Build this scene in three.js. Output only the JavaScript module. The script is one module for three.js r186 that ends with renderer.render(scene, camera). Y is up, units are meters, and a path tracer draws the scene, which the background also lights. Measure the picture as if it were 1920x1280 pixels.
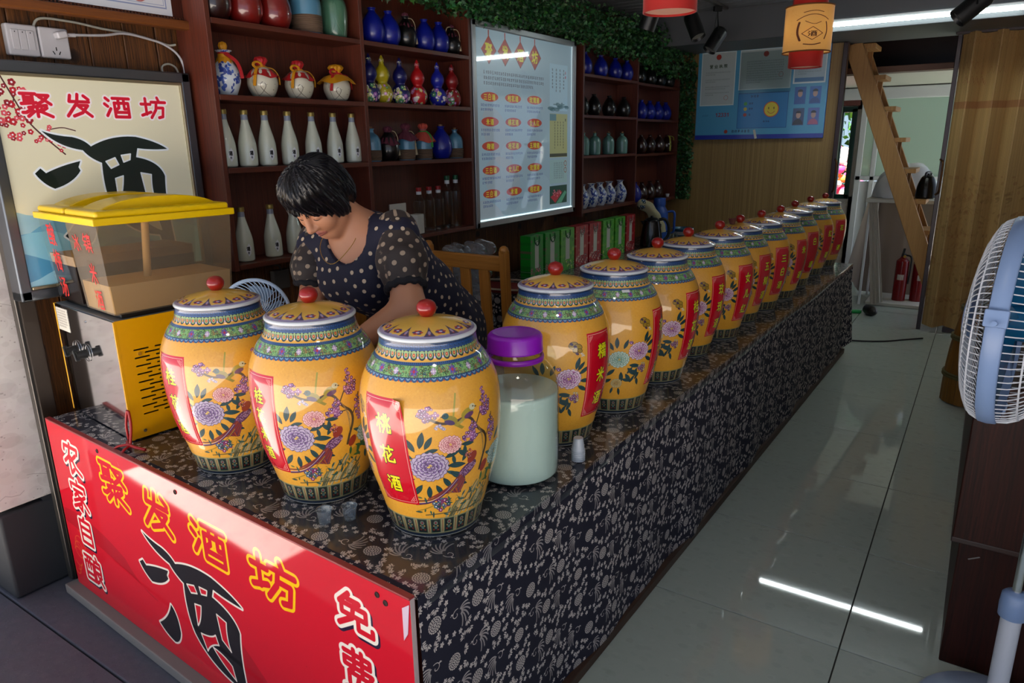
import * as THREE from 'three';
import { RoundedBoxGeometry } from 'three/addons/geometries/RoundedBoxGeometry.js';
import { mergeGeometries, mergeVertices } from 'three/addons/utils/BufferGeometryUtils.js';
import { RectAreaLightUniformsLib } from 'three/addons/lights/RectAreaLightUniformsLib.js';

// ---------- camera, light, exposure ----------
RectAreaLightUniformsLib.init();
const scene = new THREE.Scene();
const renderer = new THREE.WebGLRenderer({ antialias: true });
renderer.toneMapping = THREE.LinearToneMapping;
renderer.toneMappingExposure = 0.5;
renderer.shadowMap.enabled = true;
const camera = new THREE.PerspectiveCamera(51.57, 1.5, 0.05, 60);
{
  const m = new THREE.Matrix4().makeBasis(new THREE.Vector3(0.83514, -0.0142, -0.54985), new THREE.Vector3(-0.13757, 0.9625, -0.23382), new THREE.Vector3(0.53255, 0.27092, 0.80187));
  camera.quaternion.setFromRotationMatrix(m);
  camera.position.set(0, 1.5, 0);
}
scene.background = new THREE.Color(0.62, 0.76, 1.0);
scene.backgroundIntensity = 2.2;
scene.environment = null;
const SUN_DIR = new THREE.Vector3(0.2, 0.9, 0.33);
{
  const sun = new THREE.DirectionalLight(new THREE.Color(1, 0.9, 0.76), 88);
  sun.name = 'sun';
  sun.position.copy(SUN_DIR).multiplyScalar(12);
  sun.castShadow = true;
  sun.shadow.mapSize.set(2048, 2048);
  Object.assign(sun.shadow.camera, { left: -8, right: 8, top: 8, bottom: -8, near: 1, far: 30 });
  scene.add(sun, sun.target);
}

// ---------- helpers ----------
let seed = 7;
const rnd = () => { seed = (seed + 0x6d2b79f5) | 0; let t = Math.imul(seed ^ (seed >>> 15), 1 | seed); t = (t + Math.imul(t ^ (t >>> 7), 61 | t)) ^ t; return ((t ^ (t >>> 14)) >>> 0) / 4294967296; };
const rr = (a, b) => a + (b - a) * rnd();
const PI = Math.PI, sin = Math.sin, cos = Math.cos;
const V = (x, y, z) => new THREE.Vector3(x, y, z);
const used = new Map();
function numbered(name) {
  const n = used.get(name) || 0;
  used.set(name, n + 1);
  return n ? name + '_' + String(n).padStart(3, '0') : name;
}
function mat(color, o = {}) { return new THREE.MeshPhysicalMaterial({ color, roughness: 0.55, ...o }); }
function place(g, x = 0, y = 0, z = 0, rx = 0, ry = 0, rz = 0) {
  if (rx) g.rotateX(rx);
  if (ry) g.rotateY(ry);
  if (rz) g.rotateZ(rz);
  return g.translate(x, y, z);
}
function merge(list) {
  list = list.flat();
  if (list.length === 1) return list[0];
  return mergeGeometries(list.map((g) => {
    g = g.index ? g.toNonIndexed() : g;
    for (const k of Object.keys(g.attributes)) if (!['position', 'normal', 'uv'].includes(k)) g.deleteAttribute(k);
    return g;
  }));
}
// uv in metres from position, along the face's own plane
function metric(g, s = 1, swap = false) {
  g = g.index ? g.toNonIndexed() : g;
  const p = g.attributes.position, n = g.attributes.normal, uv = new Float32Array(p.count * 2);
  for (let i = 0; i < p.count; i += 3) {
    let ax = 0, ay = 0, az = 0;
    for (let k = 0; k < 3; k++) { ax += Math.abs(n.getX(i + k)); ay += Math.abs(n.getY(i + k)); az += Math.abs(n.getZ(i + k)); }
    for (let k = 0; k < 3; k++) {
      const x = p.getX(i + k), y = p.getY(i + k), z = p.getZ(i + k);
      let u, v;
      if (ax >= ay && ax >= az) { u = z; v = y; } else if (ay >= az) { u = x; v = z; } else { u = x; v = y; }
      if (swap) [u, v] = [v, u];
      uv[(i + k) * 2] = u / s; uv[(i + k) * 2 + 1] = v / s;
    }
  }
  g.setAttribute('uv', new THREE.BufferAttribute(uv, 2));
  return g;
}
const box = (w, h, d, x = 0, y = 0, z = 0) => new THREE.BoxGeometry(w, h, d).translate(x, y, z);
const rbox = (w, h, d, r, x = 0, y = 0, z = 0, seg = 1) => new RoundedBoxGeometry(w, h, d, seg, Math.min(r, w / 2.01, h / 2.01, d / 2.01)).translate(x, y, z);
const cyl = (r1, r2, h, x = 0, y = 0, z = 0, n = 24, open = false) => new THREE.CylinderGeometry(r1, r2, h, n, 1, open).translate(x, y, z);
const lathe = (pts, n = 40) => new THREE.LatheGeometry(pts.map((p) => new THREE.Vector2(p[0], p[1])), n);
const sphere = (r, x = 0, y = 0, z = 0, n = 20) => new THREE.SphereGeometry(r, n, Math.round(n * 0.7)).translate(x, y, z);
const tube = (pts, r, n = 24, k = 8, closed = false) => new THREE.TubeGeometry(new THREE.CatmullRomCurve3(pts.map((p) => V(...p)), closed), n, r, k, closed);
const torus = (R, r, k = 8, n = 32, arc = PI * 2) => new THREE.TorusGeometry(R, r, k, n, arc);
function bar(a, b, r, n = 10) {
  const d = V(...b).sub(V(...a)), g = new THREE.CylinderGeometry(r, r, d.length(), n);
  g.applyQuaternion(new THREE.Quaternion().setFromUnitVectors(V(0, 1, 0), d.normalize()));
  return g.translate((a[0] + b[0]) / 2, (a[1] + b[1]) / 2, (a[2] + b[2]) / 2);
}
// squared beam between two points, w across, d thick
function beam(a, b, w, d, roll = 0) {
  const v = V(...b).sub(V(...a)), g = new RoundedBoxGeometry(w, v.length(), d, 1, Math.min(w, d) * 0.12);
  if (roll) g.rotateY(roll);
  g.applyQuaternion(new THREE.Quaternion().setFromUnitVectors(V(0, 1, 0), v.normalize()));
  return g.translate((a[0] + b[0]) / 2, (a[1] + b[1]) / 2, (a[2] + b[2]) / 2);
}
function extrude(pts, depth, bevel = 0) {
  const s = new THREE.Shape(pts.map((p) => new THREE.Vector2(p[0], p[1])));
  return new THREE.ExtrudeGeometry(s, { depth, bevelEnabled: bevel > 0, bevelSize: bevel, bevelThickness: bevel, bevelSegments: 1 });
}
function mesh(g, m) { const o = new THREE.Mesh(g, m); o.castShadow = o.receiveShadow = true; return o; }
function thing(name, label, category, pos = [0, 0, 0], turn = 0, group) {
  const o = new THREE.Group();
  o.name = numbered(name);
  o.position.set(...pos);
  o.rotation.y = turn;
  o.userData = { label, category };
  if (group) o.userData.group = group;
  scene.add(o);
  return o;
}
function part(parent, name, g, m, label) {
  const o = mesh(Array.isArray(g) ? merge(g) : g, m);
  o.name = name;
  if (label) o.userData.label = label;
  parent.add(o);
  return o;
}
function solo(name, label, category, g, m, pos = [0, 0, 0], turn = 0, group) {
  const o = mesh(Array.isArray(g) ? merge(g) : g, m);
  o.name = numbered(name);
  o.position.set(...pos);
  o.rotation.y = turn;
  o.userData = { label, category };
  if (group) o.userData.group = group;
  scene.add(o);
  return o;
}
function struct(name, g, m, parent) {
  const o = mesh(Array.isArray(g) ? merge(g) : g, m);
  o.name = parent ? name : numbered(name);
  if (!parent) o.userData.kind = 'structure';
  (parent || scene).add(o);
  return o;
}
function copy(root, pos, turn, label, group) {
  const r = root.clone();
  r.name = numbered(root.name.replace(/_\d{3}$/, ''));
  r.position.set(...pos);
  r.rotation.y = turn;
  r.userData = { ...root.userData, label };
  if (group) r.userData.group = group;
  scene.add(r);
  return r;
}
// ---------- textures ----------
function canvasTex(w, h, draw, o = {}) {
  const c = document.createElement('canvas');
  c.width = w; c.height = h;
  const g = c.getContext('2d');
  draw(g, w, h);
  const t = new THREE.CanvasTexture(c);
  if (!o.data) t.colorSpace = THREE.SRGBColorSpace;
  t.wrapS = t.wrapT = o.clamp ? THREE.ClampToEdgeWrapping : THREE.RepeatWrapping;
  if (o.repeat) t.repeat.set(...o.repeat);
  return t;
}
const fill = (g, c, x, y, w, h) => { g.fillStyle = c; g.fillRect(x, y, w, h); };
function speckle(g, w, h, n, colors, r0, r1, a0 = 0.1, a1 = 0.4) {
  for (let i = 0; i < n; i++) {
    g.globalAlpha = rr(a0, a1);
    g.fillStyle = colors[Math.floor(rnd() * colors.length)];
    const x = rnd() * w, y = rnd() * h, r = rr(r0, r1);
    for (const dx of [-w, 0, w]) for (const dy of [-h, 0, h]) if (x + dx > -r && x + dx < w + r && y + dy > -r && y + dy < h + r) { g.beginPath(); g.ellipse(x + dx, y + dy, r, r * rr(0.5, 1), 0, 0, 7); g.fill(); }
  }
  g.globalAlpha = 1;
}
// vertical wood grain
function grain(g, w, h, base, darks, n, a0, a1, wob = 4) {
  fill(g, base, 0, 0, w, h);
  for (let i = 0; i < n; i++) {
    const x = rnd() * w, ph = rnd() * 7, f = Math.floor(rr(1, 4)), len = rr(0.15, 1) * h, y0 = rnd() * h, am = rr(0, wob);
    g.globalAlpha = rr(a0, a1);
    g.strokeStyle = darks[Math.floor(rnd() * darks.length)];
    g.lineWidth = rr(0.6, 2.6);
    for (const dx of [-w, 0, w]) for (const dy of [-h, 0]) {
      g.beginPath();
      for (let k = 0; k <= 14; k++) { const y = y0 + (len * k) / 14; const xx = x + dx + am * sin(ph + (f * 2 * PI * y) / h); k ? g.lineTo(xx, y + dy) : g.moveTo(xx, y + dy); }
      g.stroke();
    }
  }
  g.globalAlpha = 1;
}
// Chinese characters as brush strokes on a 20 x 20 grid: points "x,y", strokes parted by ";"
const WATER = '2,3 4,5;1,8 3,10;2,18 5,12;', WINE_L = '1,3 10,3;1,7 10,7;1,7 1,19;10,7 10,19;1,19 10,19;4,3 4,11;7,3 7,11;1,15 10,15;', TREE = '1,6 9,6;5,1 5,20;5,7 1,14;5,8 9,12;', RICE_L = '5,1 5,20;1,8 9,8;2,3 4,6;8,3 6,6;5,9 1,16;5,9 9,14;', KING = '1,3 9,3;1,9 9,9;1,17 9,15;5,3 5,16;', GOOD = '15,1 16,3;12,4 19,4;12,4 12,19 15,17;19,4 19,11 12,11;12,7 19,7;19,13 16,15;14,12 20,19';
const GLYPH = {
  酒: WATER + '7,3 19,3;8,7 18,7;8,7 8,19;18,7 18,19;8,19 18,19;11,3 11,11 9,13;15,3 15,12 17,12;8,15 18,15',
  坊: '1,7 8,7;4.5,2 4.5,16;1,17 8,14;14,1 15,4;9,5 20,5;13,5 12,12 8,19;12.5,10 18,10 17,18 14,19',
  发: '5,2 4,7 17,7;10,1 9,8 2,19;9,10 16,10 12,16 6,19;10,11 18,19;14,2 17,5',
  聚: '1,2 10,2;3,2 3,9;8,2 8,10;3,5 8,5;3,7 8,7;1,10 10,9;11,3 18,3 15,7 11,10;12,4 19,10;16,11 5,13;10,12 10,20;7,14 3,17 1,17;8,16 4,20;13,14 11,16;16,13 12,16 19,20',
  农: '2,6 3,3 18,3 17,6;10,1 7,9 1,13;7,9 7,19 11,16;15,7 9,11;9,9 13,15 19,18',
  家: '10,0 10,2;2,6 2,3 18,3 18,6;5,7 15,7;10,7 5,11;9,9 12,14 11,20 8,18;10,12 3,15;11,15 2,19;17,9 12,12;12,11 19,18',
  自: '10,0 8,3;4,3 4,19;4,3 16,3 16,19;4,8 16,8;4,13 16,13;4,19 16,19',
  酿: WINE_L + GOOD,
  免: '8,1 3,7;7,4 13,4 10,7;4,7 4,12;4,7 16,7 16,12;4,12 16,12;10,7 9,13 2,19;12,12 12,18 19,18 19,15',
  费: '3,3 16,3 16,6;3,6 16,6;3,6 3,9 17,9 16,11;8,1 8,9 5,12;12,1 12,12;5,12 5,17;5,12 15,12 15,17;10,13 9,17 3,20;11,17 17,20',
  酸: WINE_L + '15,1 12,6 19,6;18,3 20,7;14,8 12,11;17,8 19,11;15,10 12,15;14,12 19,12 14,20 11,20;14,14 20,20',
  梅: TREE + '12,1 10,5;11,4 20,4;12,7 11,18 18,18;12,7 19,7 18,20;9,12 20,12;15,8 16,11;14,13 15,16',
  汤: WATER + '8,3 17,3 9,9 19,9 18,18 15,19;12,10 7,16;16,10 8,20',
  冰: '2,3 5,6;1,18 5,11;12,1 12,20 9,18;7,7 11,7 6,16;18,4 13,9;13,8 20,18',
  镇: '5,1 1,8;4,4 9,4;3,9 9,9;1,13 9,13;5,9 5,18 9,15;10,3 20,3;15,1 14,5;12,5 12,15;12,5 19,5 19,15;12,8 19,8;12,11 19,11;9,15 20,15;13,16 10,20;17,16 20,20',
  米: '10,1 10,20;1,9 19,9;4,3 7,7;16,3 13,7;10,10 2,18;10,10 18,18',
  桂: TREE + '15,1 15,9;11,4 19,4;10,9 20,9;15,10 15,19;11,14 19,14;10,19 20,19',
  花: '1,4 19,4;6,1 6,7;14,1 14,7;7,8 2,14;5,12 5,20;16,9 9,15;10,8 10,18 19,18 19,15',
  桃: TREE + '13,1 13,13 9,20;16,1 16,19 20,19 20,16;10,4 12,8;9,14 13,11;20,4 17,8;17,10 20,13',
  糯: RICE_L + '11,2 19,2;10,8 10,5 20,5 20,8;15,2 15,9;12,7 13,7;17,7 18,7;10,11 20,11;15,11 14,14;11,14 11,20;11,14 20,14 20,20;14,14 14,19;17,14 17,19',
  玫: KING + '14,1 10,9;12,5 20,5;18,5 15,14 9,20;11,8 15,15 20,20',
  瑰: KING + '15,1 14,3;11,3 11,11;11,3 19,3 19,11;11,7 19,7;11,11 19,11;15,3 13,14 9,20;16,11 16,19 20,19;18,13 17,16 20,16',
  女: '9,1 4,13 17,20;14,7 11,15 3,20;1,7 19,7',
  儿: '7,3 6,13 2,19;12,2 12,18 19,18 19,14',
  红: '6,1 2,7 6,7;7,6 1,13 8,12;1,18 8,16;10,4 19,4;14,4 14,18;9,18 20,18',
  五: '3,3 17,3;10,3 7,18;4,10 15,10 14,18;1,18 19,18',
  粮: RICE_L + GOOD,
  三: '3,4 17,4;4,11 16,11;1,18 19,18',
  白: '10,0 8,4;4,4 4,19;4,4 16,4 16,19;4,11 16,11;4,19 16,19',
  食: '10,0 1,8;10,1 19,8;9,5 11,7;5,8 15,8 15,14 5,14;5,11 15,11;5,8 5,19 9,17;9,14 17,20;16,15 12,17',
  品: '6,1 14,1 14,8 6,8 6,1;1,11 8,11 8,19 1,19 1,11;12,11 19,11 19,19 12,19 12,11',
  安: '10,0 10,2;2,6 2,3 18,3 18,6;9,6 5,14 16,20;14,10 11,16 3,20;1,11 19,11',
  全: '10,0 1,9;10,1 19,9;5,10 15,10;5,14 15,14;1,19 19,19;10,10 10,19',
  监: '4,2 4,9;8,1 8,10;13,1 11,6;13,3 19,3;14,5 17,8;4,12 4,19;4,12 16,12 16,19;8,12 8,19;12,12 12,19;1,19 19,19',
  督: '5,1 5,9;5,3 9,3;1,5 9,5;3,7 2,9;7,7 9,9;11,3 19,3 12,10;12,4 19,10;5,11 5,20 15,20 15,11 5,11;5,14 15,14;5,17 15,17',
  信: '6,1 1,10;4,7 4,20;13,1 14,3;8,4 20,4;10,8 18,8;10,11 18,11;10,14 10,20 18,20 18,14 10,14',
  息: '10,0 8,2;5,2 5,12 15,12 15,2 5,2;5,5 15,5;5,9 15,9;3,15 2,19;6,14 7,19 14,19 14,17;10,14 11,16;17,14 19,18',
  营: '1,3 19,3;6,1 6,5;14,1 14,5;2,9 2,7 18,7 18,9;6,10 14,10 14,13 6,13 6,10;4,15 16,15 16,20 4,20 4,15',
  业: '7,2 7,18;13,2 13,18;2,6 5,14;18,6 15,14;1,19 19,19',
  执: '1,6 9,6;5,1 5,18 3,17;1,13 9,10;10,6 17,6 17,18 20,18;13,1 13,8 8,19;11,10 15,14',
  照: '2,2 8,2 8,12 2,12 2,2;2,7 8,7;10,2 18,2 17,7;13,2 10,8;11,8 18,8 18,13 11,13 11,8;2,16 1,19;7,16 8,19;12,16 13,19;17,16 19,19',
};
const strokes = {};
for (const k in GLYPH) strokes[k] = GLYPH[k].split(';').map((s) => s.trim().split(' ').map((p) => p.split(',').map(Number)));
// one character in the box x, y, w, h; passes = [[line width in box fractions, colour, dx, dy], ...]
function glyph(g, ch, x, y, w, h, passes) {
  g.lineCap = g.lineJoin = 'round';
  for (const [lw, color, dx = 0, dy = 0] of passes) {
    g.strokeStyle = color;
    g.lineWidth = lw * w;
    for (const s of strokes[ch]) {
      g.beginPath();
      s.forEach(([px, py], i) => { const X = x + dx + (px / 20) * w, Y = y + dy + (py / 20) * h; i ? g.lineTo(X, Y) : g.moveTo(X, Y); });
      g.stroke();
    }
  }
}
// small print too fine to read in the photograph
function finePrint(g, x, y, w, h, s, color, lineGap = 1.45) {
  g.fillStyle = color;
  for (let yy = y; yy + s <= y + h; yy += s * lineGap) {
    const end = yy + s * lineGap + s > y + h ? rr(0.3, 0.9) * w : w;
    for (let xx = x; xx + s * 0.9 <= x + end; xx += s * 1.08) {
      for (let k = 0; k < 3; k++) g.fillRect(xx + rnd() * s * 0.15, yy + (k + rnd() * 0.4) * s * 0.32, s * rr(0.5, 0.85), s * 0.13);
      for (let k = 0; k < 2; k++) g.fillRect(xx + rr(0.1, 0.75) * s, yy + rnd() * s * 0.2, s * 0.13, s * rr(0.5, 0.9));
    }
  }
}
// the big brush character for wine, box 100 x 130
function bigWine(g, x, y, w, h, ink, edge, ew, bg) {
  const P = (d) => {
    const p = new Path2D();
    for (const c of d) {
      const q = c.slice(1).map((v, i) => (i % 2 ? y + (v / 130) * h : x + (v / 100) * w));
      c[0] === 'M' ? p.moveTo(...q) : c[0] === 'L' ? p.lineTo(...q) : c[0] === 'Q' ? p.quadraticCurveTo(...q) : p.closePath();
    }
    return p;
  };
  const parts = [
    P([['M', 11, 1], ['Q', 18, 5, 30, 6], ['Q', 38, 8, 42, 14], ['Q', 58, 4, 76, 6], ['Q', 92, 10, 100, 17], ['Q', 88, 18, 76, 16], ['L', 74, 24], ['Q', 92, 28, 95, 42], ['Q', 93, 60, 94, 78], ['L', 97, 128], ['Q', 86, 112, 84, 96], ['Q', 62, 92, 52, 72], ['Q', 46, 56, 48, 28], ['Q', 40, 24, 36, 17], ['Q', 20, 14, 11, 1], ['Z']]),
    P([['M', 2, 35], ['L', 6, 31], ['L', 9, 35], ['Q', 20, 29, 33, 26], ['L', 31, 31], ['L', 32, 34], ['Q', 26, 44, 13, 48], ['Q', 6, 44, 2, 35], ['Z']]),
    P([['M', 14, 88], ['Q', 26, 76, 30, 60], ['Q', 36, 66, 36, 84], ['Q', 34, 96, 28, 98], ['Q', 20, 96, 14, 88], ['Z']]),
  ];
  g.lineJoin = 'round';
  for (const p of parts) { g.strokeStyle = edge; g.lineWidth = ew; g.stroke(p); }
  for (const p of parts) { g.fillStyle = ink; g.fill(p); }
  const holes = [
    P([['M', 51, 27], ['L', 58, 24], ['L', 60, 30], ['L', 54, 33], ['Z']]), P([['M', 63, 22], ['L', 70, 21], ['L', 69, 26], ['L', 64, 28], ['Z']]),
    P([['M', 56, 42], ['L', 62, 40], ['Q', 60, 56, 56, 62], ['Z']]), P([['M', 76, 38], ['L', 84, 40], ['Q', 82, 56, 85, 66], ['L', 78, 60], ['Z']]),
    P([['M', 58, 68], ['Q', 68, 66, 72, 60], ['L', 74, 68], ['Q', 66, 72, 62, 82], ['Z']]), P([['M', 68, 74], ['Q', 78, 74, 84, 80], ['L', 86, 92], ['Q', 74, 84, 68, 74], ['Z']]),
  ];
  for (const p of holes) { g.fillStyle = bg; g.fill(p); g.strokeStyle = edge; g.lineWidth = ew * 0.4; g.stroke(p); }
}
// leaves, peonies, plum blossom for the jar print
function leaf(g, x, y, a, l, w, c1, c2) {
  g.save(); g.translate(x, y); g.rotate(a);
  g.beginPath(); g.moveTo(0, 0); g.quadraticCurveTo(l * 0.45, -w, l, 0); g.quadraticCurveTo(l * 0.45, w, 0, 0);
  g.fillStyle = c1; g.fill(); g.strokeStyle = c2; g.lineWidth = Math.max(1, l * 0.04); g.stroke();
  g.beginPath(); g.moveTo(0, 0); g.lineTo(l * 0.9, 0); g.stroke(); g.restore();
}
function peony(g, x, y, r, cols, edge) {
  for (let ring = 0; ring < 5; ring++) {
    const n = [11, 10, 8, 6, 4][ring], R = r * (1 - ring * 0.19);
    for (let i = 0; i < n; i++) {
      const a = (i / n) * 2 * PI + ring * 0.5 + rr(-0.2, 0.2), w = rr(0.85, 1.15), px = x + cos(a) * R * 0.62, py = y + sin(a) * R * 0.52;
      g.save(); g.translate(px, py); g.rotate(a + PI / 2);
      g.fillStyle = cols[0]; g.strokeStyle = edge; g.lineWidth = Math.max(1, r * 0.022);
      g.beginPath(); g.moveTo(0, R * 0.4); g.bezierCurveTo(-R * 0.42 * w, R * 0.2, -R * 0.4 * w, -R * 0.34, -R * 0.12, -R * 0.36); g.quadraticCurveTo(0, -R * 0.24, R * 0.1, -R * 0.37); g.bezierCurveTo(R * 0.42 * w, -R * 0.3, R * 0.42 * w, R * 0.2, 0, R * 0.4); g.fill(); g.stroke();
      for (let k = 1; k < 3; k++) { g.fillStyle = cols[k]; const q = 1 - k * 0.26; g.beginPath(); g.ellipse(0, R * (0.02 + 0.03 * k), R * 0.36 * q, R * 0.34 * q, 0, 0, 7); g.fill(); }
      g.strokeStyle = cols[0]; g.lineWidth = 0.8; for (let k = -2; k < 3; k++) { g.beginPath(); g.moveTo(k * R * 0.03, R * 0.3); g.lineTo(k * R * 0.08, -R * 0.16); g.stroke(); }
      g.restore();
    }
  }
  g.fillStyle = '#d9b84a';
  for (let i = 0; i < 9; i++) { g.beginPath(); g.arc(x + rr(-0.12, 0.12) * r, y + rr(-0.12, 0.12) * r, r * 0.035, 0, 7); g.fill(); }
}
function blossoms(g, x, y, rx, ry, n, s, cols) {
  for (let i = 0; i < n; i++) {
    const a = rnd() * 7, q = Math.sqrt(rnd()), cx = x + cos(a) * q * rx, cy = y + sin(a) * q * ry, r = s * rr(0.7, 1.2);
    g.fillStyle = cols[Math.floor(rnd() * cols.length)];
    for (let k = 0; k < 5; k++) { g.beginPath(); g.arc(cx + cos(k * 1.257) * r * 0.6, cy + sin(k * 1.257) * r * 0.6, r * 0.5, 0, 7); g.fill(); }
    g.fillStyle = '#f3e6ee'; g.beginPath(); g.arc(cx, cy, r * 0.32, 0, 7); g.fill();
  }
}
function curveLine(g, pts, w, color) {
  g.strokeStyle = color; g.lineWidth = w; g.lineCap = g.lineJoin = 'round'; g.beginPath();
  pts.forEach((p, i) => { if (!i) g.moveTo(...p); else if (i < pts.length - 1) g.quadraticCurveTo(p[0], p[1], (p[0] + pts[i + 1][0]) / 2, (p[1] + pts[i + 1][1]) / 2); else g.lineTo(...p); });
  g.stroke();
}
function bird(g, x, y, s, dir, body, belly, head) {
  g.save(); g.translate(x, y); g.scale(dir * s, s);
  g.fillStyle = body; g.beginPath(); g.ellipse(0, 0, 16, 11, -0.5, 0, 7); g.fill();
  g.beginPath(); g.moveTo(-8, 4); g.lineTo(-30, 22); g.lineTo(-24, 26); g.lineTo(-2, 10); g.fill();
  g.fillStyle = belly; g.beginPath(); g.ellipse(3, 5, 12, 6, -0.4, 0, 7); g.fill();
  g.fillStyle = head; g.beginPath(); g.arc(12, -12, 7.5, 0, 7); g.fill();
  g.fillStyle = '#222'; g.beginPath(); g.arc(14, -13, 1.8, 0, 7); g.fill();
  g.beginPath(); g.moveTo(18, -13); g.lineTo(24, -11); g.lineTo(18, -9); g.fill(); g.restore();
}
const JH = 0.452;
const T = {};
T.jar = canvasTex(2048, 1024, (g, W, H) => {
  const Y = (y) => H - (y / JH) * H, X = (deg) => ((((deg - 2) % 360) + 360) % 360) / 360 * W;
  fill(g, '#dd9f2b', 0, 0, W, H);
  for (let i = 0; i < 26000; i++) { g.globalAlpha = rr(0.12, 0.4); g.strokeStyle = rnd() < 0.6 ? '#b97a18' : '#f2c35c'; g.lineWidth = 1.3; const x = rnd() * W, y = rnd() * H; g.beginPath(); g.arc(x, y, rr(2, 4), rnd() * 6, rnd() * 6 + 2); g.stroke(); }
  g.globalAlpha = 1;
  // motif A, right of the label: two birds on a plum branch, purple and pink peonies, pheasant, rock
  const P = (deg, y) => [X(deg), Y(y)], plum = ['#7d3f7c', '#5f2868', '#9c5a94', '#4c2058'], lf = ['#123f42', '#0a2a30'], bark = '#3f2e1e';
  for (const [x, y, a, l] of [[60, 0.17, 3.6, 60], [88, 0.2, 0.4, 60], [96, 0.16, 0.8, 60], [100, 0.22, 5.4, 70], [106, 0.19, 0.2, 70], [104, 0.13, 1.2, 60]]) leaf(g, ...P(x, y), a, l, l * 0.3, '#2f5a5c', '#16393c');
  peony(g, ...P(104, 0.185), 74, ['#b4c4b8', '#7fa098', '#3f6a66'], '#2f5450');
  curveLine(g, [P(39, 0.305), P(45, 0.294), P(52, 0.292), P(58, 0.293), P(66, 0.3), P(72, 0.295), P(76, 0.275), P(80, 0.262), P(86, 0.25), P(88, 0.225), P(84, 0.19), P(82, 0.165)], 13, bark);
  curveLine(g, [P(76, 0.275), P(80, 0.3), P(84, 0.315), P(86, 0.345)], 6, bark); curveLine(g, [P(87, 0.24), P(92, 0.262), P(94, 0.29)], 6, bark); curveLine(g, [P(84, 0.255), P(76, 0.252), P(70, 0.258)], 6, bark); curveLine(g, [P(39, 0.3), P(34, 0.318)], 4, bark);
  for (let k = 0; k < 5; k++) curveLine(g, [P(74 + k * 2, 0.29 - k * 0.008), P(79 + k * 1.5, 0.268 - k * 0.008), P(84, 0.24 - k * 0.012)], 2, '#8a7048');
  blossoms(g, ...P(37, 0.314), 46, 34, 46, 7.5, plum); blossoms(g, ...P(86, 0.312), 34, 52, 46, 7.5, plum); blossoms(g, ...P(71, 0.254), 36, 34, 42, 7.5, plum); blossoms(g, ...P(94, 0.255), 24, 70, 40, 7.5, plum); blossoms(g, ...P(74, 0.276), 20, 24, 14, 7, plum); blossoms(g, ...P(47, 0.285), 24, 14, 12, 7, ['#8f88a4', '#b2a4b8']); blossoms(g, ...P(86, 0.345), 10, 26, 10, 6, plum);
  bird(g, ...P(55, 0.298), 2.0, -1, '#8a7c18', '#3f2458', '#104a50'); curveLine(g, [P(57, 0.306), P(58, 0.325), P(60, 0.352)], 8, '#9c9420');
  bird(g, ...P(69, 0.307), 2.1, 1, '#9c8a18', '#5c3058', '#c4be98');
  // peonies with dense blue-green leaves
  for (const [x, y, a, l] of [[26, 0.232, 4.2, 74], [30, 0.24, 4.9, 84], [34, 0.238, 5.2, 70], [24, 0.215, 3.6, 70], [52, 0.195, 0.1, 84], [54, 0.178, 0.6, 90], [50, 0.215, 5.8, 80], [48, 0.165, 1, 76], [30, 0.15, 2.2, 80], [36, 0.146, 1.6, 76], [24, 0.165, 2.9, 66], [42, 0.148, 1.1, 72], [44, 0.236, 2.9, 60], [48, 0.222, 1.9, 64], [60, 0.228, 0.7, 70], [63, 0.24, 0.1, 62], [56, 0.218, 1.4, 50], [64, 0.2, 5.2, 56], [66, 0.212, 4.7, 56], [60, 0.15, 0.4, 60], [58, 0.14, 0.9, 60]]) leaf(g, ...P(x, y), a, l, l * 0.32, ...lf);
  peony(g, ...P(37, 0.195), 92, ['#b4a4bc', '#6f5088', '#3c2152'], '#2f1a44');
  peony(g, ...P(54, 0.244), 54, ['#e4b4b0', '#c8747a', '#9c3a48'], '#7c2c38');
  // pheasant with long tail
  g.fillStyle = '#54284f'; g.save(); g.translate(...P(69, 0.176)); g.rotate(-0.7); g.beginPath(); g.ellipse(0, 0, 58, 27, 0, 0, 7); g.fill(); g.fillStyle = '#b993b4'; for (let i = 0; i < 90; i++) { g.beginPath(); g.arc(rr(-48, 48), rr(-18, 18), 2.2, 0, 7); g.fill(); } g.restore();
  g.fillStyle = '#8c2c1c'; g.beginPath(); g.ellipse(...P(73, 0.203), 22, 34, 0.5, 0, 7); g.fill(); blossoms(g, ...P(70, 0.214), 18, 22, 12, 6, ['#7a221c', '#b04a2a']);
  for (let i = 0; i < 16; i++) curveLine(g, [P(63 + i * 0.3, 0.165 - i * 0.001), P(54 + i * 0.6, 0.14 - i * 0.002), P(34 + i * 1.8, 0.112 + i * 0.0015)], rr(4, 8), ['#8c3218', '#6a1c2c', '#a04a1c', '#54284f'][i % 4]);
  for (const [w, c, dy] of [[11, '#4c1f4c', 0], [8, '#6a2a2c', 0.006], [6, '#9c7a1c', -0.012], [3, '#c4b0c4', 0.002]]) curveLine(g, [P(60, 0.155 + dy), P(52, 0.128 + dy), P(38, 0.102 + dy), P(22, 0.096 + dy * 1.6)], w, c);
  g.fillStyle = '#b48a1c'; g.beginPath(); g.ellipse(...P(88, 0.135), 48, 26, -0.8, 0, 7); g.fill(); g.fillStyle = '#8c2418'; g.beginPath(); g.ellipse(...P(87, 0.17), 20, 34, 0.4, 0, 7); g.fill();
  for (let i = 0; i < 8; i++) leaf(g, ...P(rr(84, 98), rr(0.12, 0.16)), rr(0, 6), 50, 13, '#3f6a34', '#1f4a2c');
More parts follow.
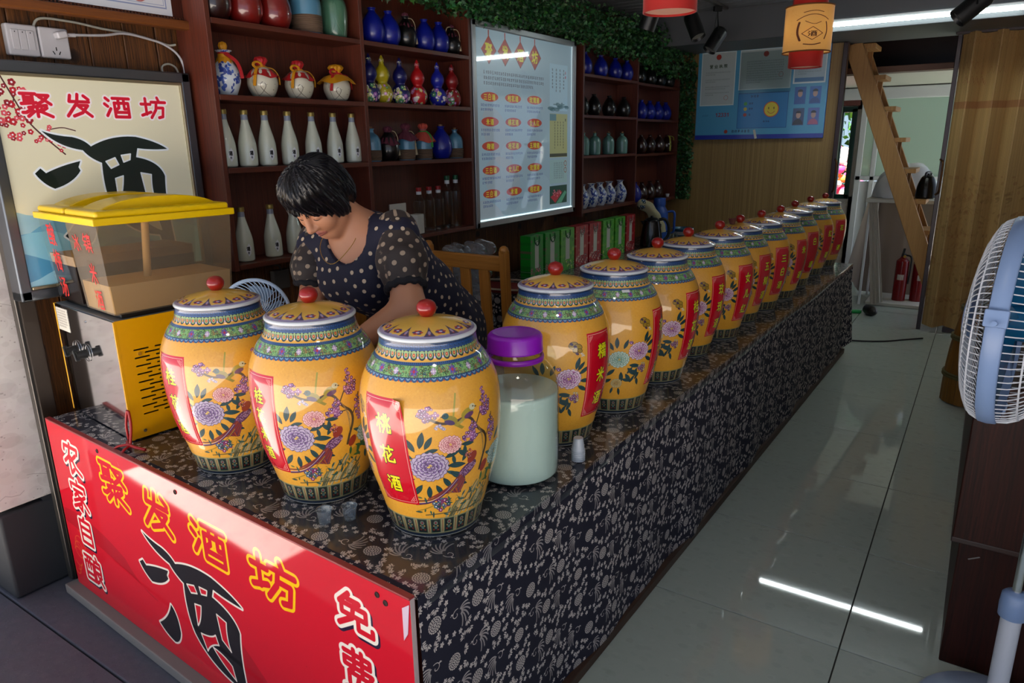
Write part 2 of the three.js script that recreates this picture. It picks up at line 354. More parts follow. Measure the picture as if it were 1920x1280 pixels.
  // rock and water plants
  for (let i = 0; i < 70; i++) { const x = rr(52, 98), y = 0.062 + rnd() * 0.075 * (1 - Math.abs(x - 76) / 30); curveLine(g, [P(x - 2.4, y - 0.012), P(x, y), P(x + 3, y + 0.012)], rr(4, 12), ['#a49c74', '#7a7654', '#5a6448', '#b8ac84', '#4c543c'][i % 5]); }
  for (let i = 0; i < 26; i++) { const x = rr(54, 98), y = rr(0.062, 0.11); g.strokeStyle = '#3a3c2a'; g.lineWidth = 2; g.beginPath(); g.arc(...P(x, y), rr(5, 14), rnd() * 6, rnd() * 6 + 3); g.stroke(); }
  blossoms(g, ...P(46, 0.094), 46, 36, 30, 11, ['#245a5c', '#54205c', '#3f6a7a', '#7a2a5c']);
  curveLine(g, [P(30, 0.066), P(50, 0.07), P(70, 0.066), P(98, 0.068)], 6, '#4c4a30');
  for (let i = 0; i < 34; i++) leaf(g, ...P(rr(26, 98), rr(0.066, 0.125)), rr(0, 6), rr(18, 42), 9, ['#2a6458', '#1c4a4c', '#5a6a34'][i % 3], '#123a3c');
  // motif B, left of the label: butterfly, pink peony, pale green flower
  g.fillStyle = '#9c7c18'; for (const [x, y, r] of [[-33, 0.318, 22], [-28, 0.312, 20], [-30.5, 0.304, 15], [-26, 0.302, 12]]) { g.beginPath(); g.ellipse(...P(x, y), r * 1.25, r, x * 0.1, 0, 7); g.fill(); g.strokeStyle = '#3c2818'; g.lineWidth = 3; g.stroke(); }
  g.fillStyle = '#3f2444'; for (const [x, y] of [[-35, 0.322], [-29, 0.294], [-31, 0.314]]) { g.beginPath(); g.ellipse(...P(x, y), 12, 8, 0.6, 0, 7); g.fill(); }
  blossoms(g, ...P(-23, 0.288), 14, 14, 7, 6, ['#c4b49c']); blossoms(g, ...P(-48, 0.252), 10, 10, 5, 8, plum);
  for (const [x, y, a, l] of [[-30, 0.25, 5, 78], [-26, 0.235, 5.7, 78], [-25, 0.215, 0.1, 78], [-27, 0.2, 0.6, 74], [-28, 0.246, 5.4, 66], [-68, 0.23, 4.2, 74], [-64, 0.236, 4.7, 78], [-56, 0.234, 5.1, 70], [-72, 0.21, 3.5, 78], [-50, 0.168, 0.8, 84], [-48, 0.178, 0.2, 84], [-46, 0.16, 0.5, 74], [-58, 0.155, 1.5, 84], [-52, 0.148, 1, 84], [-66, 0.165, 2.4, 76], [-72, 0.18, 2.8, 70], [-44, 0.17, 2.2, 60], [-38, 0.165, 1.7, 66], [-34, 0.15, 2, 60], [-36, 0.13, 1.2, 64], [-40, 0.14, 2, 60], [-56, 0.13, 0.3, 70], [-70, 0.13, 2.7, 70], [-60, 0.098, 1.4, 60], [-68, 0.1, 1.9, 54]]) leaf(g, ...P(x, y), a, l, l * 0.32, '#143f44', '#0a2a30');
  peony(g, ...P(-61, 0.198), 72, ['#c0d4c4', '#84ac98', '#4f8474'], '#356458');
  peony(g, ...P(-37, 0.222), 78, ['#dcc0d0', '#a85094', '#6c2464'], '#4c1c48');
  blossoms(g, ...P(-30, 0.163), 34, 38, 40, 8, ['#7d3f74', '#5c2858', '#b09a5c']);
  peony(g, ...P(-63, 0.115), 44, ['#d4c08a', '#ac8428', '#702626'], '#4c3016');
  // foot panels
  fill(g, '#8f8a63', 0, Y(0.056), W, Y(0.012) - Y(0.056));
  for (let i = 0; i < 24; i++) {
    const x = (i / 24) * W + 12, w = W / 24 - 24, t = Y(0.053), h = Y(0.015) - t;
    fill(g, '#b59a5a', x - 8, t - 4, 3, h + 6); fill(g, '#7a2a1c', x - 13, t + 6, 4, h - 12);
    fill(g, '#2c4a3c', x, t, w, h); fill(g, '#161c1c', x + 5, t + 5, w - 10, h - 10);
    for (const [dx, dy, r, c] of [[0.5, 0.28, 13, '#6a7d6a'], [0.5, 0.28, 7, '#7a2436'], [0.5, 0.62, 10, '#4c6a63'], [0.28, 0.78, 6, '#7a2a1c'], [0.72, 0.78, 6, '#7a2a1c'], [0.3, 0.5, 5, '#a88a4a'], [0.7, 0.5, 5, '#a88a4a']]) { g.fillStyle = c; g.beginPath(); g.arc(x + dx * w, t + dy * h, r, 0, 7); g.fill(); }
  }
  fill(g, '#12283c', 0, Y(0.012), W, Y(0.0045) - Y(0.012)); fill(g, '#d9d4c4', 0, Y(0.0045), W, H - Y(0.0045));
  // scalloped fringe
  for (let i = 0; i < 64; i++) { const x = ((i + 0.5) / 64) * W; g.fillStyle = '#1c4a7a'; g.beginPath(); g.arc(x, Y(0.386), 17, 0, PI); g.fill(); g.fillRect(x - 17, Y(0.388), 34, 6); g.fillStyle = '#7fa3c4'; g.beginPath(); g.arc(x, Y(0.386), 9, 0, PI); g.fill(); g.fillStyle = '#1c3a6a'; g.beginPath(); g.arc(x, Y(0.3865), 5, 0, PI); g.fill(); g.fillStyle = '#a83218'; g.beginPath(); g.arc(x + W / 128, Y(0.381), 4, 0, 7); g.fill(); }
  // green floral band
  fill(g, '#0f3a4c', 0, Y(0.4115), W, Y(0.3865) - Y(0.4115)); fill(g, '#7cae68', 0, Y(0.4085), W, Y(0.388) - Y(0.4085));
  for (let i = 0; i < 900; i++) { const x = rnd() * W, y = Y(rr(0.389, 0.4075)); g.strokeStyle = ['#1d4a2c', '#2f3a1c', '#1c4a6a', '#9a4a2a'][i % 4]; g.lineWidth = 2.2; g.beginPath(); g.arc(x, y, rr(3, 8), rnd() * 6, rnd() * 6 + 3); g.stroke(); }
  for (let i = 0; i < 20; i++) { const x = ((i + 0.35) / 20) * W, y = Y(0.3983), big = i % 2; for (let k = 0; k < 8; k++) { g.fillStyle = big ? ['#7a4f9c', '#4f4a9c'][k % 2] : ['#d4c4dc', '#a88fb8'][k % 2]; g.save(); g.translate(x, y); g.rotate(k * PI / 4); g.beginPath(); g.ellipse(big ? 11 : 8, 0, big ? 11 : 8, 4.4, 0, 0, 7); g.fill(); g.restore(); } g.fillStyle = big ? '#b5244a' : '#e4d4e0'; g.beginPath(); g.arc(x, y, big ? 7 : 5, 0, 7); g.fill(); }
  // blue hairlines
  fill(g, '#1c4f8c', 0, Y(0.4145), W, Y(0.4095) - Y(0.4145)); for (let x = 0; x < W; x += 12) fill(g, '#10304c', x, Y(0.4135), 6, 5);
  // loops with red hearts
  fill(g, '#e0a840', 0, Y(0.4375), W, Y(0.4145) - Y(0.4375)); fill(g, '#12243c', 0, Y(0.4385), W, Y(0.432) - Y(0.4385));
  for (let i = 0; i < 40; i++) {
    const x = ((i + 0.5) / 40) * W, y = Y(0.4275);
    g.fillStyle = '#8fa86a'; g.beginPath(); g.arc(x, y, 21, 0, 7); g.fill(); g.strokeStyle = '#10243a'; g.lineWidth = 7; g.beginPath(); g.arc(x, y, 19, -0.4, PI + 0.4); g.stroke();
    g.fillStyle = '#b53218'; g.beginPath(); g.arc(x, y, 9, 0, 7); g.fill(); g.fillStyle = '#e8b45a'; g.beginPath(); g.arc(x, y, 3.4, 0, 7); g.fill();
    g.fillStyle = '#c9b8d4'; g.beginPath(); g.arc(x + W / 80, Y(0.423), 6, 0, 7); g.fill(); g.fillStyle = '#8fa86a'; g.beginPath(); g.arc(x + W / 80, Y(0.434), 8, 0, 7); g.fill();
  }
  // key fret
  fill(g, '#174a86', 0, 0, W, Y(0.4375));
  g.strokeStyle = '#0c1f3c'; g.lineWidth = 3;
  for (let i = 0; i < 64; i++) { const x = (i / 64) * W, y = Y(0.4445); g.beginPath(); g.moveTo(x, y + 9); g.lineTo(x + 26, y + 9); g.lineTo(x + 26, y - 9); g.lineTo(x + 6, y - 9); g.lineTo(x + 6, y + 3); g.lineTo(x + 18, y + 3); g.stroke(); }
  for (let i = 0; i < 400; i++) { fill(g, '#0c1626', (i / 400) * W, 0, 3, 9); }
});
T.lid = canvasTex(512, 256, (g, W, H) => { // u round the lid, v from rim (bottom) to the knob
  fill(g, '#e6b548', 0, 0, W, H);
  speckle(g, W, H, 500, ['#b97a18', '#f2c35c'], 1, 2);
  fill(g, '#8f83a8', 0, H * 0.95, W, H * 0.05);
  for (let i = 0; i < 36; i++) { g.fillStyle = '#a594b0'; g.beginPath(); g.arc(((i + 0.5) / 36) * W, H * 0.95, 7, PI, 2 * PI); g.fill(); }
  for (let i = 0; i < 11; i++) {
    const x = ((i + 0.25) / 11) * W, x2 = ((i + 0.75) / 11) * W;
    g.fillStyle = '#3d2a52'; g.beginPath(); g.moveTo(x - 10, H * 0.95); g.lineTo(x - 4, H * 0.8); g.lineTo(x, H * 0.62); g.lineTo(x + 4, H * 0.8); g.lineTo(x + 10, H * 0.95); g.fill();
    g.fillStyle = '#a88fb0'; g.beginPath(); g.ellipse(x, H * 0.84, 3, 16, 0, 0, 7); g.fill(); g.fillStyle = '#c4503a'; g.beginPath(); g.arc(x, H * 0.91, 2.6, 0, 7); g.fill();
    for (let k = 0; k < 6; k++) { g.fillStyle = ['#b5301c', '#3d2a72'][k % 2]; g.beginPath(); g.ellipse(x2 + cos(k * 1.047) * 7, H * 0.82 + sin(k * 1.047) * 12, 4.4, 7, 0, 0, 7); g.fill(); }
    g.fillStyle = '#cfc4e0'; g.beginPath(); g.ellipse(x2, H * 0.82, 4, 6, 0, 0, 7); g.fill();
  }
});
function labelTex(chars) {
  return canvasTex(208, 416, (g, W, H) => {
    fill(g, '#c40a22', 0, 0, W, H);
    g.strokeStyle = '#e8b8a8'; g.lineWidth = 2; g.strokeRect(9, 9, W - 18, H - 18);
    for (const [x, y, sx, sy] of [[14, 14, 1, 1], [W - 14, 14, -1, 1], [14, H - 14, 1, -1], [W - 14, H - 14, -1, -1]]) for (const k of [10, 18, 26]) { g.beginPath(); g.moveTo(x, y + sy * k); g.lineTo(x + sx * k * 0.5, y + sy * k * 0.5); g.lineTo(x + sx * k, y); g.stroke(); }
    const n = chars.length, s = n > 3 ? 60 : 70;
    [...chars].forEach((c, i) => glyph(g, c, W / 2 - s / 2 + 4, 56 + (i * (H - 112 - s)) / (n - 1), s, s, [[0.2, '#3a1206'], [0.125, '#e2dc1a']]));
  }, { clamp: true });
}
// batik cloth, 0.42 m repeat
T.cloth = canvasTex(1024, 1024, (g, W, H) => {
  fill(g, '#0d0d24', 0, 0, W, H);
  const C = '#c4bab2';
  const wrap = (x, y, f) => { for (const dx of [-W, 0, W]) for (const dy of [-H, 0, H]) if (x + dx > -170 && x + dx < W + 170 && y + dy > -170 && y + dy < H + 170) { g.save(); g.translate(x + dx, y + dy); f(); g.restore(); } };
  const petal = (x, y, a, l, w) => { g.save(); g.translate(x, y); g.rotate(a); g.beginPath(); g.ellipse(0, 0, l, w, 0, 0, 7); g.fill(); g.restore(); };
  const flower = (r, ph) => { g.fillStyle = C; for (let k = 0; k < 4; k++) { const R = r * (0.16 + 0.27 * k), n = [4, 9, 14, 18][k]; for (let i = 0; i < n; i++) { const a = ph + (i / n) * 2 * PI + k; petal(cos(a) * R, sin(a) * R * 0.9, a + PI / 2, (R * PI) / n * 0.86, r * 0.105); } } };
  const leaves = (ph) => { g.fillStyle = C; for (let k = 0; k < 3; k++) { const a = ph + k * 1.15; for (const s of [-1, 1]) petal(cos(a) * 26 - s * sin(a) * 8, sin(a) * 26 + s * cos(a) * 8, a, 19, 6.5); } g.fillRect(-2, -2, 4, 26); };
  const bud = (ph) => { g.fillStyle = C; for (let k = 0; k < 5; k++) { const a = ph + k * 1.257; petal(cos(a) * 13, sin(a) * 13, a, 11, 7.5); } };
  const phoenix = (fl) => {
    g.fillStyle = C; g.scale(fl, 1);
    for (let i = 0; i < 60; i++) { const t = i / 60, a = t * 5.2, R = 12 + t * 46; petal(-20 + cos(a) * R * 0.9, sin(a) * R * 0.75, a + 1.2, 7.5, 3); }
    for (let k = 0; k < 6; k++) for (let j = 0; j < 16; j++) { const t = j / 15, a = -1.1 + k * 0.4 + t * 0.5; for (const s of [-3.8, 3.8]) petal(20 + cos(a) * (24 + t * 98) - sin(a) * s, sin(a) * (24 + t * 86) + cos(a) * s + t * t * 18, a + 0.3, 5.4, 2.1); }
    petal(-66, -24, 0.3, 12, 7); petal(-80, -18, 0.4, 7, 2.6);
  };
  const spots = [['f', 150, 140, 64], ['f', 640, 210, 66], ['f', 330, 560, 64], ['f', 850, 620, 64], ['f', 140, 880, 60], ['f', 590, 880, 64], ['p', 400, 200, 1], ['p', 890, 300, -1], ['p', 110, 480, -1], ['p', 610, 560, 1], ['p', 370, 800, 1], ['p', 870, 900, -1]];
  const taken = [];
  for (const [k, x, y, r] of spots) { wrap(x, y, () => (k === 'f' ? flower(r, x) : phoenix(r))); taken.push([x, y, k === 'f' ? r + 20 : 118]); }
  for (let i = 0; i < 900; i++) {
    const x = rnd() * W, y = rnd() * H, r = i % 3 === 0 ? 26 : 36;
    if (taken.some(([a, b, c]) => { const dx = Math.min(Math.abs(a - x), W - Math.abs(a - x)), dy = Math.min(Math.abs(b - y), H - Math.abs(b - y)); return Math.hypot(dx, dy) < c + r * 0.85; })) continue;
    const ph = rnd() * 7;
    wrap(x, y, () => (i % 3 === 0 ? bud(ph) : leaves(ph)));
    taken.push([x, y, r * 1.02]);
  }
});
T.mdf = canvasTex(512, 1024, (g, W, H) => { grain(g, W, H, '#5c2a1c', ['#3d190f', '#7a3a26', '#2f120b'], 420, 0.15, 0.4, 3); });
T.plank = canvasTex(512, 1024, (g, W, H) => { grain(g, W, H, '#5f3a1a', ['#2a1508', '#1c0e06', '#8c5a2a', '#7a4a20'], 520, 0.25, 0.65, 5); for (let i = 0; i < 7; i++) { const x = rnd() * W, y = rnd() * H; for (let k = 5; k > 0; k--) { g.globalAlpha = 0.35; g.fillStyle = '#160a04'; g.beginPath(); g.ellipse(x, y, k * 4, k * 8, 0, 0, 7); g.fill(); } } g.globalAlpha = 1; });
T.cabinet = canvasTex(512, 1024, (g, W, H) => { grain(g, W, H, '#33170f', ['#1c0b07', '#47231a', '#120705'], 420, 0.2, 0.5, 5); });
T.pine = canvasTex(512, 1024, (g, W, H) => { grain(g, W, H, '#a87a42', ['#8a5c2c', '#c09458', '#7a4e24'], 240, 0.15, 0.4, 6); });
T.bamboo = canvasTex(1024, 1024, (g, W, H) => {
  fill(g, '#9a7a48', 0, 0, W, H);
  for (let x = 0; x < W; x += 8) { g.globalAlpha = rr(0.05, 0.4); fill(g, ['#c09c62', '#7a5c30', '#a8864e'][Math.floor(rnd() * 3)], x, 0, 7, H); g.globalAlpha = 0.55; fill(g, '#4f3818', x + 7, 0, 1.2, H); for (let k = 0; k < 2; k++) { g.globalAlpha = 0.35; fill(g, '#5c431f', x, rnd() * H, 7, 3); } }
  g.globalAlpha = 1;
});
T.bambooPrint = canvasTex(1024, 2048, (g, W, H) => { // mat with a faded brown landscape print
  fill(g, '#b4905c', 0, 0, W, H);
  for (let x = 0; x < W; x += 8) { g.globalAlpha = rr(0.05, 0.35); fill(g, ['#d0ac74', '#8c6c42', '#b8965c'][Math.floor(rnd() * 3)], x, 0, 7, H); g.globalAlpha = 0.5; fill(g, '#553d1c', x + 7, 0, 1.2, H); }
  g.globalAlpha = 0.3; g.strokeStyle = '#7a2f1c';
  for (let i = 0; i < 26; i++) { const x = rnd() * W, y = rr(60, 420); g.lineWidth = rr(2, 5); g.beginPath(); for (let k = 0; k < 12; k++) g.lineTo(x + k * 12, y + sin(k * 1.3 + i) * 22); g.stroke(); }
  g.globalAlpha = 0.32; fill(g, '#7a2f1c', 0, 470, W, 46);
  for (let i = 0; i < 420; i++) { const cx = [180, 520, 860][i % 3], y = rr(950, 1950); g.globalAlpha = rr(0.08, 0.25); g.fillStyle = ['#7a3a1c', '#5c3a1a'][i % 2]; g.beginPath(); g.ellipse(cx + rr(-150, 150), y, rr(6, 40), rr(4, 16), rr(-0.6, 0.6), 0, 7); g.fill(); }
  g.globalAlpha = 1;
});
T.pavement = canvasTex(1024, 1024, (g, W, H) => { fill(g, '#b9b6b6', 0, 0, W, H); speckle(g, W, H, 5000, ['#a3a2a6', '#c9c6c4', '#95959c', '#bdb6bc'], 2, 16, 0.05, 0.25); speckle(g, W, H, 9000, ['#444', '#999'], 0.6, 1.6, 0.2, 0.6); for (let i = 0; i < 8; i++) { g.globalAlpha = 0.5; g.strokeStyle = '#3a393d'; g.lineWidth = 2; g.beginPath(); let x = rnd() * W, y = rnd() * H; g.moveTo(x, y); for (let k = 0; k < 12; k++) { x += rr(-20, 30); y += rr(-12, 20); g.lineTo(x, y); } g.stroke(); } g.globalAlpha = 1; });
T.shadedCement = canvasTex(1024, 1024, (g, W, H) => { fill(g, '#50505a', 0, 0, W, H); speckle(g, W, H, 3000, ['#464650', '#5c5a64', '#4a4652', '#555764'], 3, 22, 0.05, 0.25); speckle(g, W, H, 14000, ['#34343c', '#74747e', '#62606a'], 0.6, 1.8, 0.2, 0.6); for (let i = 0; i < 5; i++) { g.globalAlpha = 0.5; g.strokeStyle = '#2c2b30'; g.lineWidth = 1.6; g.beginPath(); let x = rnd() * W, y = rnd() * H; g.moveTo(x, y); for (let k = 0; k < 14; k++) { x += rr(-14, 26); y += rr(-12, 14); g.lineTo(x, y); } g.stroke(); } g.globalAlpha = 1; });
T.plaster = canvasTex(512, 512, (g, W, H) => { fill(g, '#d2cbc6', 0, 0, W, H); speckle(g, W, H, 500, ['#b9aeab', '#dcd8d4', '#a89b98'], 4, 34, 0.05, 0.22); speckle(g, W, H, 250, ['#6f6460', '#8c807c'], 1, 3, 0.2, 0.6); for (let i = 0; i < 5; i++) { g.globalAlpha = 0.5; g.strokeStyle = '#7d706c'; g.lineWidth = 1.5; g.beginPath(); let x = rnd() * W, y = rnd() * H; g.moveTo(x, y); for (let k = 0; k < 14; k++) { x += rr(4, 22); y += rr(-9, 9); g.lineTo(x, y); } g.stroke(); } g.globalAlpha = 1; });
T.tile = canvasTex(512, 512, (g, W, H) => { fill(g, '#a6b0a8', 0, 0, W, H); speckle(g, W, H, 2600, ['#9ca69e', '#b0bab2', '#a4aca2', '#929c94'], 1, 7, 0.08, 0.3); });
T.sign = canvasTex(2048, 804, (g, W, H) => {
  fill(g, '#c90a24', 0, 0, W, H);
  const X = (u) => u * W, Yp = (y) => H - (y / 0.65) * H;
  // printed dark hills and flames
  g.globalAlpha = 0.35; g.fillStyle = '#7d0616'; g.beginPath(); g.moveTo(0, Yp(0.33)); g.quadraticCurveTo(X(0.12), Yp(0.36), X(0.25), Yp(0.28)); g.quadraticCurveTo(X(0.3), Yp(0.2), X(0.36), Yp(0.2)); g.quadraticCurveTo(X(0.2), Yp(0.26), 0, Yp(0.28)); g.fill();
  g.beginPath(); g.moveTo(X(0.58), Yp(0.3)); g.quadraticCurveTo(X(0.7), Yp(0.16), X(0.82), Yp(0)); g.lineTo(X(0.6), Yp(0)); g.fill();
  g.globalAlpha = 0.6; g.strokeStyle = '#e0702a'; for (let i = 0; i < 7; i++) { g.lineWidth = 8 - i * 0.6; g.beginPath(); g.arc(X(0.012 + i * 0.007), Yp(0.1 + i * 0.022), 26 + i * 3, rnd() * 6, rnd() * 6 + 2.4); g.stroke(); }
  g.globalAlpha = 1;
  const outline = (c, u0, u1, y0, y1) => glyph(g, c, X(u0), Yp(y1), X(u1 - u0), Yp(y0) - Yp(y1), [[0.25, '#1e1430', 7, 7], [0.25, '#e9e0d2'], [0.11, '#c90a24']]);
  [['农', 0.487, 0.605], ['家', 0.362, 0.468], ['自', 0.235, 0.335], ['酿', 0.09, 0.2]].forEach(([c, a, b]) => outline(c, 0.056, 0.128, a, b));
  const yellow = (c, u0, u1, y0, y1) => glyph(g, c, X(u0), Yp(y1), X(u1 - u0), Yp(y0) - Yp(y1), [[0.2, '#f0c000'], [0.1, '#c90a24']]);
  yellow('聚', 0.208, 0.306, 0.475, 0.608); yellow('发', 0.352, 0.458, 0.462, 0.59); yellow('酒', 0.508, 0.612, 0.462, 0.582); yellow('坊', 0.668, 0.776, 0.458, 0.578);
  bigWine(g, X(0.302), Yp(0.43), X(0.33), Yp(-0.02) - Yp(0.43), '#16141a', '#e6ddd0', 16, '#c90a24');
  outline('免', 0.858, 0.934, 0.5, 0.595); outline('费', 0.858, 0.934, 0.34, 0.455);
  speckle(g, W, H, 300, ['#e88', '#500'], 0.6, 1.6, 0.2, 0.5);
}, { clamp: true });
T.lightbox = canvasTex(840, 900, (g, W, H) => { // front panel of the wall sign
  fill(g, '#ddd8bd', 0, 0, W, H);
  // blue hills at the foot
  for (let i = 0; i < 5; i++) { g.globalAlpha = 0.75; g.fillStyle = ['#7fb4cf', '#5a9cc0', '#8cc4d4', '#3f84ae', '#a4d0dc'][i]; g.beginPath(); g.moveTo(0, 560 + i * 62); for (let x = 0; x <= W; x += 40) g.lineTo(x, 560 + i * 66 + sin(x * 0.011 + i * 2) * 40 + rr(-6, 6)); g.lineTo(W, H); g.lineTo(0, H); g.fill(); }
  g.globalAlpha = 1;
  curveLine(g, [[40, 10], [80, 110], [110, 190], [160, 250], [240, 330]], 6, '#4a2420'); curveLine(g, [[110, 190], [60, 150], [90, 60]], 4, '#4a2420'); curveLine(g, [[150, 240], [230, 210], [300, 230]], 4, '#4a2420');
  blossoms(g, 70, 150, 70, 120, 46, 12, ['#b5202c', '#8c1a24', '#d4505a']); blossoms(g, 200, 270, 70, 60, 22, 9, ['#b5202c', '#d4505a']);
  [...'聚发酒坊'].forEach((c, i) => glyph(g, c, 96 + i * 173, 70, 128, 102, [[0.22, '#f6e6ea'], [0.11, '#cf1030']]));
  bigWine(g, 90, 225, 632, 680, '#14201c', '#e4ecf4', 16, '#ddd8bd');
  glyph(g, '女', 120, 770, 70, 70, [[0.16, '#d0204a']]);
}, { clamp: true });
T.menu = canvasTex(1180, 1100, (g, W, H) => {
  fill(g, '#a9bcc4', 0, 0, W, H);
  for (let i = 0; i < 9; i++) { g.globalAlpha = 0.2; g.fillStyle = ['#c9d8dc', '#d4a89c', '#8fa8b8'][i % 3]; g.beginPath(); g.ellipse(rnd() * W * 0.7, rr(0.3, 1) * H, rr(60, 220), rr(30, 140), rnd(), 0, 7); g.fill(); }
  g.globalAlpha = 1;
  [...'聚发酒坊'].forEach((c, i) => { const x = 150 + i * 175, y = 110; g.fillStyle = '#a8301c'; g.beginPath(); g.moveTo(x, y - 78); g.lineTo(x + 78, y); g.lineTo(x, y + 78); g.lineTo(x - 78, y); g.fill(); g.strokeStyle = '#5c3a4c'; g.lineWidth = 4; g.stroke(); fill(g, '#a8301c', x - 5, y - 108, 10, 34); glyph(g, c, x - 36, y - 38, 72, 76, [[0.16, '#e0cf1c']]); });
  finePrint(g, 90, 225, 720, 100, 21, '#5a6070');
  const names = ['三白酒', '桂花酒', '玫瑰酒', '米酒', '桃花酒', '女儿红', '梅酒', '桂花酒', '五粮酒', '三白酒', '女儿红', '玫瑰酒', '三白酒', '米酒', '桂花酒'];
  names.forEach((s, i) => {
    const c = i % 3, r = Math.floor(i / 3), x = 150 + c * 260, y = 372 + r * 142;
    g.fillStyle = '#c43a24'; g.beginPath(); g.ellipse(x, y, 92, 27, 0, 0, 7); g.fill();
    [...s].forEach((ch, k) => glyph(g, ch, x - s.length * 21 + k * 43, y - 18, 36, 36, [[0.14, '#e8d42c']]));
    finePrint(g, x - 96, y + 40, 205, 62, 17, '#4a5f94');
  });
  // right column of pictures
  fill(g, '#b4cad4', 870, 130, 250, 300); for (let i = 0; i < 4; i++) finePrint(g, 900 + i * 52, 160, 20, 170, 17, '#4a5560', 1.3); finePrint(g, 1080, 170, 22, 60, 20, '#b5304a');
  g.fillStyle = '#41646a'; for (let i = 0; i < 20; i++) { g.globalAlpha = 0.5; g.beginPath(); g.ellipse(rr(875, 1110), rr(380, 425), rr(10, 46), rr(4, 14), 0, 0, 7); g.fill(); } g.globalAlpha = 1;
  fill(g, '#b9b47c', 870, 450, 250, 290); for (let i = 0; i < 4; i++) finePrint(g, 935 + i * 40, 500, 17, 190, 15, '#4a4a34', 1.25); finePrint(g, 1085, 480, 24, 70, 22, '#2a2a20'); fill(g, '#4a4a3a', 870, 715, 250, 22); fill(g, '#6f8f94', 870, 452, 90, 44);
  fill(g, '#a8c0bc', 870, 758, 250, 160); for (let i = 0; i < 6; i++) finePrint(g, 930 + i * 25, 775, 14, 130, 12, '#4f6064', 1.2); g.strokeStyle = '#9c4a3c'; g.lineWidth = 5; for (const y of [785, 830]) { g.beginPath(); g.arc(1095, y, 17, 0, 7); g.stroke(); }
  fill(g, '#1f4a3c', 870, 935, 250, 125); g.fillStyle = '#b8343c'; g.beginPath(); g.moveTo(880, 1010); g.lineTo(1010, 965); g.lineTo(1050, 985); g.lineTo(950, 1055); g.fill(); g.fillStyle = '#5aa07c'; g.beginPath(); g.moveTo(960, 1058); g.lineTo(1090, 975); g.lineTo(1115, 990); g.lineTo(1040, 1058); g.fill(); blossoms(g, 960, 985, 70, 26, 34, 6, ['#8c1a2c', '#c4505c', '#e0707c']);
}, { clamp: true });
T.board = canvasTex(1100, 840, (g, W, H) => {
  fill(g, '#4f9cc4', 0, 0, W, H); fill(g, '#2348b8', 0, 0, W, 92); fill(g, '#1d2f9c', 0, H - 34, W, 34);
  [...'食品安全监督信息'].forEach((c, i) => glyph(g, c, 90 + i * 118, 18, 58, 58, [[0.24, '#e9d9ec'], [0.13, '#8c2a8c']]));
  const sheet = (x, y, w, h, c = '#b9c4c4') => { fill(g, '#d9e4e4', x - 8, y - 8, w + 16, h + 16); fill(g, c, x, y, w, h); };
  sheet(36, 116, 290, 430); sheet(376, 116, 420, 310); sheet(830, 116, 240, 280, '#a4bcc8');
  for (const [x, y] of [[180, 150], [586, 150]]) { g.fillStyle = '#b03424'; g.beginPath(); g.arc(x, y, 22, 0, 7); g.fill(); }
  [...'营业执照'].forEach((c, i) => glyph(g, c, 102 + i * 42, 210, 30, 30, [[0.14, '#3f4f3c']]));
  for (const y of [270, 330, 390, 440]) finePrint(g, 70, y, 220, 44, 12, '#8f9a9a'); finePrint(g, 430, 200, 320, 200, 13, '#8a9696'); finePrint(g, 860, 150, 180, 200, 12, '#7d94a0');
  fill(g, '#2a6a9c', 836, 360, 228, 30);
  g.strokeStyle = '#b06a5c'; g.lineWidth = 3; g.beginPath(); g.arc(720, 320, 18, 0, 7); g.stroke(); g.beginPath(); g.arc(262, 490, 18, 0, 7); g.stroke();
  fill(g, '#2f7cb8', 376, 462, 420, 290); g.strokeStyle = '#1f5a94'; g.lineWidth = 5; g.strokeRect(376, 462, 420, 290);
  finePrint(g, 480, 478, 210, 30, 22, '#1c3a5c');
  [['#4aa03c', 548], ['#c9b83a', 592], ['#b03a2c', 640]].forEach(([c, y]) => { g.fillStyle = c; g.beginPath(); g.arc(440, y, 15, 0, 7); g.fill(); finePrint(g, 470, y - 10, 60, 22, 19, '#1c3a5c'); });
  g.fillStyle = '#d8502c'; g.beginPath(); g.arc(662, 600, 64, 0, 7); g.fill(); g.fillStyle = '#dcc83c'; g.beginPath(); g.arc(662, 600, 57, 0, 7); g.fill(); g.fillStyle = '#6a5a1c'; for (const s of [-22, 22]) { g.beginPath(); g.ellipse(662 + s, 590, 5, 10, 0, 0, 7); g.fill(); } g.strokeStyle = '#c47a2c'; g.lineWidth = 6; g.beginPath(); g.arc(662, 604, 30, 0.4, PI - 0.4); g.stroke();
  finePrint(g, 600, 690, 130, 24, 18, '#1c3a5c');
  g.font = 'bold 46px sans-serif'; g.fillStyle = '#9c2438'; g.fillText('12331', 176, 650); finePrint(g, 60, 630, 70, 34, 16, '#3a7aa0');
  [[845, 430], [965, 430], [845, 600], [965, 600]].forEach(([x, y], i) => { fill(g, ['#2f5fa8', '#3468b4', '#3a4a72', '#5a6ab0'][i], x, y, 90, 138); g.fillStyle = '#b89484'; g.beginPath(); g.ellipse(x + 45, y + 56, 19, 26, 0, 0, 7); g.fill(); g.fillStyle = '#1c1a1c'; g.beginPath(); g.ellipse(x + 45, y + 40, 22, 20, 0, PI, 0); g.fill(); g.fillStyle = ['#3a5a9c', '#33518c', '#2c2a30', '#b0607c'][i]; g.beginPath(); g.ellipse(x + 45, y + 132, 40, 46, 0, PI, 0); g.fill(); });
  g.fillStyle = '#b03424'; g.beginPath(); g.arc(280, 778, 16, 0, 7); g.fill(); finePrint(g, 330, 764, 470, 30, 26, '#1c3350');
}, { clamp: true });
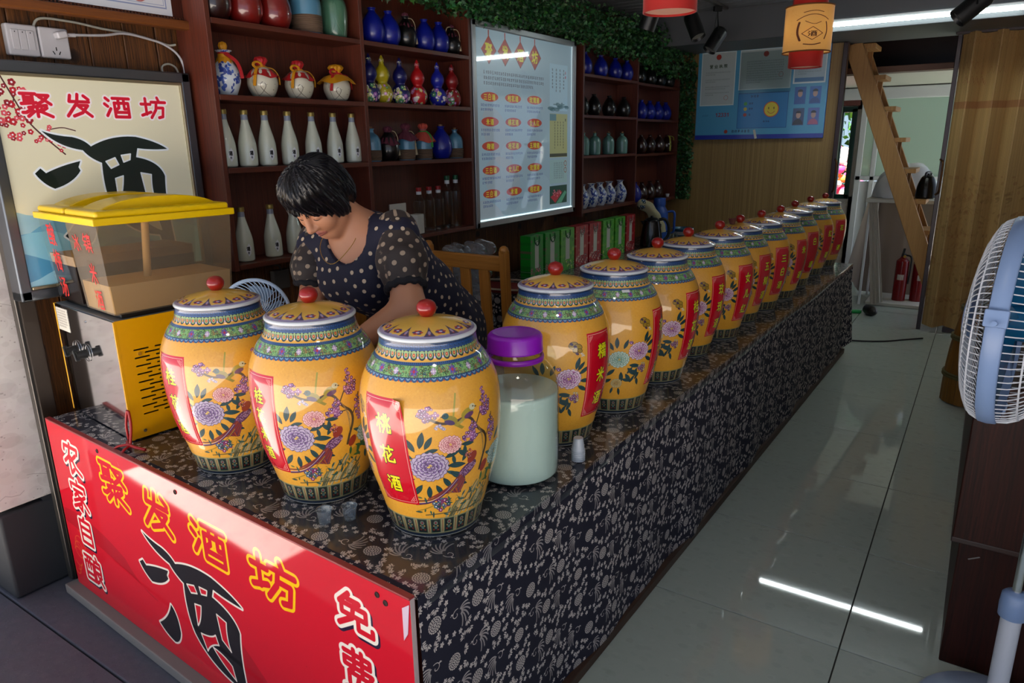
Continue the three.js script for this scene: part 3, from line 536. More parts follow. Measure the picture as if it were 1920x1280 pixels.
T.lantern = canvasTex(768, 384, (g, W, H) => {
  fill(g, '#dcb46c', 0, 0, W, H);
  for (let i = 0; i < 500; i++) { g.globalAlpha = rr(0.05, 0.18); g.strokeStyle = ['#b0742a', '#f0c46a'][i % 2]; g.lineWidth = rr(1, 3); const x = rnd() * W, y = rnd() * H; g.beginPath(); g.moveTo(x, y); g.lineTo(x + rr(-30, 30), y + rr(-30, 30)); g.stroke(); }
  g.globalAlpha = 1;
  for (const cx of [W * 0.25, W * 0.75]) { // wine jar drawing with the character for wine in a diamond
    curveLine(g, [[cx - 70, 150], [cx - 84, 220], [cx - 62, 300]], 12, '#4a2410'); curveLine(g, [[cx + 70, 150], [cx + 84, 220], [cx + 66, 290]], 7, '#4a2410');
    curveLine(g, [[cx - 84, 130], [cx - 50, 100], [cx, 84], [cx + 50, 100], [cx + 84, 130]], 5, '#4a2410'); curveLine(g, [[cx - 50, 70], [cx, 52], [cx + 50, 70]], 5, '#4a2410'); curveLine(g, [[cx - 40, 140], [cx, 176], [cx + 40, 150]], 4, '#4a2410');
    curveLine(g, [[cx - 40, 330], [cx, 342], [cx + 44, 326]], 8, '#4a2410');
    g.strokeStyle = '#4a2410'; g.lineWidth = 4; g.beginPath(); g.moveTo(cx, 190); g.lineTo(cx + 54, 244); g.lineTo(cx, 298); g.lineTo(cx - 54, 244); g.closePath(); g.stroke(); glyph(g, '酒', cx - 24, 220, 48, 48, [[0.11, '#3a1c0c']]);
  }
});
T.certificate = canvasTex(512, 384, (g, W, H) => { fill(g, '#dfe4ec', 0, 0, W, H); g.strokeStyle = '#8c9cc4'; g.lineWidth = 4; g.strokeRect(22, 22, W - 44, H - 44); g.lineWidth = 1.5; g.strokeRect(30, 30, W - 60, H - 60); finePrint(g, 90, 110, 330, 150, 17, '#6a707c'); g.strokeStyle = '#c06a64'; g.lineWidth = 4; g.beginPath(); g.arc(392, 320, 30, 0, 7); g.stroke(); finePrint(g, 372, 304, 40, 30, 11, '#c06a64'); }, { clamp: true });
T.blueWhite = canvasTex(512, 512, (g, W, H) => { fill(g, '#d4dce4', 0, 0, W, H); for (let i = 0; i < 46; i++) { g.globalAlpha = 0.85; g.fillStyle = ['#1c3fa0', '#2f5ac0', '#16308c'][i % 3]; const x = rnd() * W, y = rr(0.12, 0.9) * H; for (let k = 0; k < 6; k++) { g.beginPath(); g.ellipse(x + rr(-26, 26), y + rr(-26, 26), rr(5, 18), rr(4, 12), rnd() * 3, 0, 7); g.fill(); } } g.globalAlpha = 1; fill(g, '#1c3fa0', 0, H - 40, W, 14); fill(g, '#1c3fa0', 0, 30, W, 12); });
T.crackle = canvasTex(512, 512, (g, W, H) => { fill(g, '#d0ccb8', 0, 0, W, H); for (let i = 0; i < 15; i++) { g.strokeStyle = '#3a2f24'; g.globalAlpha = 0.8; g.lineWidth = rr(2, 5); g.beginPath(); const x = rnd() * W, y = rnd() * H; g.moveTo(x, y); g.quadraticCurveTo(x + rr(-80, 80), y + 90, x + rr(-200, 200), y + 230); g.stroke(); } g.globalAlpha = 1; speckle(g, W, H, 60, ['#7d6a50'], 2, 7, 0.4, 0.8); });
const gourdTex = (base) => canvasTex(512, 512, (g, W, H) => { fill(g, base, 0, 0, W, H); const bl = ['#b06ac0', '#d890c8', '#c8d060', '#e0dc90', '#4a9c5c', '#f0e8e0']; for (let i = 0; i < 90; i++) blossoms(g, rnd() * W, H * rr(0.62, 0.99), 10, 10, 1, rr(9, 22), bl); blossoms(g, 260, 200, 40, 30, 6, 14, bl); blossoms(g, 60, 200, 30, 26, 5, 14, bl); }, {});
T.ribs = canvasTex(8, 512, (g, W, H) => { fill(g, '#000', 0, 0, W, H); for (let y = 0; y < H; y += 16) { for (let k = 0; k < 16; k++) { const v = Math.round(127 + 127 * sin((k / 16) * 2 * PI)); fill(g, `rgb(${v},${v},${v})`, 0, y + k, W, 1); } } }, { data: true });
T.sheerDots = canvasTex(512, 512, (g, W, H) => { fill(g, '#2c211f', 0, 0, W, H); g.fillStyle = '#a8927c'; const n = 4; for (let i = 0; i <= n; i++) for (let j = 0; j <= n * 2; j++) { const x = ((i + (j % 2) * 0.5) / n) * W, y = (j / (n * 2)) * H; g.beginPath(); g.ellipse(x, y, 17, 20, 0.3, 0, 7); g.fill(); } });
// ---------- materials ----------
const tex = (t, rx, ry) => { const c = t.clone(); c.repeat.set(rx, ry); return c; };
const M = {
  plank: mat('#ffffff', { map: T.plank, roughness: 0.5 }),
  mdf: mat('#ffffff', { map: T.mdf, roughness: 0.42 }),
  cabinet: mat('#d0a890', { map: T.cabinet, roughness: 0.5, specularIntensity: 0.4 }),
  pine: mat('#ffffff', { map: T.pine, roughness: 0.55 }),
  bamboo: mat('#ffffff', { map: T.bamboo, bumpMap: T.bamboo, bumpScale: 0.001, roughness: 0.45 }),
  bambooPrint: mat('#ffffff', { map: T.bambooPrint, bumpMap: T.bambooPrint, bumpScale: 0.001, roughness: 0.5 }),
  pavement: mat('#ffffff', { map: T.shadedCement, bumpMap: T.shadedCement, bumpScale: 0.002, roughness: 0.9 }),
  plaster: mat('#ffffff', { map: T.plaster, roughness: 0.9 }),
  darkPaint: mat('#26282c', { roughness: 0.75 }),
  tile: mat('#ffffff', { map: T.tile, roughness: 0.03 }),
  grout: mat('#3a3a36', { roughness: 0.9 }),
  slat: mat('#85888e', { roughness: 0.28 }),
  beam: mat('#56585c', { roughness: 0.5 }),
  jamb: mat('#2a0f0d', { roughness: 0.3 }),
  alu: mat('#77726c', { metalness: 0.85, roughness: 0.38 }),
  blackMetal: mat('#0b0b0c', { roughness: 0.4 }),
  steel: mat('#c4c6c8', { metalness: 1, roughness: 0.12 }),
  chrome: mat('#d4d6d8', { metalness: 1, roughness: 0.15 }),
  white: mat('#dcdfe2', { roughness: 0.45 }),
  offWhite: mat('#c9c7bd', { roughness: 0.5 }),
  red: mat('#a01210', { roughness: 0.25 }),
  black: mat('#0c0c0e', { roughness: 0.45 }),
  frosted: mat('#b4c8bc', { roughness: 0.9, transmission: 0.7, thickness: 0 }),
  cloth: mat('#ffffff', { map: T.cloth, roughness: 0.85 }),
  glass: mat('#f4fbf8', { transmission: 1, thickness: 0, roughness: 0.03, ior: 1.5 }),
  clearPlastic: mat('#eef2f2', { transmission: 1, thickness: 0, roughness: 0.1, ior: 1.45 }),
};

// ---------- the setting ----------
const LX = -2.6, RX = 1.9, CEIL = 2.45;
const floor = struct('floor', box(4.6, 0.05, 8.06, (LX + RX) / 2 - 0.05, -0.0325, -5.15), M.grout);
{
  const S = 0.61, gap = 0.004, tiles = [rbox(S - gap, 0.012, S - gap, 0.0012)].map((g) => metric(g, 1.3));
  for (let i = -4; i < 4; i++) for (let k = -1; k < 12; k++) {
    const x = -0.186 + (i + 0.5) * S, z = -2.06 - (k - 0.5) * S;
    if (z > -1 || x < LX || x > RX || (z > -1.3 && x < -0.5)) continue;
    struct('tile', tiles[0], M.tile, floor).position.set(x, -0.006, z);
  }
}
const pavement = struct('pavement', metric(box(14, 0.1, 0.34, -2, -0.052, -0.627), 0.9), M.pavement);  // dark cement apron, the shade up to the sunlit street put into its colour
struct('street', metric(box(14, 0.1, 8.6, -2, -0.052, 3.846), 1.1), mat('#ffffff', { map: T.pavement, roughness: 0.9 }));
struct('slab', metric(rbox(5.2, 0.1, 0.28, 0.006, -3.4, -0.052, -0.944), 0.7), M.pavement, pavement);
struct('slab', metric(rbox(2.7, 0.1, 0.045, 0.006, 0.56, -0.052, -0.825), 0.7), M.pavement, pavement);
// long left wall of charred boards
const wallLeft = struct('wall_left', box(0.1, 2.8, 8.3, LX - 0.062, 1.4, -5.1), M.darkPaint);
{
  const variants = [0, 1, 2, 3].map((i) => { const g = metric(rbox(0.018, CEIL - 0.02, 0.118, 0.004), 0.6); const uv = g.attributes.uv; for (let k = 0; k < uv.count; k++) uv.setXY(k, uv.getX(k) + i * 0.27, uv.getY(k) + i * 0.13); return g; });
  for (let i = 0; i < 47; i++) struct('plank', variants[i % 4], M.plank, wallLeft).position.set(LX - 0.003, CEIL / 2, -1.06 - i * 0.12);
}
struct('wall_right', [box(0.1, 2.8, 5.75, RX + 0.05, 1.4, -3.8), box(1.4, 2.8, 0.06, 1.25, 1.4, -6.63), box(0.06, 0.7, 2.5, 0.6, 2.45, -7.9)], M.plaster);
// front wall above the opening, roof, and two added unseen slabs that shape the street's sun patch
struct('wall_front', [box(0.9, 3.0, 0.12, RX + 0.55, 1.5, -0.98), box(6.5, 0.45, 0.12, -0.35, 2.68, -0.98)], M.plaster);
struct('roof', [box(7.2, 0.12, 7.17, -0.35, 2.86, -3.015), box(4.6, 0.12, 2.7, -1.65, 2.86, -7.95)], M.beam);
struct('sun_blocker_right', box(5.4, 0.08, 1.5, 1.26, 2.84, 1.33), M.beam);
struct('sun_blocker_left', box(5.3, 0.08, 1.5, -5.38, 2.84, 1.33), M.beam);
struct('wall_street', [box(4.5, 2.795, 0.2, -5.36, 1.4, -0.96)], M.plaster);
// concrete pillar and shutter rail left of the counter
{
  const p = struct('pillar', metric(rbox(0.5, 2.48, 0.19, 0.012, -2.857, 1.57, -0.907), 0.6), M.plaster);
  struct('pillar_base', metric(rbox(0.502, 0.32, 0.194, 0.012, -2.857, 0.16, -0.907), 0.6), M.darkPaint, p);
  const r = struct('shutter_rail', rbox(0.03, 2.5, 0.05, 0.003, -2.588, 1.25, -1.0), M.alu);
  struct('channel', rbox(0.014, 2.5, 0.032, 0.002, -2.566, 1.25, -1.005), M.blackMetal, r);
  struct('rail_edge', rbox(0.012, 2.5, 0.046, 0.002, -2.554, 1.25, -1.002), mat('#2e241c', { roughness: 0.4, metalness: 0.5 }), r);
}
// grey sill under the red sign
struct('trim_1', metric(rbox(1.7, 0.035, 0.05, 0.004, 0, 0, 0), 0.5), mat('#77716c', { roughness: 0.8 })).position.set(-1.66, 0.0175, -0.905);
scene.getObjectByName('trim_1').rotation.y = -0.0525;
// ceiling of grey boards
const ceiling = struct('ceiling', box(4.6, 0.06, 4.9, (LX + RX) / 2, CEIL + 0.05, -3.4), M.darkPaint);
{
  const g = rbox(4.5, 0.02, 0.112, 0.007);
  for (let i = 0; i < 40; i++) struct('board', g, M.slat, ceiling).position.set((LX + RX) / 2, CEIL + 0.01, -1.1 - i * 0.118);
}
const soffit = struct('beam', rbox(4.5, 0.26, 0.8, 0.006, (LX + RX) / 2, 2.352, -6.2), M.beam);
// bamboo partition across the back
struct('wall_back', metric(box(1.5, 2.3, 0.03, -1.845, 1.15, -6.47), 1), M.bamboo);
const jl = struct('trim_2', rbox(0.035, 2.22, 0.07, 0.004, -1.078, 1.11, -6.44), M.jamb);
struct('trim_3', rbox(0.03, 2.22, 0.07, 0.004, -0.316, 1.11, -6.44), M.jamb);
{
  const hook = (x) => tube([[x, 1.33, -6.41], [x + 0.02, 1.31, -6.36], [x + 0.025, 1.2, -6.35], [x + 0.02, 1.09, -6.36], [x, 1.07, -6.41]], 0.008, 20, 8);
  solo('door_handle', 'bronze bow handle on the dark jamb left of the stairs', 'handle', hook(-1.07), mat('#5c3a1c', { metalness: 0.6, roughness: 0.35 }));
  solo('door_handle', 'bronze bow handle on the jamb edge of the right bamboo curtain', 'handle', hook(-0.33), mat('#5c3a1c', { metalness: 0.6, roughness: 0.35 }));
}
// back room
struct('wall_far', [box(1.05, 0.85, 0.06, -1.75, 0.425, -9.03), box(0.75, 2.6, 0.06, -1.95, 1.3, -9.03), box(1.05, 0.8, 0.06, -1.75, 2.2, -9.03), box(0.06, 2.8, 0.06, -1.29, 1.4, -9.03), box(1.9, 0.8, 0.06, -0.35, 2.4, -9.03)], M.plaster);
struct('ceiling_2', box(3.2, 0.05, 1.85, -1.0, 2.05, -8.15), M.offWhite);
struct('trim_4', rbox(3.2, 0.05, 0.04, 0.004, -1.0, 2.06, -7.2), mat('#6a4a3a', { roughness: 0.5 }));
struct('ceiling_3', box(3.2, 0.04, 2.4, -1.0, 2.76, -7.95), M.jamb);
struct('wall_loft', box(3.2, 0.72, 0.05, -1.0, 2.43, -8.3), M.jamb);
struct('cornice', rbox(3.1, 0.12, 0.1, 0.01, -1.0, 1.955, -8.95), M.white);
{
  // white framed glazed partition
  const w = struct('partition', [rbox(0.06, 1.95, 0.05, 0.006, -1.245, 0.97, -8.97), rbox(0.05, 1.95, 0.05, 0.006, -1.1, 0.97, -8.97), rbox(1.84, 0.05, 0.05, 0.006, -0.35, 1.06, -8.97), rbox(1.84, 0.06, 0.05, 0.006, -0.35, 0.03, -8.97), rbox(0.05, 1.95, 0.05, 0.006, 0.56, 0.97, -8.97)], M.white);
  for (const [x0, x1] of [[-1.215, -1.125], [-1.075, 0.535]]) {
    struct('pane', box(x1 - x0, 0.85, 0.012, (x0 + x1) / 2, 1.49, -8.98), M.frosted, w);
    struct('panel', box(x1 - x0, 0.97, 0.02, (x0 + x1) / 2, 0.54, -8.98), M.white, w);
  }
  const win = struct('window_1', [rbox(0.05, 0.98, 0.06, 0.004, -1.345, 1.32, -8.99), rbox(0.05, 0.98, 0.06, 0.004, -1.48, 1.32, -8.99), rbox(0.05, 0.98, 0.06, 0.004, -1.57, 1.32, -8.99), rbox(0.28, 0.06, 0.06, 0.004, -1.46, 1.8, -8.99), rbox(0.28, 0.05, 0.06, 0.004, -1.46, 0.85, -8.99)], mat('#12332f', { roughness: 0.4 }));
  struct('pane', box(0.09, 0.9, 0.006, -1.412, 1.33, -8.99), M.glass, win);
  struct('pane', box(0.05, 0.9, 0.006, -1.525, 1.33, -8.99), M.glass, win);
  struct('trim_5', rbox(0.3, 0.09, 0.05, 0.004, -1.45, 1.885, -8.98), mat('#6a3a34', { roughness: 0.5 }));
}
// ---------- counter ----------
const LP = (a) => a.map(([x, z]) => [x, -z]); // plan outline for extrude, turned to lie flat
const PLAN = [[-2.477, -0.973], [-0.822, -0.886], [-0.726, -5.407], [-1.2, -5.417], [-1.28, -1.47], [-2.45, -1.53]];
const flat = (pts, h, y) => extrude(LP(pts), h).rotateX(-PI / 2).translate(0, y, 0);
const inset = (k) => PLAN.map(([x, z], i) => { const c = [[1, -1], [-1, -1], [-1, 1], [1, 1], [1, 1], [1, 1]][i]; return [x + c[0] * k, z + c[1] * k]; });
{
  const t = thing('counter', 'long L-shaped shop counter under patterned navy cloth, carrying the yellow jars', 'counter');
  part(t, 'carcass', flat(inset(0.02), 0.61, 0.03), M.mdf);
  part(t, 'plinth', [beam([-0.815, 0.018, -0.93], [-0.72, 0.018, -5.4], 0.03, 0.036)], mat('#3a2318', { roughness: 0.5 }));
  const c = thing('tablecloth', 'navy batik cloth with beige peonies and phoenixes covering the long counter', 'tablecloth');
  part(c, 'cloth_top', metric(flat(PLAN, 0.004, 0.644), 0.3), M.cloth);
  // hanging side along the aisle, with soft ripples, and the far end
  const A = V(-0.822, 0, -0.886), B = V(-0.726, 0, -5.407);
  const side = new THREE.PlaneGeometry(1, 1, 240, 14), p = side.attributes.position, uv = side.attributes.uv;
  for (let i = 0; i < p.count; i++) {
    const s = p.getX(i) + 0.5, d = 0.5 - p.getY(i), L = s * 4.522, y = 0.648 - d * (0.617 - 0.06 * Math.max(0, (s - 0.93) / 0.07) + 0.006 * sin(L * 5));
    const out = 0.003 + d * (0.008 + 0.007 * sin(L * 9.1) + 0.005 * sin(L * 17 + 1) + 0.05 * Math.max(0, (s - 0.97) / 0.03));
    p.setXYZ(i, A.x + (B.x - A.x) * s + out, y, A.z + (B.z - A.z) * s);
    uv.setXY(i, L / 0.3, y / 0.3);
  }
  side.computeVertexNormals();
  part(c, 'cloth_side', side, M.cloth);
  const end = new THREE.PlaneGeometry(0.5, 0.6, 20, 10), q = end.attributes.position;
  for (let i = 0; i < q.count; i++) { const x = q.getX(i), y = q.getY(i), d = (0.3 - y) / 0.6; q.setXYZ(i, -0.965 + x, 0.346 + y, -5.42 - d * 0.02 - d * 0.012 * sin(x * 40)); }
  end.computeVertexNormals();
  part(c, 'cloth_end', metric(end, 0.3), M.cloth);
  part(c, 'cloth_inside', metric(beam([-1.205, 0.34, -5.41], [-1.285, 0.34, -1.5], 0.6, 0.004), 0.3), M.cloth);
  // clear sheet over the cloth, folded over the aisle edge
  const s = thing('plastic_sheet', 'clear glossy plastic sheet laid over the counter cloth', 'sheet');
  const flatSheet = new THREE.ShapeGeometry(new THREE.Shape(LP([[-2.47, -0.985], [-0.812, -0.9], [-0.716, -5.4], [-1.2, -5.41], [-1.27, -1.46], [-2.45, -1.52]]).map((a) => new THREE.Vector2(...a)))).rotateX(-PI / 2).translate(0, 0.6505, 0);
  part(s, 'sheet_top', flatSheet, mat('#f2f4f6', { transmission: 1, thickness: 0, roughness: 0.12, ior: 1.5 }));
  const fold = new THREE.PlaneGeometry(1, 1, 60, 3), f = fold.attributes.position;
  for (let i = 0; i < f.count; i++) { const u = f.getX(i) + 0.5, d = 0.5 - f.getY(i); f.setXYZ(i, -0.812 + 0.096 * u + 0.004 * sin(d * 3), 0.6505 - d * (0.03 + 0.006 * sin(u * 19)), -0.9 - 4.5 * u); }
  fold.computeVertexNormals();
  part(s, 'sheet_fold', fold, mat('#f2f4f6', { transmission: 1, thickness: 0, roughness: 0.12, ior: 1.5 }));
}
{
  const s = thing('shop_sign', 'red printed front panel with yellow shop name and big black wine character', 'sign', [-2.479, 0, -0.966], -0.0525 + 0);
  s.rotation.y = -Math.atan2(0.087, 1.655);
  const L = 1.657, y0 = 0.036, g = new THREE.PlaneGeometry(L, 0.65 - y0).translate(L / 2, (0.65 + y0) / 2, 0.0085);
  const uv = g.attributes.uv;
  for (let i = 0; i < uv.count; i++) uv.setY(i, uv.getY(i) * (1 - y0 / 0.65) + y0 / 0.65);
  part(s, 'print', g, mat('#ffffff', { map: T.sign, roughness: 0.8, specularIntensity: 0.15, clearcoat: 1, clearcoatRoughness: 0.05 }));
  part(s, 'backing', rbox(L, 0.65 - y0, 0.014, 0.002, L / 2, (0.65 + y0) / 2, 0.001), mat('#b9a8a4', { roughness: 0.6 }));
  part(s, 'edge_strip', rbox(L, 0.006, 0.016, 0.002, L / 2, 0.651, 0.002), mat('#8c2a2c', { roughness: 0.4 }));
  for (const [u, y] of [[0.215, 0.627], [0.48, 0.623], [0.944, 0.625], [0.958, 0.615]]) part(s, 'screw_hole', [torus(0.0055, 0.0016, 6, 14).translate(u * L, y, 0.009), new THREE.CircleGeometry(0.005, 12).translate(u * L, y, 0.0091)], mat('#2c1210', { roughness: 0.8 }));
  const curl = extrude([[0, 0], [0.012, 0.02], [0.02, 0.09], [0, 0.075]], 0.001).translate(L - 0.021, 0.55, 0.0095);
  part(s, 'peeled_corner', curl, mat('#c9b4c4', { roughness: 0.5 }), 'pale torn strip at the top right edge');
}
// ---------- big ceramic jars ----------
const JP = [[0.0, 0], [0.1, 0], [0.105, 0.003], [0.107, 0.01], [0.122, 0.07], [0.1335, 0.11], [0.1445, 0.15], [0.153, 0.2], [0.1565, 0.23], [0.1585, 0.265], [0.1585, 0.295], [0.1565, 0.325], [0.152, 0.348], [0.144, 0.37], [0.1355, 0.387], [0.126, 0.402], [0.118, 0.412], [0.112, 0.421], [0.109, 0.432], [0.107, 0.444], [0.107, 0.452]];
const jarR = (y) => { for (let i = 2; i < JP.length; i++) if (y <= JP[i][1]) { const [r0, y0] = JP[i - 1], [r1, y1] = JP[i]; return r0 + ((r1 - r0) * (y - y0)) / Math.max(1e-6, y1 - y0); } return 0.107; };
const smoothProfile = (pts, n) => new THREE.SplineCurve(pts.map((p) => new THREE.Vector2(...p))).getPoints(n).map((p) => [Math.max(0, p.x), p.y]);
function jarBody() {
  const g = lathe([[0, 0], ...smoothProfile(JP.slice(1), 60)], 72), uv = g.attributes.uv, p = g.attributes.position;
  for (let i = 0; i < uv.count; i++) uv.setY(i, p.getY(i) / JH);
  return g;
}
const JG = {
  body: jarBody(),
  rim: lathe([[0.1, 0.452], [0.1075, 0.4525], [0.109, 0.4555], [0.1085, 0.459], [0.1055, 0.4612], [0.1035, 0.461]], 64),
  lid: (() => { const pts = smoothProfile([[0.1045, 0.4608], [0.092, 0.4675], [0.07, 0.475], [0.045, 0.4805], [0.02, 0.485], [0, 0.487]], 24); const g = lathe(pts, 64), uv = g.attributes.uv, p = g.attributes.position; for (let i = 0; i < uv.count; i++) uv.setY(i, 1 - Math.min(1, Math.hypot(p.getX(i), p.getZ(i)) / 0.104)); return g; })(),
  knob: lathe(smoothProfile([[0.012, 0.482], [0.0135, 0.486], [0.019, 0.493], [0.0222, 0.502], [0.0205, 0.512], [0.013, 0.52], [0, 0.5235]], 22), 32),
};
const glaze = { roughness: 0.45, clearcoat: 1, clearcoatRoughness: 0.04 };
const JM = { body: mat('#ffffff', { map: T.jar, ...glaze }), rim: mat('#cdd2d8', glaze), lid: mat('#ffffff', { map: T.lid, ...glaze }), knob: mat('#8c0c08', { roughness: 0.5, specularIntensity: 0.3, clearcoat: 1, clearcoatRoughness: 0.03 }) };
function labelGeo(curl) {
  const W = 0.1, y0 = 0.095, y1 = 0.345, nx = 14, ny = 18, pos = [], uv = [], idx = [];
  for (let j = 0; j <= ny; j++) for (let i = 0; i <= nx; i++) {
    const u = i / nx, v = j / ny, y = y0 + (y1 - y0) * v, th = ((u - 0.5) * W) / 0.146 + (0.5 - v) * curl * 0.12;
    let r = jarR(y) + 0.0022;
    if (curl) r += 0.05 * Math.max(0, u - 0.78) * Math.max(0, v - 0.86) * 8;
    if (i === 0 || i === nx || j === 0 || j === ny) r -= curl && u > 0.8 && v > 0.88 ? 0 : 0.0018;
    pos.push(sin(th) * r, y, cos(th) * r); uv.push(u, v);
  }
  for (let j = 0; j < ny; j++) for (let i = 0; i < nx; i++) { const a = j * (nx + 1) + i, b = a + 1, c = a + nx + 1, d = c + 1; idx.push(a, b, d, a, d, c); }
  const g = new THREE.BufferGeometry();
  g.setAttribute('position', new THREE.Float32BufferAttribute(pos, 3)); g.setAttribute('uv', new THREE.Float32BufferAttribute(uv, 2)); g.setIndex(idx); g.computeVertexNormals();
  return g;
}
const labelFlat = labelGeo(0), labelCurl = labelGeo(1);
const jarRoot = new THREE.Group();
{
  part(jarRoot, 'body', JG.body, JM.body);
  const lid = part(jarRoot, 'lid', JG.lid, JM.lid);
  part(lid, 'lid_rim', JG.rim, JM.rim);
  part(lid, 'knob', JG.knob, JM.knob);
}
const JARS = [ // x, z, label direction in degrees, label text, scale, description
  [-0.99, -1.154, 2, '桃花酒', 1, 'yellow wine jar at the counter corner, nearest of all, its red label peeling'],
  [-1.33, -1.12, -7, '桂花米酒', 1, 'yellow ceramic wine jar in the middle of the three along the red sign'],
  [-1.667, -1.1, -1, '桂花酒', 1, 'yellow ceramic wine jar next to the drink dispenser'],
  [-0.994, -1.726, 83, '糯米酒', 1, 'yellow ceramic wine jar right behind the purple-lidded glass jug'],
  [-0.964, -2.047, 97, '酒米酒', 1, 'yellow wine jar with a white price tag on its shoulder, second behind the purple-lidded jug'],
  [-0.955, -2.385, 84, '桂花酒', 0.99, 'yellow wine jar third behind the purple-lidded jug along the aisle, its red label turned sideways'],
  [-0.972, -2.747, 79, '玫瑰酒', 0.985, 'yellow wine jar fourth behind the purple-lidded jug along the aisle'],
  [-0.947, -3.067, 72, '女儿红', 0.98, 'yellow wine jar just before the one carrying a cup, red label facing the aisle'],
  [-0.954, -3.396, 75, '五粮酒', 0.97, 'yellow wine jar with a small ceramic cup on its lid'],
  [-0.936, -3.704, 66, '三白酒', 0.965, 'yellow wine jar directly behind the one with a cup on its lid'],
  [-0.919, -4.03, 72, '米酒', 0.96, 'fourth yellow wine jar from the far end of the counter'],
  [-0.93, -4.42, 66, '白酒', 0.955, 'third yellow wine jar from the far end of the counter'],
  [-0.925, -4.83, 70, '红酒', 0.95, 'second to last yellow wine jar at the far end of the counter'],
  [-0.909, -5.23, 62, '花酒', 0.94, 'last yellow wine jar at the far end of the counter by the doorway'],
];
const labelMats = {};
JARS.forEach(([x, z, deg, text, s, label], i) => {
  const o = jarRoot.clone();
  o.name = numbered('wine_jar');
  o.position.set(x, 0.6512, z);
  o.rotation.y = (deg * PI) / 180;
  o.scale.setScalar(s);
  o.userData = { label, category: 'jar', group: 'yellow wine jars on the counter' };
  const m = (labelMats[text] ||= mat('#ffffff', { map: labelTex(text), roughness: 0.25, clearcoat: 1, clearcoatRoughness: 0.06 }));
  part(o, 'label', i === 0 ? labelCurl : labelFlat, m);
  if (i === 4) part(o, 'price_tag', rbox(0.024, 0.011, 0.001, 0.0004).rotateX(-0.95).rotateY(-0.95).translate(-0.103, 0.408, 0.0735), M.white);
  scene.add(o);
});
solo('cup', 'small glazed ceramic cup resting on a jar lid beside the knob', 'cup', lathe([[0.009, 0], [0.012, 0.001], [0.017, 0.02], [0.02, 0.026], [0.018, 0.026], [0.012, 0.004], [0, 0.003]], 24), mat('#6a3a34', { roughness: 0.2 }), [-0.975, 0.6512 + 0.4665, -3.345]);
// ---------- glass jug with purple lid ----------
{
  const t = thing('glass_jug', 'big clear jug of cloudy rice wine with a purple screw lid', 'jug', [-0.955, 0.6512, -1.452]);
  const out = smoothProfile([[0.1, 0.0005], [0.109, 0.008], [0.113, 0.025], [0.113, 0.14], [0.1135, 0.2], [0.112, 0.245], [0.102, 0.278], [0.084, 0.302], [0.07, 0.313], [0.066, 0.322], [0.066, 0.352]], 46);
  const ribs = out.map(([r, y]) => [r + (y > 0.03 && y < 0.24 ? 0.0012 * Math.max(0, sin(y * 100)) ** 6 : 0), y]);
  const inner = [...out].reverse().map(([r, y]) => [r - 0.004, Math.max(y, 0.006)]);
  part(t, 'glass_body', lathe([[0, 0.0005], ...ribs], 56), mat('#eef6f2', { transmission: 1, thickness: 0, roughness: 0.02, ior: 1.48 }));
  part(t, 'liquid', lathe([[0, 0.007], ...out.filter(([, y]) => y > 0.008 && y < 0.236).map(([r, y]) => [r - 0.0035, y]), [0.108, 0.238], [0, 0.238]], 56), mat('#d4e2dc', { roughness: 0.4, clearcoat: 1, clearcoatRoughness: 0.03 }), 'cloudy pale green-white rice wine');
  const lid = part(t, 'lid', [lathe([[0, 0.384], [0.06, 0.385], [0.066, 0.382], [0.0705, 0.376], [0.0715, 0.345], [0.0725, 0.343], [0.0725, 0.339], [0.068, 0.338]], 56), lathe([[0.05, 0.3852], [0.056, 0.3862], [0.06, 0.3852]], 56)], mat('#8c14b4', { roughness: 0.3 }));
  part(lid, 'carry_ring', [lathe([[0.068, 0.327], [0.0735, 0.327], [0.0745, 0.321], [0.0735, 0.314], [0.069, 0.314]], 56), rbox(0.03, 0.013, 0.02, 0.004, -0.074, 0.32, 0.02), rbox(0.02, 0.011, 0.03, 0.004, -0.085, 0.319, 0.006)], mat('#80109f', { roughness: 0.3 }));
}
// ---------- tasting cups ----------
const cupGlass = mat('#eaf0f4', { transmission: 0.95, thickness: 0, roughness: 0.08, ior: 1.45 });
const cupG = lathe([[0, 0.001], [0.0125, 0.001], [0.0135, 0.002], [0.0175, 0.034], [0.0195, 0.036], [0.0195, 0.0372], [0.0168, 0.036], [0.013, 0.003], [0, 0.0028]], 28);
solo('plastic_cup', 'small clear tasting cup behind the red sign, the left one of the loose pair', 'cup', cupG, cupGlass, [-1.185, 0.651, -0.984], 0, 'loose tasting cups');
solo('plastic_cup', 'small clear tasting cup next to the corner jar, the right one of the loose pair', 'cup', cupG, cupGlass, [-1.148, 0.651, -1.028], 0, 'loose tasting cups');
{
  const st = mat('#e2e8ee', { transmission: 0.6, thickness: 0, roughness: 0.3 });
  const t = thing('cup_stack', 'stack of nested clear tasting cups at the counter edge beside the purple-lidded jug', 'cups', [-0.845, 0.651, -1.595]);
  for (let k = 0; k < 6; k++) part(t, 'cup', cupG.clone().rotateX(PI).translate(0, 0.038 + k * 0.006, 0), st);
}
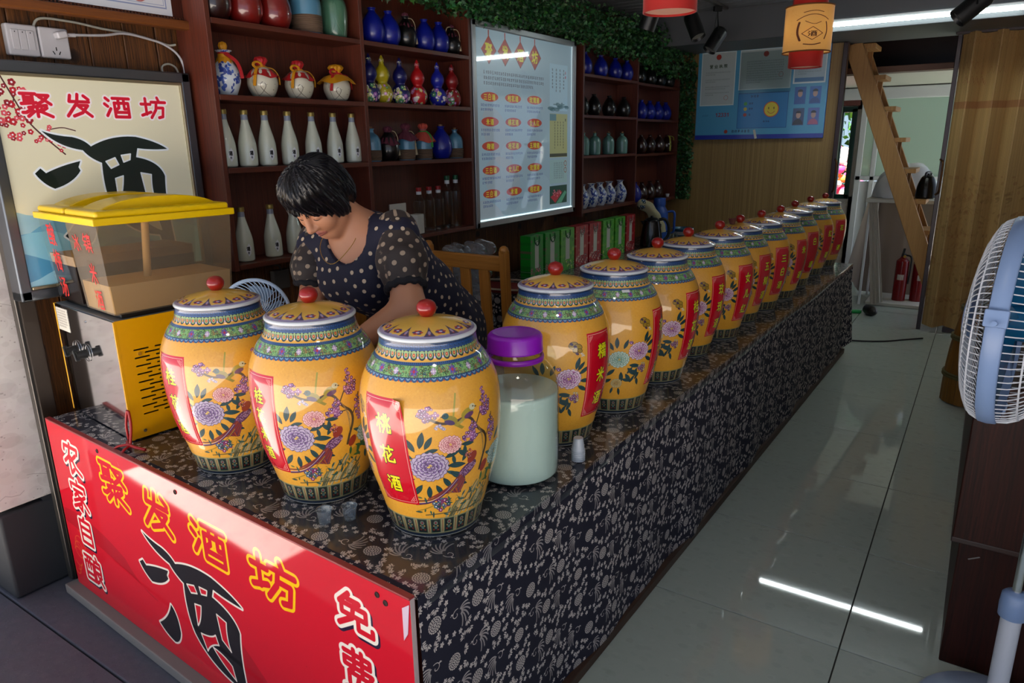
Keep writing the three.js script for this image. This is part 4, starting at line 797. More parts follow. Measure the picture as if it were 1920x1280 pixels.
// ---------- drink dispenser ----------
{
  const t = thing('drink_dispenser', 'yellow twin-tank cold drink dispenser with a polished steel front', 'dispenser', [-2.04, 0.6512, -1.01]);
  t.rotation.y = Math.atan2(-0.1047, 0.9945); // local x to the right along the front, z to the viewer
  const Yl = mat('#e0a000', { roughness: 0.3 }), Lid = mat('#e8c000', { roughness: 0.28 });
  const W = 0.456, D = 0.41, H = 0.37;
  // shell with vents cut through the right side
  const vents = [];
  const sideShape = new THREE.Shape([new THREE.Vector2(0, 0.004), new THREE.Vector2(D, 0.004), new THREE.Vector2(D, H), new THREE.Vector2(0, H)]);
  for (let r = 0; r < 17; r++) for (let c = 0; c < 5; c++) {
    const y = 0.075 + r * 0.0125, x = 0.062 + c * 0.062 + (r % 2) * 0.031;
    const h = new THREE.Path();
    h.moveTo(x - 0.02, y - 0.0025); h.lineTo(x + 0.02, y - 0.0025); h.absarc(x + 0.02, y, 0.0025, -PI / 2, PI / 2, false); h.lineTo(x - 0.02, y + 0.0025); h.absarc(x - 0.02, y, 0.0025, PI / 2, 1.5 * PI, false);
    sideShape.holes.push(h);
  }
  const side = new THREE.ExtrudeGeometry(sideShape, { depth: 0.003, bevelEnabled: false, curveSegments: 4 }).rotateY(PI / 2);
  part(t, 'side_panel', side.clone().translate(-0.003, 0, 0), Yl, 'yellow side with rows of vent slots');
  t.children[0].geometry.scale(1, 1, 1);
  part(t, 'side_panel', box(0.003, H - 0.004, D, -W + 0.0015, H / 2, -D / 2), Yl);
  part(t, 'inner_case', [box(0.2, H - 0.06, D - 0.1, -0.31, H / 2 + 0.02, -D / 2), box(W - 0.008, 0.006, D - 0.006, -W / 2, 0.007, -D / 2), box(W - 0.008, 0.006, D - 0.006, -W / 2, H - 0.004, -D / 2), box(W - 0.008, H - 0.01, 0.004, -W / 2, H / 2, -D + 0.003)], mat('#7c7e80', { roughness: 0.6, metalness: 0.5 }));
  const front = part(t, 'steel_front', rbox(W - 0.006, H - 0.006, 0.004, 0.001, -W / 2, H / 2, 0.001), mat('#f4f4f4', { metalness: 1, roughness: 0.07 }), 'mirror-polished steel panel');
  part(front, 'edge_trim', [rbox(0.006, H - 0.004, 0.008, 0.001, -0.0025, H / 2, 0), rbox(0.006, H - 0.004, 0.008, 0.001, -W + 0.003, H / 2, 0)], Yl);
  part(front, 'data_plate', rbox(0.09, 0.075, 0.0012, 0.0004, -W + 0.06, H - 0.05, 0.0036), mat('#ffffff', { map: canvasTex(128, 112, (g, w, h) => { fill(g, '#cfcabf', 0, 0, w, h); finePrint(g, 8, 8, w - 14, h - 14, 9, '#6a675f'); }), roughness: 0.5 }));
  part(front, 'screw', cyl(0.004, 0.004, 0.003, 0, 0, 0, 10).rotateX(PI / 2).translate(-0.21, H - 0.03, 0.004), M.chrome);
  for (const x of [-0.315, -0.235]) {
    const k = part(t, 'switch_knob', [cyl(0.012, 0.014, 0.03, 0, 0, 0, 20).rotateX(PI / 2).translate(x, 0.235, 0.022), rbox(0.01, 0.036, 0.014, 0.003).rotateZ(0.5).translate(x, 0.235, 0.036)], M.blackMetal);
    part(k, 'bezel', [torus(0.026, 0.0014, 8, 32).translate(x, 0.237, 0.006)], mat('#8e8f92', { metalness: 1, roughness: 0.25 }));
  }
  // tanks, tapered to the foot
  const frustum = (x0, x1, z0, z1, X0, X1, Z0, Z1, y0, y1) => { const g = new THREE.BoxGeometry(1, 1, 1, 1, 1, 1), p = g.attributes.position; for (let i = 0; i < p.count; i++) { const top = p.getY(i) > 0, a = p.getX(i) > 0, b = p.getZ(i) > 0; p.setXYZ(i, top ? (a ? X1 : X0) : a ? x1 : x0, top ? y1 : y0, top ? (b ? Z1 : Z0) : b ? z1 : z0); } g.computeVertexNormals(); return g; };
  const glassy = mat('#f2f2f0', { transmission: 1, thickness: 0, roughness: 0.06, ior: 1.4 });
  const misty = mat('#d8c8ae', { transmission: 0.88, thickness: 0, roughness: 0.16, ior: 1.4 });
  const tanks = [[-0.232, -0.008, '#d8c8ac', 0.085, 'right tank half full of milky rice wine'], [-0.45, -0.24, '#1a1010', 0.12, 'left tank with dark plum drink']];
  tanks.forEach(([x0, x1, c, fillTo, label], i) => {
    const y0 = H + 0.012, y1 = 0.648, k = 0.014;
    const tank = part(t, 'tank',  frustum(x0 + k, x1 - k, -D + 0.03, -0.014, x0, x1, -D + 0.012, 0.002, y0, y1), i ? glassy : misty, label);
    const q = fillTo / (y1 - y0), m = (a, b) => a + (b - a) * q;
    part(tank, 'drink', frustum(x0 + k + 0.003, x1 - k - 0.003, -D + 0.034, -0.018, m(x0 + k, x0) + 0.003, m(x1 - k, x1) - 0.003, m(-D + 0.034, -D + 0.016), m(-0.018, -0.004), y0 + 0.003, y0 + fillTo), mat(c, { roughness: 0.4, specularIntensity: 0.5 }));
    if (!i) part(tank, 'spout_pipe', bar([-0.12, y0 + 0.05, -0.16], [-0.095, y1 - 0.005, -0.17], 0.011, 14), mat('#d4bd98', { roughness: 0.4 }));
    else part(tank, 'foam', frustum(x0 + k * 0.7, x1 - k * 0.7, -D + 0.03, -0.012, x0 + 0.01, x1 - 0.01, -D + 0.028, -0.009, y0 + fillTo, y0 + fillTo + 0.03), mat('#a88c6c', { roughness: 0.9 }));
    part(tank, 'seat', rbox(x1 - x0 - 0.03, 0.014, D - 0.06, 0.003, (x0 + x1) / 2, H + 0.005, -D / 2), M.blackMetal);
  });
  // red lettering on the tank fronts
  const letters = (name, chars, x, y, s, cols = 1, gap = 1) => {
    const tx = canvasTex(128, 128 * chars.length, (g, w, h) => { g.clearRect(0, 0, w, h); [...chars].forEach((ch, i) => glyph(g, ch, 12, 12 + i * 128, 104, 104, [[0.1, '#c01c18']])); }, { clamp: true });
    const h = s * chars.length * gap, g = new THREE.PlaneGeometry(s, h);
    const tilt = 0.06;
    part(t, 'lettering', g.rotateX(-tilt * -1).translate(x, y, 0.003 - (0.648 - y) * 0.06), mat('#ffffff', { map: tx, transparent: true, alphaTest: 0.5, roughness: 0.5 }), 'red characters');
  };
  letters('a', '酸梅汤', -0.37, 0.515, 0.068, 1, 1.22);
  letters('b', '米酒', -0.105, 0.46, 0.062, 1, 1.25);
  letters('c', '冰', -0.178, 0.585, 0.06); letters('d', '镇', -0.098, 0.59, 0.066);
  // lids
  for (const [x0, x1] of [[-0.236, -0.002], [-0.456, -0.238]]) {
    const w = x1 - x0, cx = (x0 + x1) / 2;
    const lid = part(t, 'lid', [rbox(w + 0.006, 0.02, D + 0.012, 0.003, cx, 0.652, -D / 2 + 0.006), rbox(w - 0.012, 0.022, D - 0.012, 0.009, cx, 0.67, -D / 2 + 0.006, 2)], Lid);
    const arch = new THREE.Shape();
    arch.moveTo(-D * 0.42, 0); arch.quadraticCurveTo(-D * 0.3, 0.026, -D * 0.1, 0.03); arch.lineTo(D * 0.1, 0.03); arch.quadraticCurveTo(D * 0.3, 0.026, D * 0.42, 0);
    part(lid, 'grip', new THREE.ExtrudeGeometry(arch, { depth: w * 0.55, bevelEnabled: true, bevelSize: 0.003, bevelThickness: 0.003, bevelSegments: 2 }).rotateY(PI / 2).translate(cx - w * 0.275, 0.678, -D / 2), Lid);
    const ribs = [];
    for (let k = 0; k < 9; k++) ribs.push(rbox(0.03, 0.003, 0.004, 0.001).rotateX(-0.5).translate(cx, 0.691, -0.06 - k * 0.006));
    part(lid, 'rib', ribs, mat('#c9a400', { roughness: 0.4 }));
  }
  for (const [y, z] of [[0.262, -0.055], [0.262, -0.3], [0.025, -0.035]]) part(t, 'screw', cyl(0.005, 0.005, 0.004, 0, 0, 0, 12).rotateZ(PI / 2).translate(0.002, y, z), M.chrome);
  for (const [x, z] of [[-0.03, -0.03], [-W + 0.03, -0.03], [-0.03, -D + 0.03], [-W + 0.03, -D + 0.03]]) part(t, 'foot', cyl(0.012, 0.012, 0.005, x, 0.0025, z, 12), M.black);
}
solo('red_string', 'loop of red plastic string tied at the dispenser corner over the sign edge', 'string', [
  tube([[-2.03, 0.66, -0.99], [-2.02, 0.72, -0.985], [-2.008, 0.765, -0.99], [-2.0, 0.72, -0.988], [-1.995, 0.665, -0.975]], 0.004, 30, 6),
  tube([[-2.03, 0.662, -0.985], [-2.0, 0.664, -0.972], [-1.96, 0.662, -0.975], [-1.935, 0.658, -0.985]], 0.005, 20, 6),
  tube([[-1.99, 0.664, -0.97], [-1.985, 0.655, -0.945], [-1.99, 0.61, -0.936], [-2.0, 0.625, -0.936]], 0.004, 20, 6),
  tube([[-2.0, 0.664, -0.975], [-2.03, 0.656, -0.95], [-2.05, 0.62, -0.938]], 0.004, 20, 6)], mat('#9c0a10', { roughness: 0.4 }));
// ---------- small desk fan behind the jars ----------
{
  const t = thing('desk_fan', 'small white desk fan with a spiral grille and blue hub behind the jars', 'fan', [-1.875, 0.6512, -1.365], 0.75);
  const cy = 0.345, R = 0.103, Bl = mat('#a9bfd8', { roughness: 0.35 });
  part(t, 'rim', torus(R, 0.006, 10, 48).translate(0, cy, 0), Bl);
  const spokes = [];
  for (let k = 0; k < 44; k++) { const a = (k / 44) * 2 * PI, q = []; for (let j = 0; j <= 5; j++) { const s = j / 5, r = 0.024 + (R - 0.024) * s, b = a + s * 1.0; q.push([cos(b) * r, cy + sin(b) * r, 0.024 * (1 - s * s) + 0.003]); } spokes.push(tube(q, 0.0013, 8, 5)); }
  part(t, 'front_grille', [...spokes, torus(0.05, 0.0014, 6, 40).translate(0, cy, 0.021)], Bl);
  part(t, 'hub', cyl(0.024, 0.024, 0.01, 0, 0, 0, 30).rotateX(PI / 2).translate(0, cy, 0.026), mat('#3a86d0', { roughness: 0.35 }));
  const blades = [];
  for (let k = 0; k < 5; k++) { const b = new THREE.PlaneGeometry(0.06, 0.05, 6, 6), p = b.attributes.position; for (let i = 0; i < p.count; i++) { const r = 0.055 + p.getX(i), a = (p.getY(i) / 0.05) * 0.9; p.setXYZ(i, cos(a) * r, sin(a) * r, a * 0.02); } b.computeVertexNormals(); blades.push(b.rotateZ(k * 1.257).translate(0, cy, -0.004)); }
  part(t, 'blade', blades, mat('#8aa4c0', { roughness: 0.4, side: THREE.DoubleSide }));
  const rear = [];
  for (let k = 0; k < 24; k++) { const a = (k / 24) * 2 * PI; rear.push(tube([[cos(a) * 0.03, cy + sin(a) * 0.03, -0.045], [cos(a) * 0.08, cy + sin(a) * 0.08, -0.036], [cos(a) * R, cy + sin(a) * R, -0.003]], 0.0012, 6, 5)); }
  part(t, 'rear_grille', rear, Bl);
  part(t, 'motor', cyl(0.028, 0.034, 0.05, 0, 0, 0, 24).rotateX(-PI / 2).translate(0, cy, -0.06), M.white);
  part(t, 'neck', tube([[0, 0.02, -0.06], [0, 0.2, -0.07], [0, cy, -0.06]], 0.012, 16, 10), M.white);
  part(t, 'base', lathe([[0, 0.02], [0.05, 0.018], [0.07, 0.006], [0.07, 0.0005], [0, 0.0005]], 36).translate(0, 0, -0.05), M.white);
}
// ---------- wall shelves ----------
const SX = -2.4, SD = 0.185; // front plane and depth
function shelfUnit(label, posts, boards, yb, yt) {
  const t = thing('wall_shelf', label, 'shelf');
  const shade = (g, k) => { const uv = g.attributes.uv; for (let i = 0; i < uv.count; i++) uv.setXY(i, uv.getX(i) + k * 0.31, uv.getY(i) + k * 0.17); return g; };
  posts.forEach(([z, w], i) => part(t, i === 0 || i === posts.length - 1 ? 'side_panel' : 'divider', shade(metric(rbox(SD, yt - yb, w, 0.002, SX - SD / 2, (yb + yt) / 2, z), 0.7), i), M.mdf));
  boards.forEach(([y, z0, z1, th = 0.02], i) => part(t, 'shelf_board', shade(metric(rbox(SD - 0.002, th, Math.abs(z1 - z0), 0.002, SX - SD / 2 + 0.001, y, (z0 + z1) / 2), 0.7, true), i * 0.7), M.mdf));
  part(t, 'back_panel', metric(box(0.006, yt - yb, Math.abs(posts[0][0] - posts[posts.length - 1][0]), SX - SD + 0.004, (yb + yt) / 2, (posts[0][0] + posts[posts.length - 1][0]) / 2), 0.8), M.mdf);
  return t;
}
shelfUnit('tall brown wooden wall shelf with two bays of bottles behind the shopkeeper', [[-1.688, 0.02], [-2.452, 0.022], [-3.25, 0.02]],
  [[2.21, -1.69, -3.25, 0.03], [1.937, -1.7, -2.441], [1.676, -1.7, -2.441], [1.412, -1.7, -2.441], [1.042, -1.7, -2.441], [1.937, -2.463, -3.24], [1.678, -2.463, -3.24], [1.412, -2.463, -3.24], [1.042, -2.463, -3.24]], 1.03, 2.225);
shelfUnit('brown wooden wall shelf with two bays right of the lit wine menu', [[-4.55, 0.022], [-5.46, 0.02], [-6.36, 0.022]],
  [[2.14, -4.55, -6.36, 0.03], [1.938, -4.56, -5.45], [1.668, -4.56, -5.45], [1.394, -4.56, -5.45], [1.014, -4.56, -5.45, 0.026], [1.932, -5.47, -6.35], [1.66, -5.47, -6.35], [1.386, -5.47, -6.35], [0.99, -5.47, -6.35, 0.026]], 0.978, 2.155);
// vessels
const IX = -2.475;
const glossC = (c, o = {}) => mat(c, { roughness: 0.3, clearcoat: 0.8, clearcoatRoughness: 0.12, ...o });
const PROF = {
  teardrop: [[0, 0], [0.03, 0], [0.036, 0.003], [0.047, 0.022], [0.053, 0.048], [0.05, 0.075], [0.038, 0.103], [0.022, 0.125], [0.0155, 0.134], [0.0145, 0.139], [0.019, 0.146], [0.0175, 0.1475], [0.011, 0.14], [0, 0.139]],
  big: [[0, 0], [0.04, 0], [0.05, 0.006], [0.064, 0.035], [0.068, 0.07], [0.058, 0.115], [0.038, 0.15], [0.02, 0.175], [0.018, 0.19], [0.022, 0.2], [0.015, 0.2], [0, 0.19]],
  shoulder: [[0, 0], [0.038, 0], [0.043, 0.004], [0.045, 0.07], [0.043, 0.095], [0.034, 0.115], [0.018, 0.128], [0.0135, 0.134], [0.0135, 0.144], [0.018, 0.149], [0.011, 0.149], [0, 0.14]],
  ball: [[0, 0], [0.03, 0], [0.044, 0.01], [0.056, 0.038], [0.058, 0.06], [0.052, 0.084], [0.038, 0.102], [0.02, 0.112], [0, 0.115]],
  gourd: [[0, 0], [0.026, 0], [0.038, 0.008], [0.048, 0.034], [0.047, 0.056], [0.036, 0.08], [0.024, 0.093], [0.026, 0.102], [0.035, 0.12], [0.036, 0.138], [0.028, 0.158], [0.015, 0.174], [0.0115, 0.184], [0.0105, 0.196]],
  sake: [[0, 0], [0.03, 0], [0.0345, 0.004], [0.036, 0.015], [0.0355, 0.075], [0.031, 0.105], [0.021, 0.145], [0.0145, 0.172], [0.013, 0.19], [0.013, 0.2]],
  vase: [[0, 0], [0.028, 0], [0.034, 0.004], [0.05, 0.045], [0.052, 0.07], [0.042, 0.1], [0.024, 0.125], [0.019, 0.14], [0.021, 0.15], [0.03, 0.157], [0.027, 0.158], [0.016, 0.15], [0, 0.148]],
  jar: [[0, 0], [0.04, 0], [0.046, 0.008], [0.052, 0.05], [0.054, 0.1], [0.048, 0.135], [0.03, 0.152], [0.022, 0.156], [0.02, 0.168], [0.026, 0.178], [0.018, 0.178], [0, 0.17]],
  glassBottle: [[0, 0.002], [0.028, 0.002], [0.031, 0.005], [0.031, 0.14], [0.029, 0.152], [0.016, 0.175], [0.0125, 0.185], [0.0125, 0.21]],
};
const prof = {};
for (const k in PROF) prof[k] = lathe(PROF[k][0][0] === 0 ? [PROF[k][0], ...smoothProfile(PROF[k].slice(1), 34)] : PROF[k], 30);
const SM = {
  cobalt: glossC('#0c1a8c', { roughness: 0.35, clearcoat: 0.4 }), blackMatt: glossC('#0e0e10', { clearcoat: 0.5 }), redLacquer: glossC('#7a1410', { clearcoat: 1, clearcoatRoughness: 0.05 }), brownLacquer: glossC('#2c0a08', { clearcoat: 1, clearcoatRoughness: 0.04 }),
  celadon: glossC('#5f8f84'), green: glossC('#4c7a60', { bumpMap: T.crackle, bumpScale: 0.001 }), skyGlaze: glossC('#4f86a4'), clay: mat('#6a5442', { roughness: 0.8, bumpMap: tex(T.ribs, 1, 0.6), bumpScale: 0.002 }),
  blueWhite: mat('#ffffff', { map: T.blueWhite, ...glaze }), crackle: mat('#ffffff', { map: T.crackle, ...glaze }), milk: mat('#cdd4c4', { roughness: 0.22, clearcoat: 1, clearcoatRoughness: 0.05 }),
  gold: mat('#a08a4a', { metalness: 0.7, roughness: 0.35 }), neckGlass: mat('#8c94a4', { roughness: 0.15 }), plum: mat('#5c2234', { roughness: 0.9 }), redCloth: mat('#b01018', { roughness: 0.5, sheen: 0.5, sheenColor: '#ff8080' }), yellowCloth: mat('#d08c08', { roughness: 0.5, sheen: 0.5, sheenColor: '#ffd060' }), coralCloth: mat('#b8483a', { roughness: 0.7 }),
  tassel: mat('#b8a684', { roughness: 0.9 }), cork: mat('#8c6a48', { roughness: 0.9 }), greenRibbon: mat('#2f8a3a', { roughness: 0.6 }),
};
for (const [k, c] of [['yellow', '#b4a412'], ['navy', '#0c1260'], ['red', '#c01018'], ['blue', '#1420a0'], ['darkred', '#8c0e14']]) SM['gourd_' + k] = mat('#ffffff', { map: gourdTex(c), ...glaze });
// tied cloth over a neck: skirt with folds and a knob above
function clothCap(r, drop, top, folds = 11, ph = 0) {
  const g = lathe([[r * 1.25, -drop], [r * 1.06, -drop * 0.72], [r * 0.8, -drop * 0.35], [r * 0.36, -0.004], [r * 0.3, 0.004], [r * 0.42, 0.012], [r * 0.52, 0.022], [r * 0.4, 0.033], [0, 0.038]], 66), p = g.attributes.position;
  for (let i = 0; i < p.count; i++) { const a = Math.atan2(p.getX(i), p.getZ(i)), y = p.getY(i), k = 1 + (y < 0 ? 0.08 * (-y / drop) : 0.06) * sin(a * folds + ph) ; p.setXYZ(i, p.getX(i) * k, y + (y < -drop * 0.8 ? 0.006 * sin(a * 4 + ph) : 0), p.getZ(i) * k); }
  g.computeVertexNormals();
  return g.translate(0, top, 0);
}
const ribbon = (pts, w, th = 0.0015) => { const c = new THREE.CatmullRomCurve3(pts.map((p) => V(...p))); const s = new THREE.Shape([new THREE.Vector2(-th, -w), new THREE.Vector2(th, -w), new THREE.Vector2(th, w), new THREE.Vector2(-th, w)]); return new THREE.ExtrudeGeometry(s, { steps: 14, bevelEnabled: false, extrudePath: c }); };
const tasselGeo = (x, y, z, s = 1) => [tube([[x * 0.2, y, z * 0.2], [x * 0.7, y - 0.004, z * 0.7], [x, y - 0.03 * s, z], [x, y - 0.055 * s, z]], 0.002, 14, 6), lathe([[0.001, 0.004], [0.005, 0], [0.005, -0.008], [0.0045, -0.01], [0.012, -0.05 * s], [0, -0.052 * s]], 14).translate(x, y - 0.055 * s, z)];
function vessel(name, p, m) {
  const o = new THREE.Group();
  o.name = name;
  part(o, 'body', prof[p], m);
  return o;
}
const addTo = (o, list) => { for (const [n, g, m, l] of list) part(o, n, g, m, l); return o; };
const WIRE = { // prototypes
  cobalt: vessel('wine_bottle', 'teardrop', SM.cobalt), blackV: vessel('wine_bottle', 'teardrop', SM.blackMatt), brownV: vessel('wine_bottle', 'teardrop', SM.brownLacquer),
  redBig: vessel('wine_bottle', 'big', SM.redLacquer), brownBig: vessel('wine_bottle', 'big', SM.brownLacquer), greenJar: vessel('wine_bottle', 'jar', SM.green),
  celadon: addTo(vessel('wine_bottle', 'shoulder', SM.celadon), [['stopper', cyl(0.009, 0.008, 0.014, 0, 0.154, 0, 14), SM.cork]]),
  twoTone: addTo(vessel('wine_bottle', 'shoulder', SM.skyGlaze), [['clay_foot', lathe([[0, -0.0004], [0.039, -0.0004], [0.0445, 0.004], [0.0462, 0.03], [0.0463, 0.05], [0.045, 0.051]], 30), SM.clay, 'ribbed bare clay lower half'], ['stopper', cyl(0.009, 0.008, 0.012, 0, 0.153, 0, 14), SM.cork]]),
  vase: vessel('porcelain_vase', 'vase', SM.blueWhite),
  sake: addTo(vessel('sake_bottle', 'sake', SM.milk), [
    ['neck', cyl(0.0132, 0.0142, 0.022, 0, 0.188, 0, 24, true), SM.neckGlass], ['cap', lathe([[0.0145, 0], [0.015, 0.002], [0.015, 0.015], [0.0138, 0.018], [0, 0.0185]], 24).translate(0, 0.197, 0), SM.gold],
    ['label', (() => { const g = new THREE.CylinderGeometry(0.0364, 0.0364, 0.055, 10, 1, true, -0.42, 0.84).translate(0, 0.047, 0); return g; })(), mat('#ffffff', { map: canvasTex(96, 160, (g, w, h) => { g.clearRect(0, 0, w, h); g.fillStyle = '#dfe4ea'; g.beginPath(); g.moveTo(60, 4); g.lineTo(88, 50); g.lineTo(80, 120); g.lineTo(50, 156); g.lineTo(18, 100); g.lineTo(30, 40); g.fill(); glyph(g, '酒', 28, 38, 42, 50, [[0.2, '#16161c']]); glyph(g, '米', 34, 98, 28, 30, [[0.14, '#2c3040']]); }, { clamp: true }), transparent: true, alphaTest: 0.5, roughness: 0.5 }), 'small white label with black brush writing'],
  ]),
};
for (const k of ['yellow', 'navy', 'red', 'blue', 'darkred']) WIRE['g_' + k] = addTo(vessel('gourd_bottle', 'gourd', SM['gourd_' + k]), [['stopper', lathe([[0.012, 0], [0.013, 0.003], [0.009, 0.012], [0.003, 0.024], [0, 0.026]], 20).translate(0, 0.195, 0), SM['gourd_' + k]], ['neck_ring', torus(0.0115, 0.002, 8, 20).rotateX(PI / 2).translate(0, 0.192, 0), SM['gourd_' + k]]]);
function put(proto, y, z, label, category, group, s = 1, turn = PI / 2, x = IX, parts = []) {
  const o = proto.clone();
  o.name = numbered(proto.name);
  o.position.set(x, y, z);
  o.rotation.y = turn;
  o.scale.setScalar(s);
  o.userData = { label, category };
  if (group) o.userData.group = group;
  addTo(o, parts);
  scene.add(o);
  return o;
}
const tassel = () => ['tassel', tasselGeo(0.036, 0.14, 0.03, 1.1), SM.tassel, 'cream tassel on a cord'];
const nth = (n) => ['first', 'second', 'third', 'fourth', 'fifth', 'sixth', 'seventh'][n];
// bay one of the left shelf, from the top
put(WIRE.brownBig, 1.948, -1.765, 'dark brown glazed bottle at the left end of the top shelf', 'bottle');
put(WIRE.redBig, 1.948, -1.905, 'round red lacquer bottle on the top shelf next to the dark brown one', 'bottle');
put(WIRE.redBig, 1.948, -2.045, 'round red lacquer bottle on the top shelf next to the two-tone blue one', 'bottle');
put(WIRE.twoTone, 1.948, -2.21, 'two-tone bottle, blue over ribbed brown clay, on the top shelf by the red lacquer pair', 'bottle', null, 1.4);
put(WIRE.greenJar, 1.948, -2.365, 'crackled green jar with a gold neck at the right end of the top shelf', 'jar', null, 1.08, PI / 2, IX, [['neck_band', torus(0.021, 0.003, 8, 24).rotateX(PI / 2).translate(0, 0.165, 0), SM.gold]]);
put(WIRE.vase, 1.687, -1.79, 'blue and white porcelain bottle with its neck wrapped in yellow cloth', 'bottle', null, 1.02, PI / 2, IX, [['cloth_wrap', [clothCap(0.03, 0.055, 0.152, 9), cyl(0.021, 0.026, 0.05, 0, 0.122, 0, 20, true)], SM.yellowCloth, 'yellow cloth cap'], ['ribbon', [torus(0.019, 0.004, 8, 24).rotateX(PI / 2).translate(0, 0.149, 0), ribbon([[-0.01, 0.148, 0.02], [0.02, 0.12, 0.042], [0.025, 0.09, 0.055], [0.028, 0.06, 0.058]], 0.006)], SM.redCloth, 'red ribbon']]);
const ball = addTo(vessel('wine_bottle', 'ball', SM.crackle), []);
const tied = (c, r, z, label, wide) => put(ball, 1.687, z, label, 'bottle', null, 1.02, PI / 2, IX, [['cloth_cap', clothCap(0.05 * wide, 0.04, 0.115, 9, z * 7), c], ['ribbon', [torus(0.017 * wide, 0.005, 8, 24).rotateX(PI / 2).translate(0, 0.112, 0), ribbon([[0.015, 0.112, 0.01], [0.04, 0.106, 0.02], [0.058, 0.08, 0.026], [0.064, 0.05, 0.022]], 0.006), ribbon([[-0.012, 0.112, 0.012], [-0.04, 0.104, 0.024], [-0.055, 0.075, 0.03], [-0.06, 0.04, 0.028]], 0.006), torus(0.014, 0.005, 8, 16).scale(1.4, 0.8, 0.6).translate(-0.028, 0.118, 0.016)], r]]);
tied(SM.redCloth, SM.yellowCloth, -1.955, 'round cream crackle bottle with red cloth cap, ribbon hanging down its left side', 1);
tied(SM.redCloth, SM.yellowCloth, -2.14, 'round cream crackle bottle with red cloth cap and yellow bow, middle of the round ones', 1);
tied(SM.yellowCloth, SM.redCloth, -2.352, 'round cream crackle bottle with a wide yellow cloth cap', 1.25);
const SG = 'milky white sake bottles on the shelf';
[-1.755, -1.85, -1.945, -2.06, -2.188, -2.312, -2.425].forEach((z, i) => put(WIRE.sake, 1.423, z, i < 3 || i > 4 ? `milky white bottle with gold cap on the middle shelf, ${nth(i)} from its left end` : `milky white bottle with gold cap partly behind the shopkeeper's hair, ${i === 3 ? 'left' : 'right'} one`, 'bottle', SG, 1, PI / 2 - 0.25));
[-1.785, -1.925, -2.04].forEach((z, i) => put(WIRE.sake, 1.053, z, `milky white bottle on the lowest shelf, ${['beside the yellow dispenser lid', 'midway between dispenser and shopkeeper', 'half hidden by the shopkeeper'][i]}`, 'bottle', SG, 1, PI / 2 - 0.25));
// bay two
put(WIRE.cobalt, 1.948, -2.6, 'cobalt blue bottle cut off by the shelf divider on the top row', 'bottle', null, 1.05);
put(WIRE.cobalt, 1.948, -2.71, 'cobalt blue bottle left of the black tasselled one on the top shelf', 'bottle', null, 1.05);
put(WIRE.blackV, 1.948, -2.83, 'black bottle with a cream tassel between two pairs of cobalt bottles', 'bottle', null, 1, PI / 2, IX, [['cloth_cap', clothCap(0.034, 0.03, 0.128), SM.plum], tassel()]);
put(WIRE.cobalt, 1.948, -2.97, 'cobalt blue bottle right of the black tasselled one on the top shelf', 'bottle', null, 1.02);
put(WIRE.cobalt, 1.948, -3.085, 'cobalt blue bottle near the right end of the top shelf beside the last black one', 'bottle', null, 1.02);
put(WIRE.blackV, 1.948, -3.19, 'black tasselled bottle at the right end of the top shelf next to the menu', 'bottle', null, 0.92, PI / 2 - 0.3, IX, [['cloth_cap', clothCap(0.034, 0.03, 0.128), SM.plum], tassel(), ['cord', tube([[-0.02, 0.15, 0.02], [-0.05, 0.14, 0.03], [-0.062, 0.09, 0.03], [-0.064, 0.02, 0.03]], 0.003, 16, 6), SM.tassel]]);
[['navy', -2.56, 'navy gourd bottle with flowers, half hidden behind the divider'], ['yellow', -2.645, 'yellow double-gourd bottle with painted flowers'], ['navy', -2.77, 'navy double-gourd bottle with flowers between the yellow and the bright red'], ['red', -2.9, 'bright red double-gourd bottle with flowers in the middle of the row'], ['blue', -3.058, 'royal blue double-gourd bottle with flowers'], ['darkred', -3.18, 'dark red double-gourd bottle at the right end of the row']].forEach(([c, z, l]) => put(WIRE['g_' + c], 1.689, z, l, 'bottle', 'painted gourd bottles', 0.98, PI / 2));
put(WIRE.twoTone, 1.423, -2.545, 'two-tone blue and clay bottle at the left end of the third row behind the divider', 'bottle');
put(WIRE.blackV, 1.423, -2.66, 'black bottle with plum cloth cap and cream tassel in the third row', 'bottle', null, 1, PI / 2, IX, [['cloth_cap', clothCap(0.044, 0.05, 0.125), SM.plum], tassel()]);
put(WIRE.twoTone, 1.423, -2.79, 'two-tone bottle under a plum cloth with a cream tassel', 'bottle', null, 1, PI / 2, IX, [['cloth_cap', clothCap(0.05, 0.045, 0.14), SM.plum], tassel()]);
put(WIRE.twoTone, 1.423, -2.925, 'two-tone bottle under a coral red cloth tied with green ribbon', 'bottle', null, 1, PI / 2, IX, [['cloth_cap', clothCap(0.05, 0.055, 0.142), SM.coralCloth], ['ribbon', [torus(0.018, 0.004, 8, 20).rotateX(PI / 2).translate(0, 0.138, 0), ribbon([[0, 0.138, 0.018], [0, 0.12, 0.045], [0, 0.09, 0.056], [0, 0.06, 0.058]], 0.006)], SM.greenRibbon]]);
put(WIRE.cobalt, 1.423, -3.07, 'cobalt blue bottle in the third row beside the bottle with coral cloth', 'bottle', null, 1.12, PI / 2, IX, [['stopper', cyl(0.011, 0.01, 0.012, 0, 0.15, 0, 14), SM.cork]]);
put(WIRE.twoTone, 1.423, -3.19, 'two-tone blue and clay bottle with a cork at the right end of the third row', 'bottle');
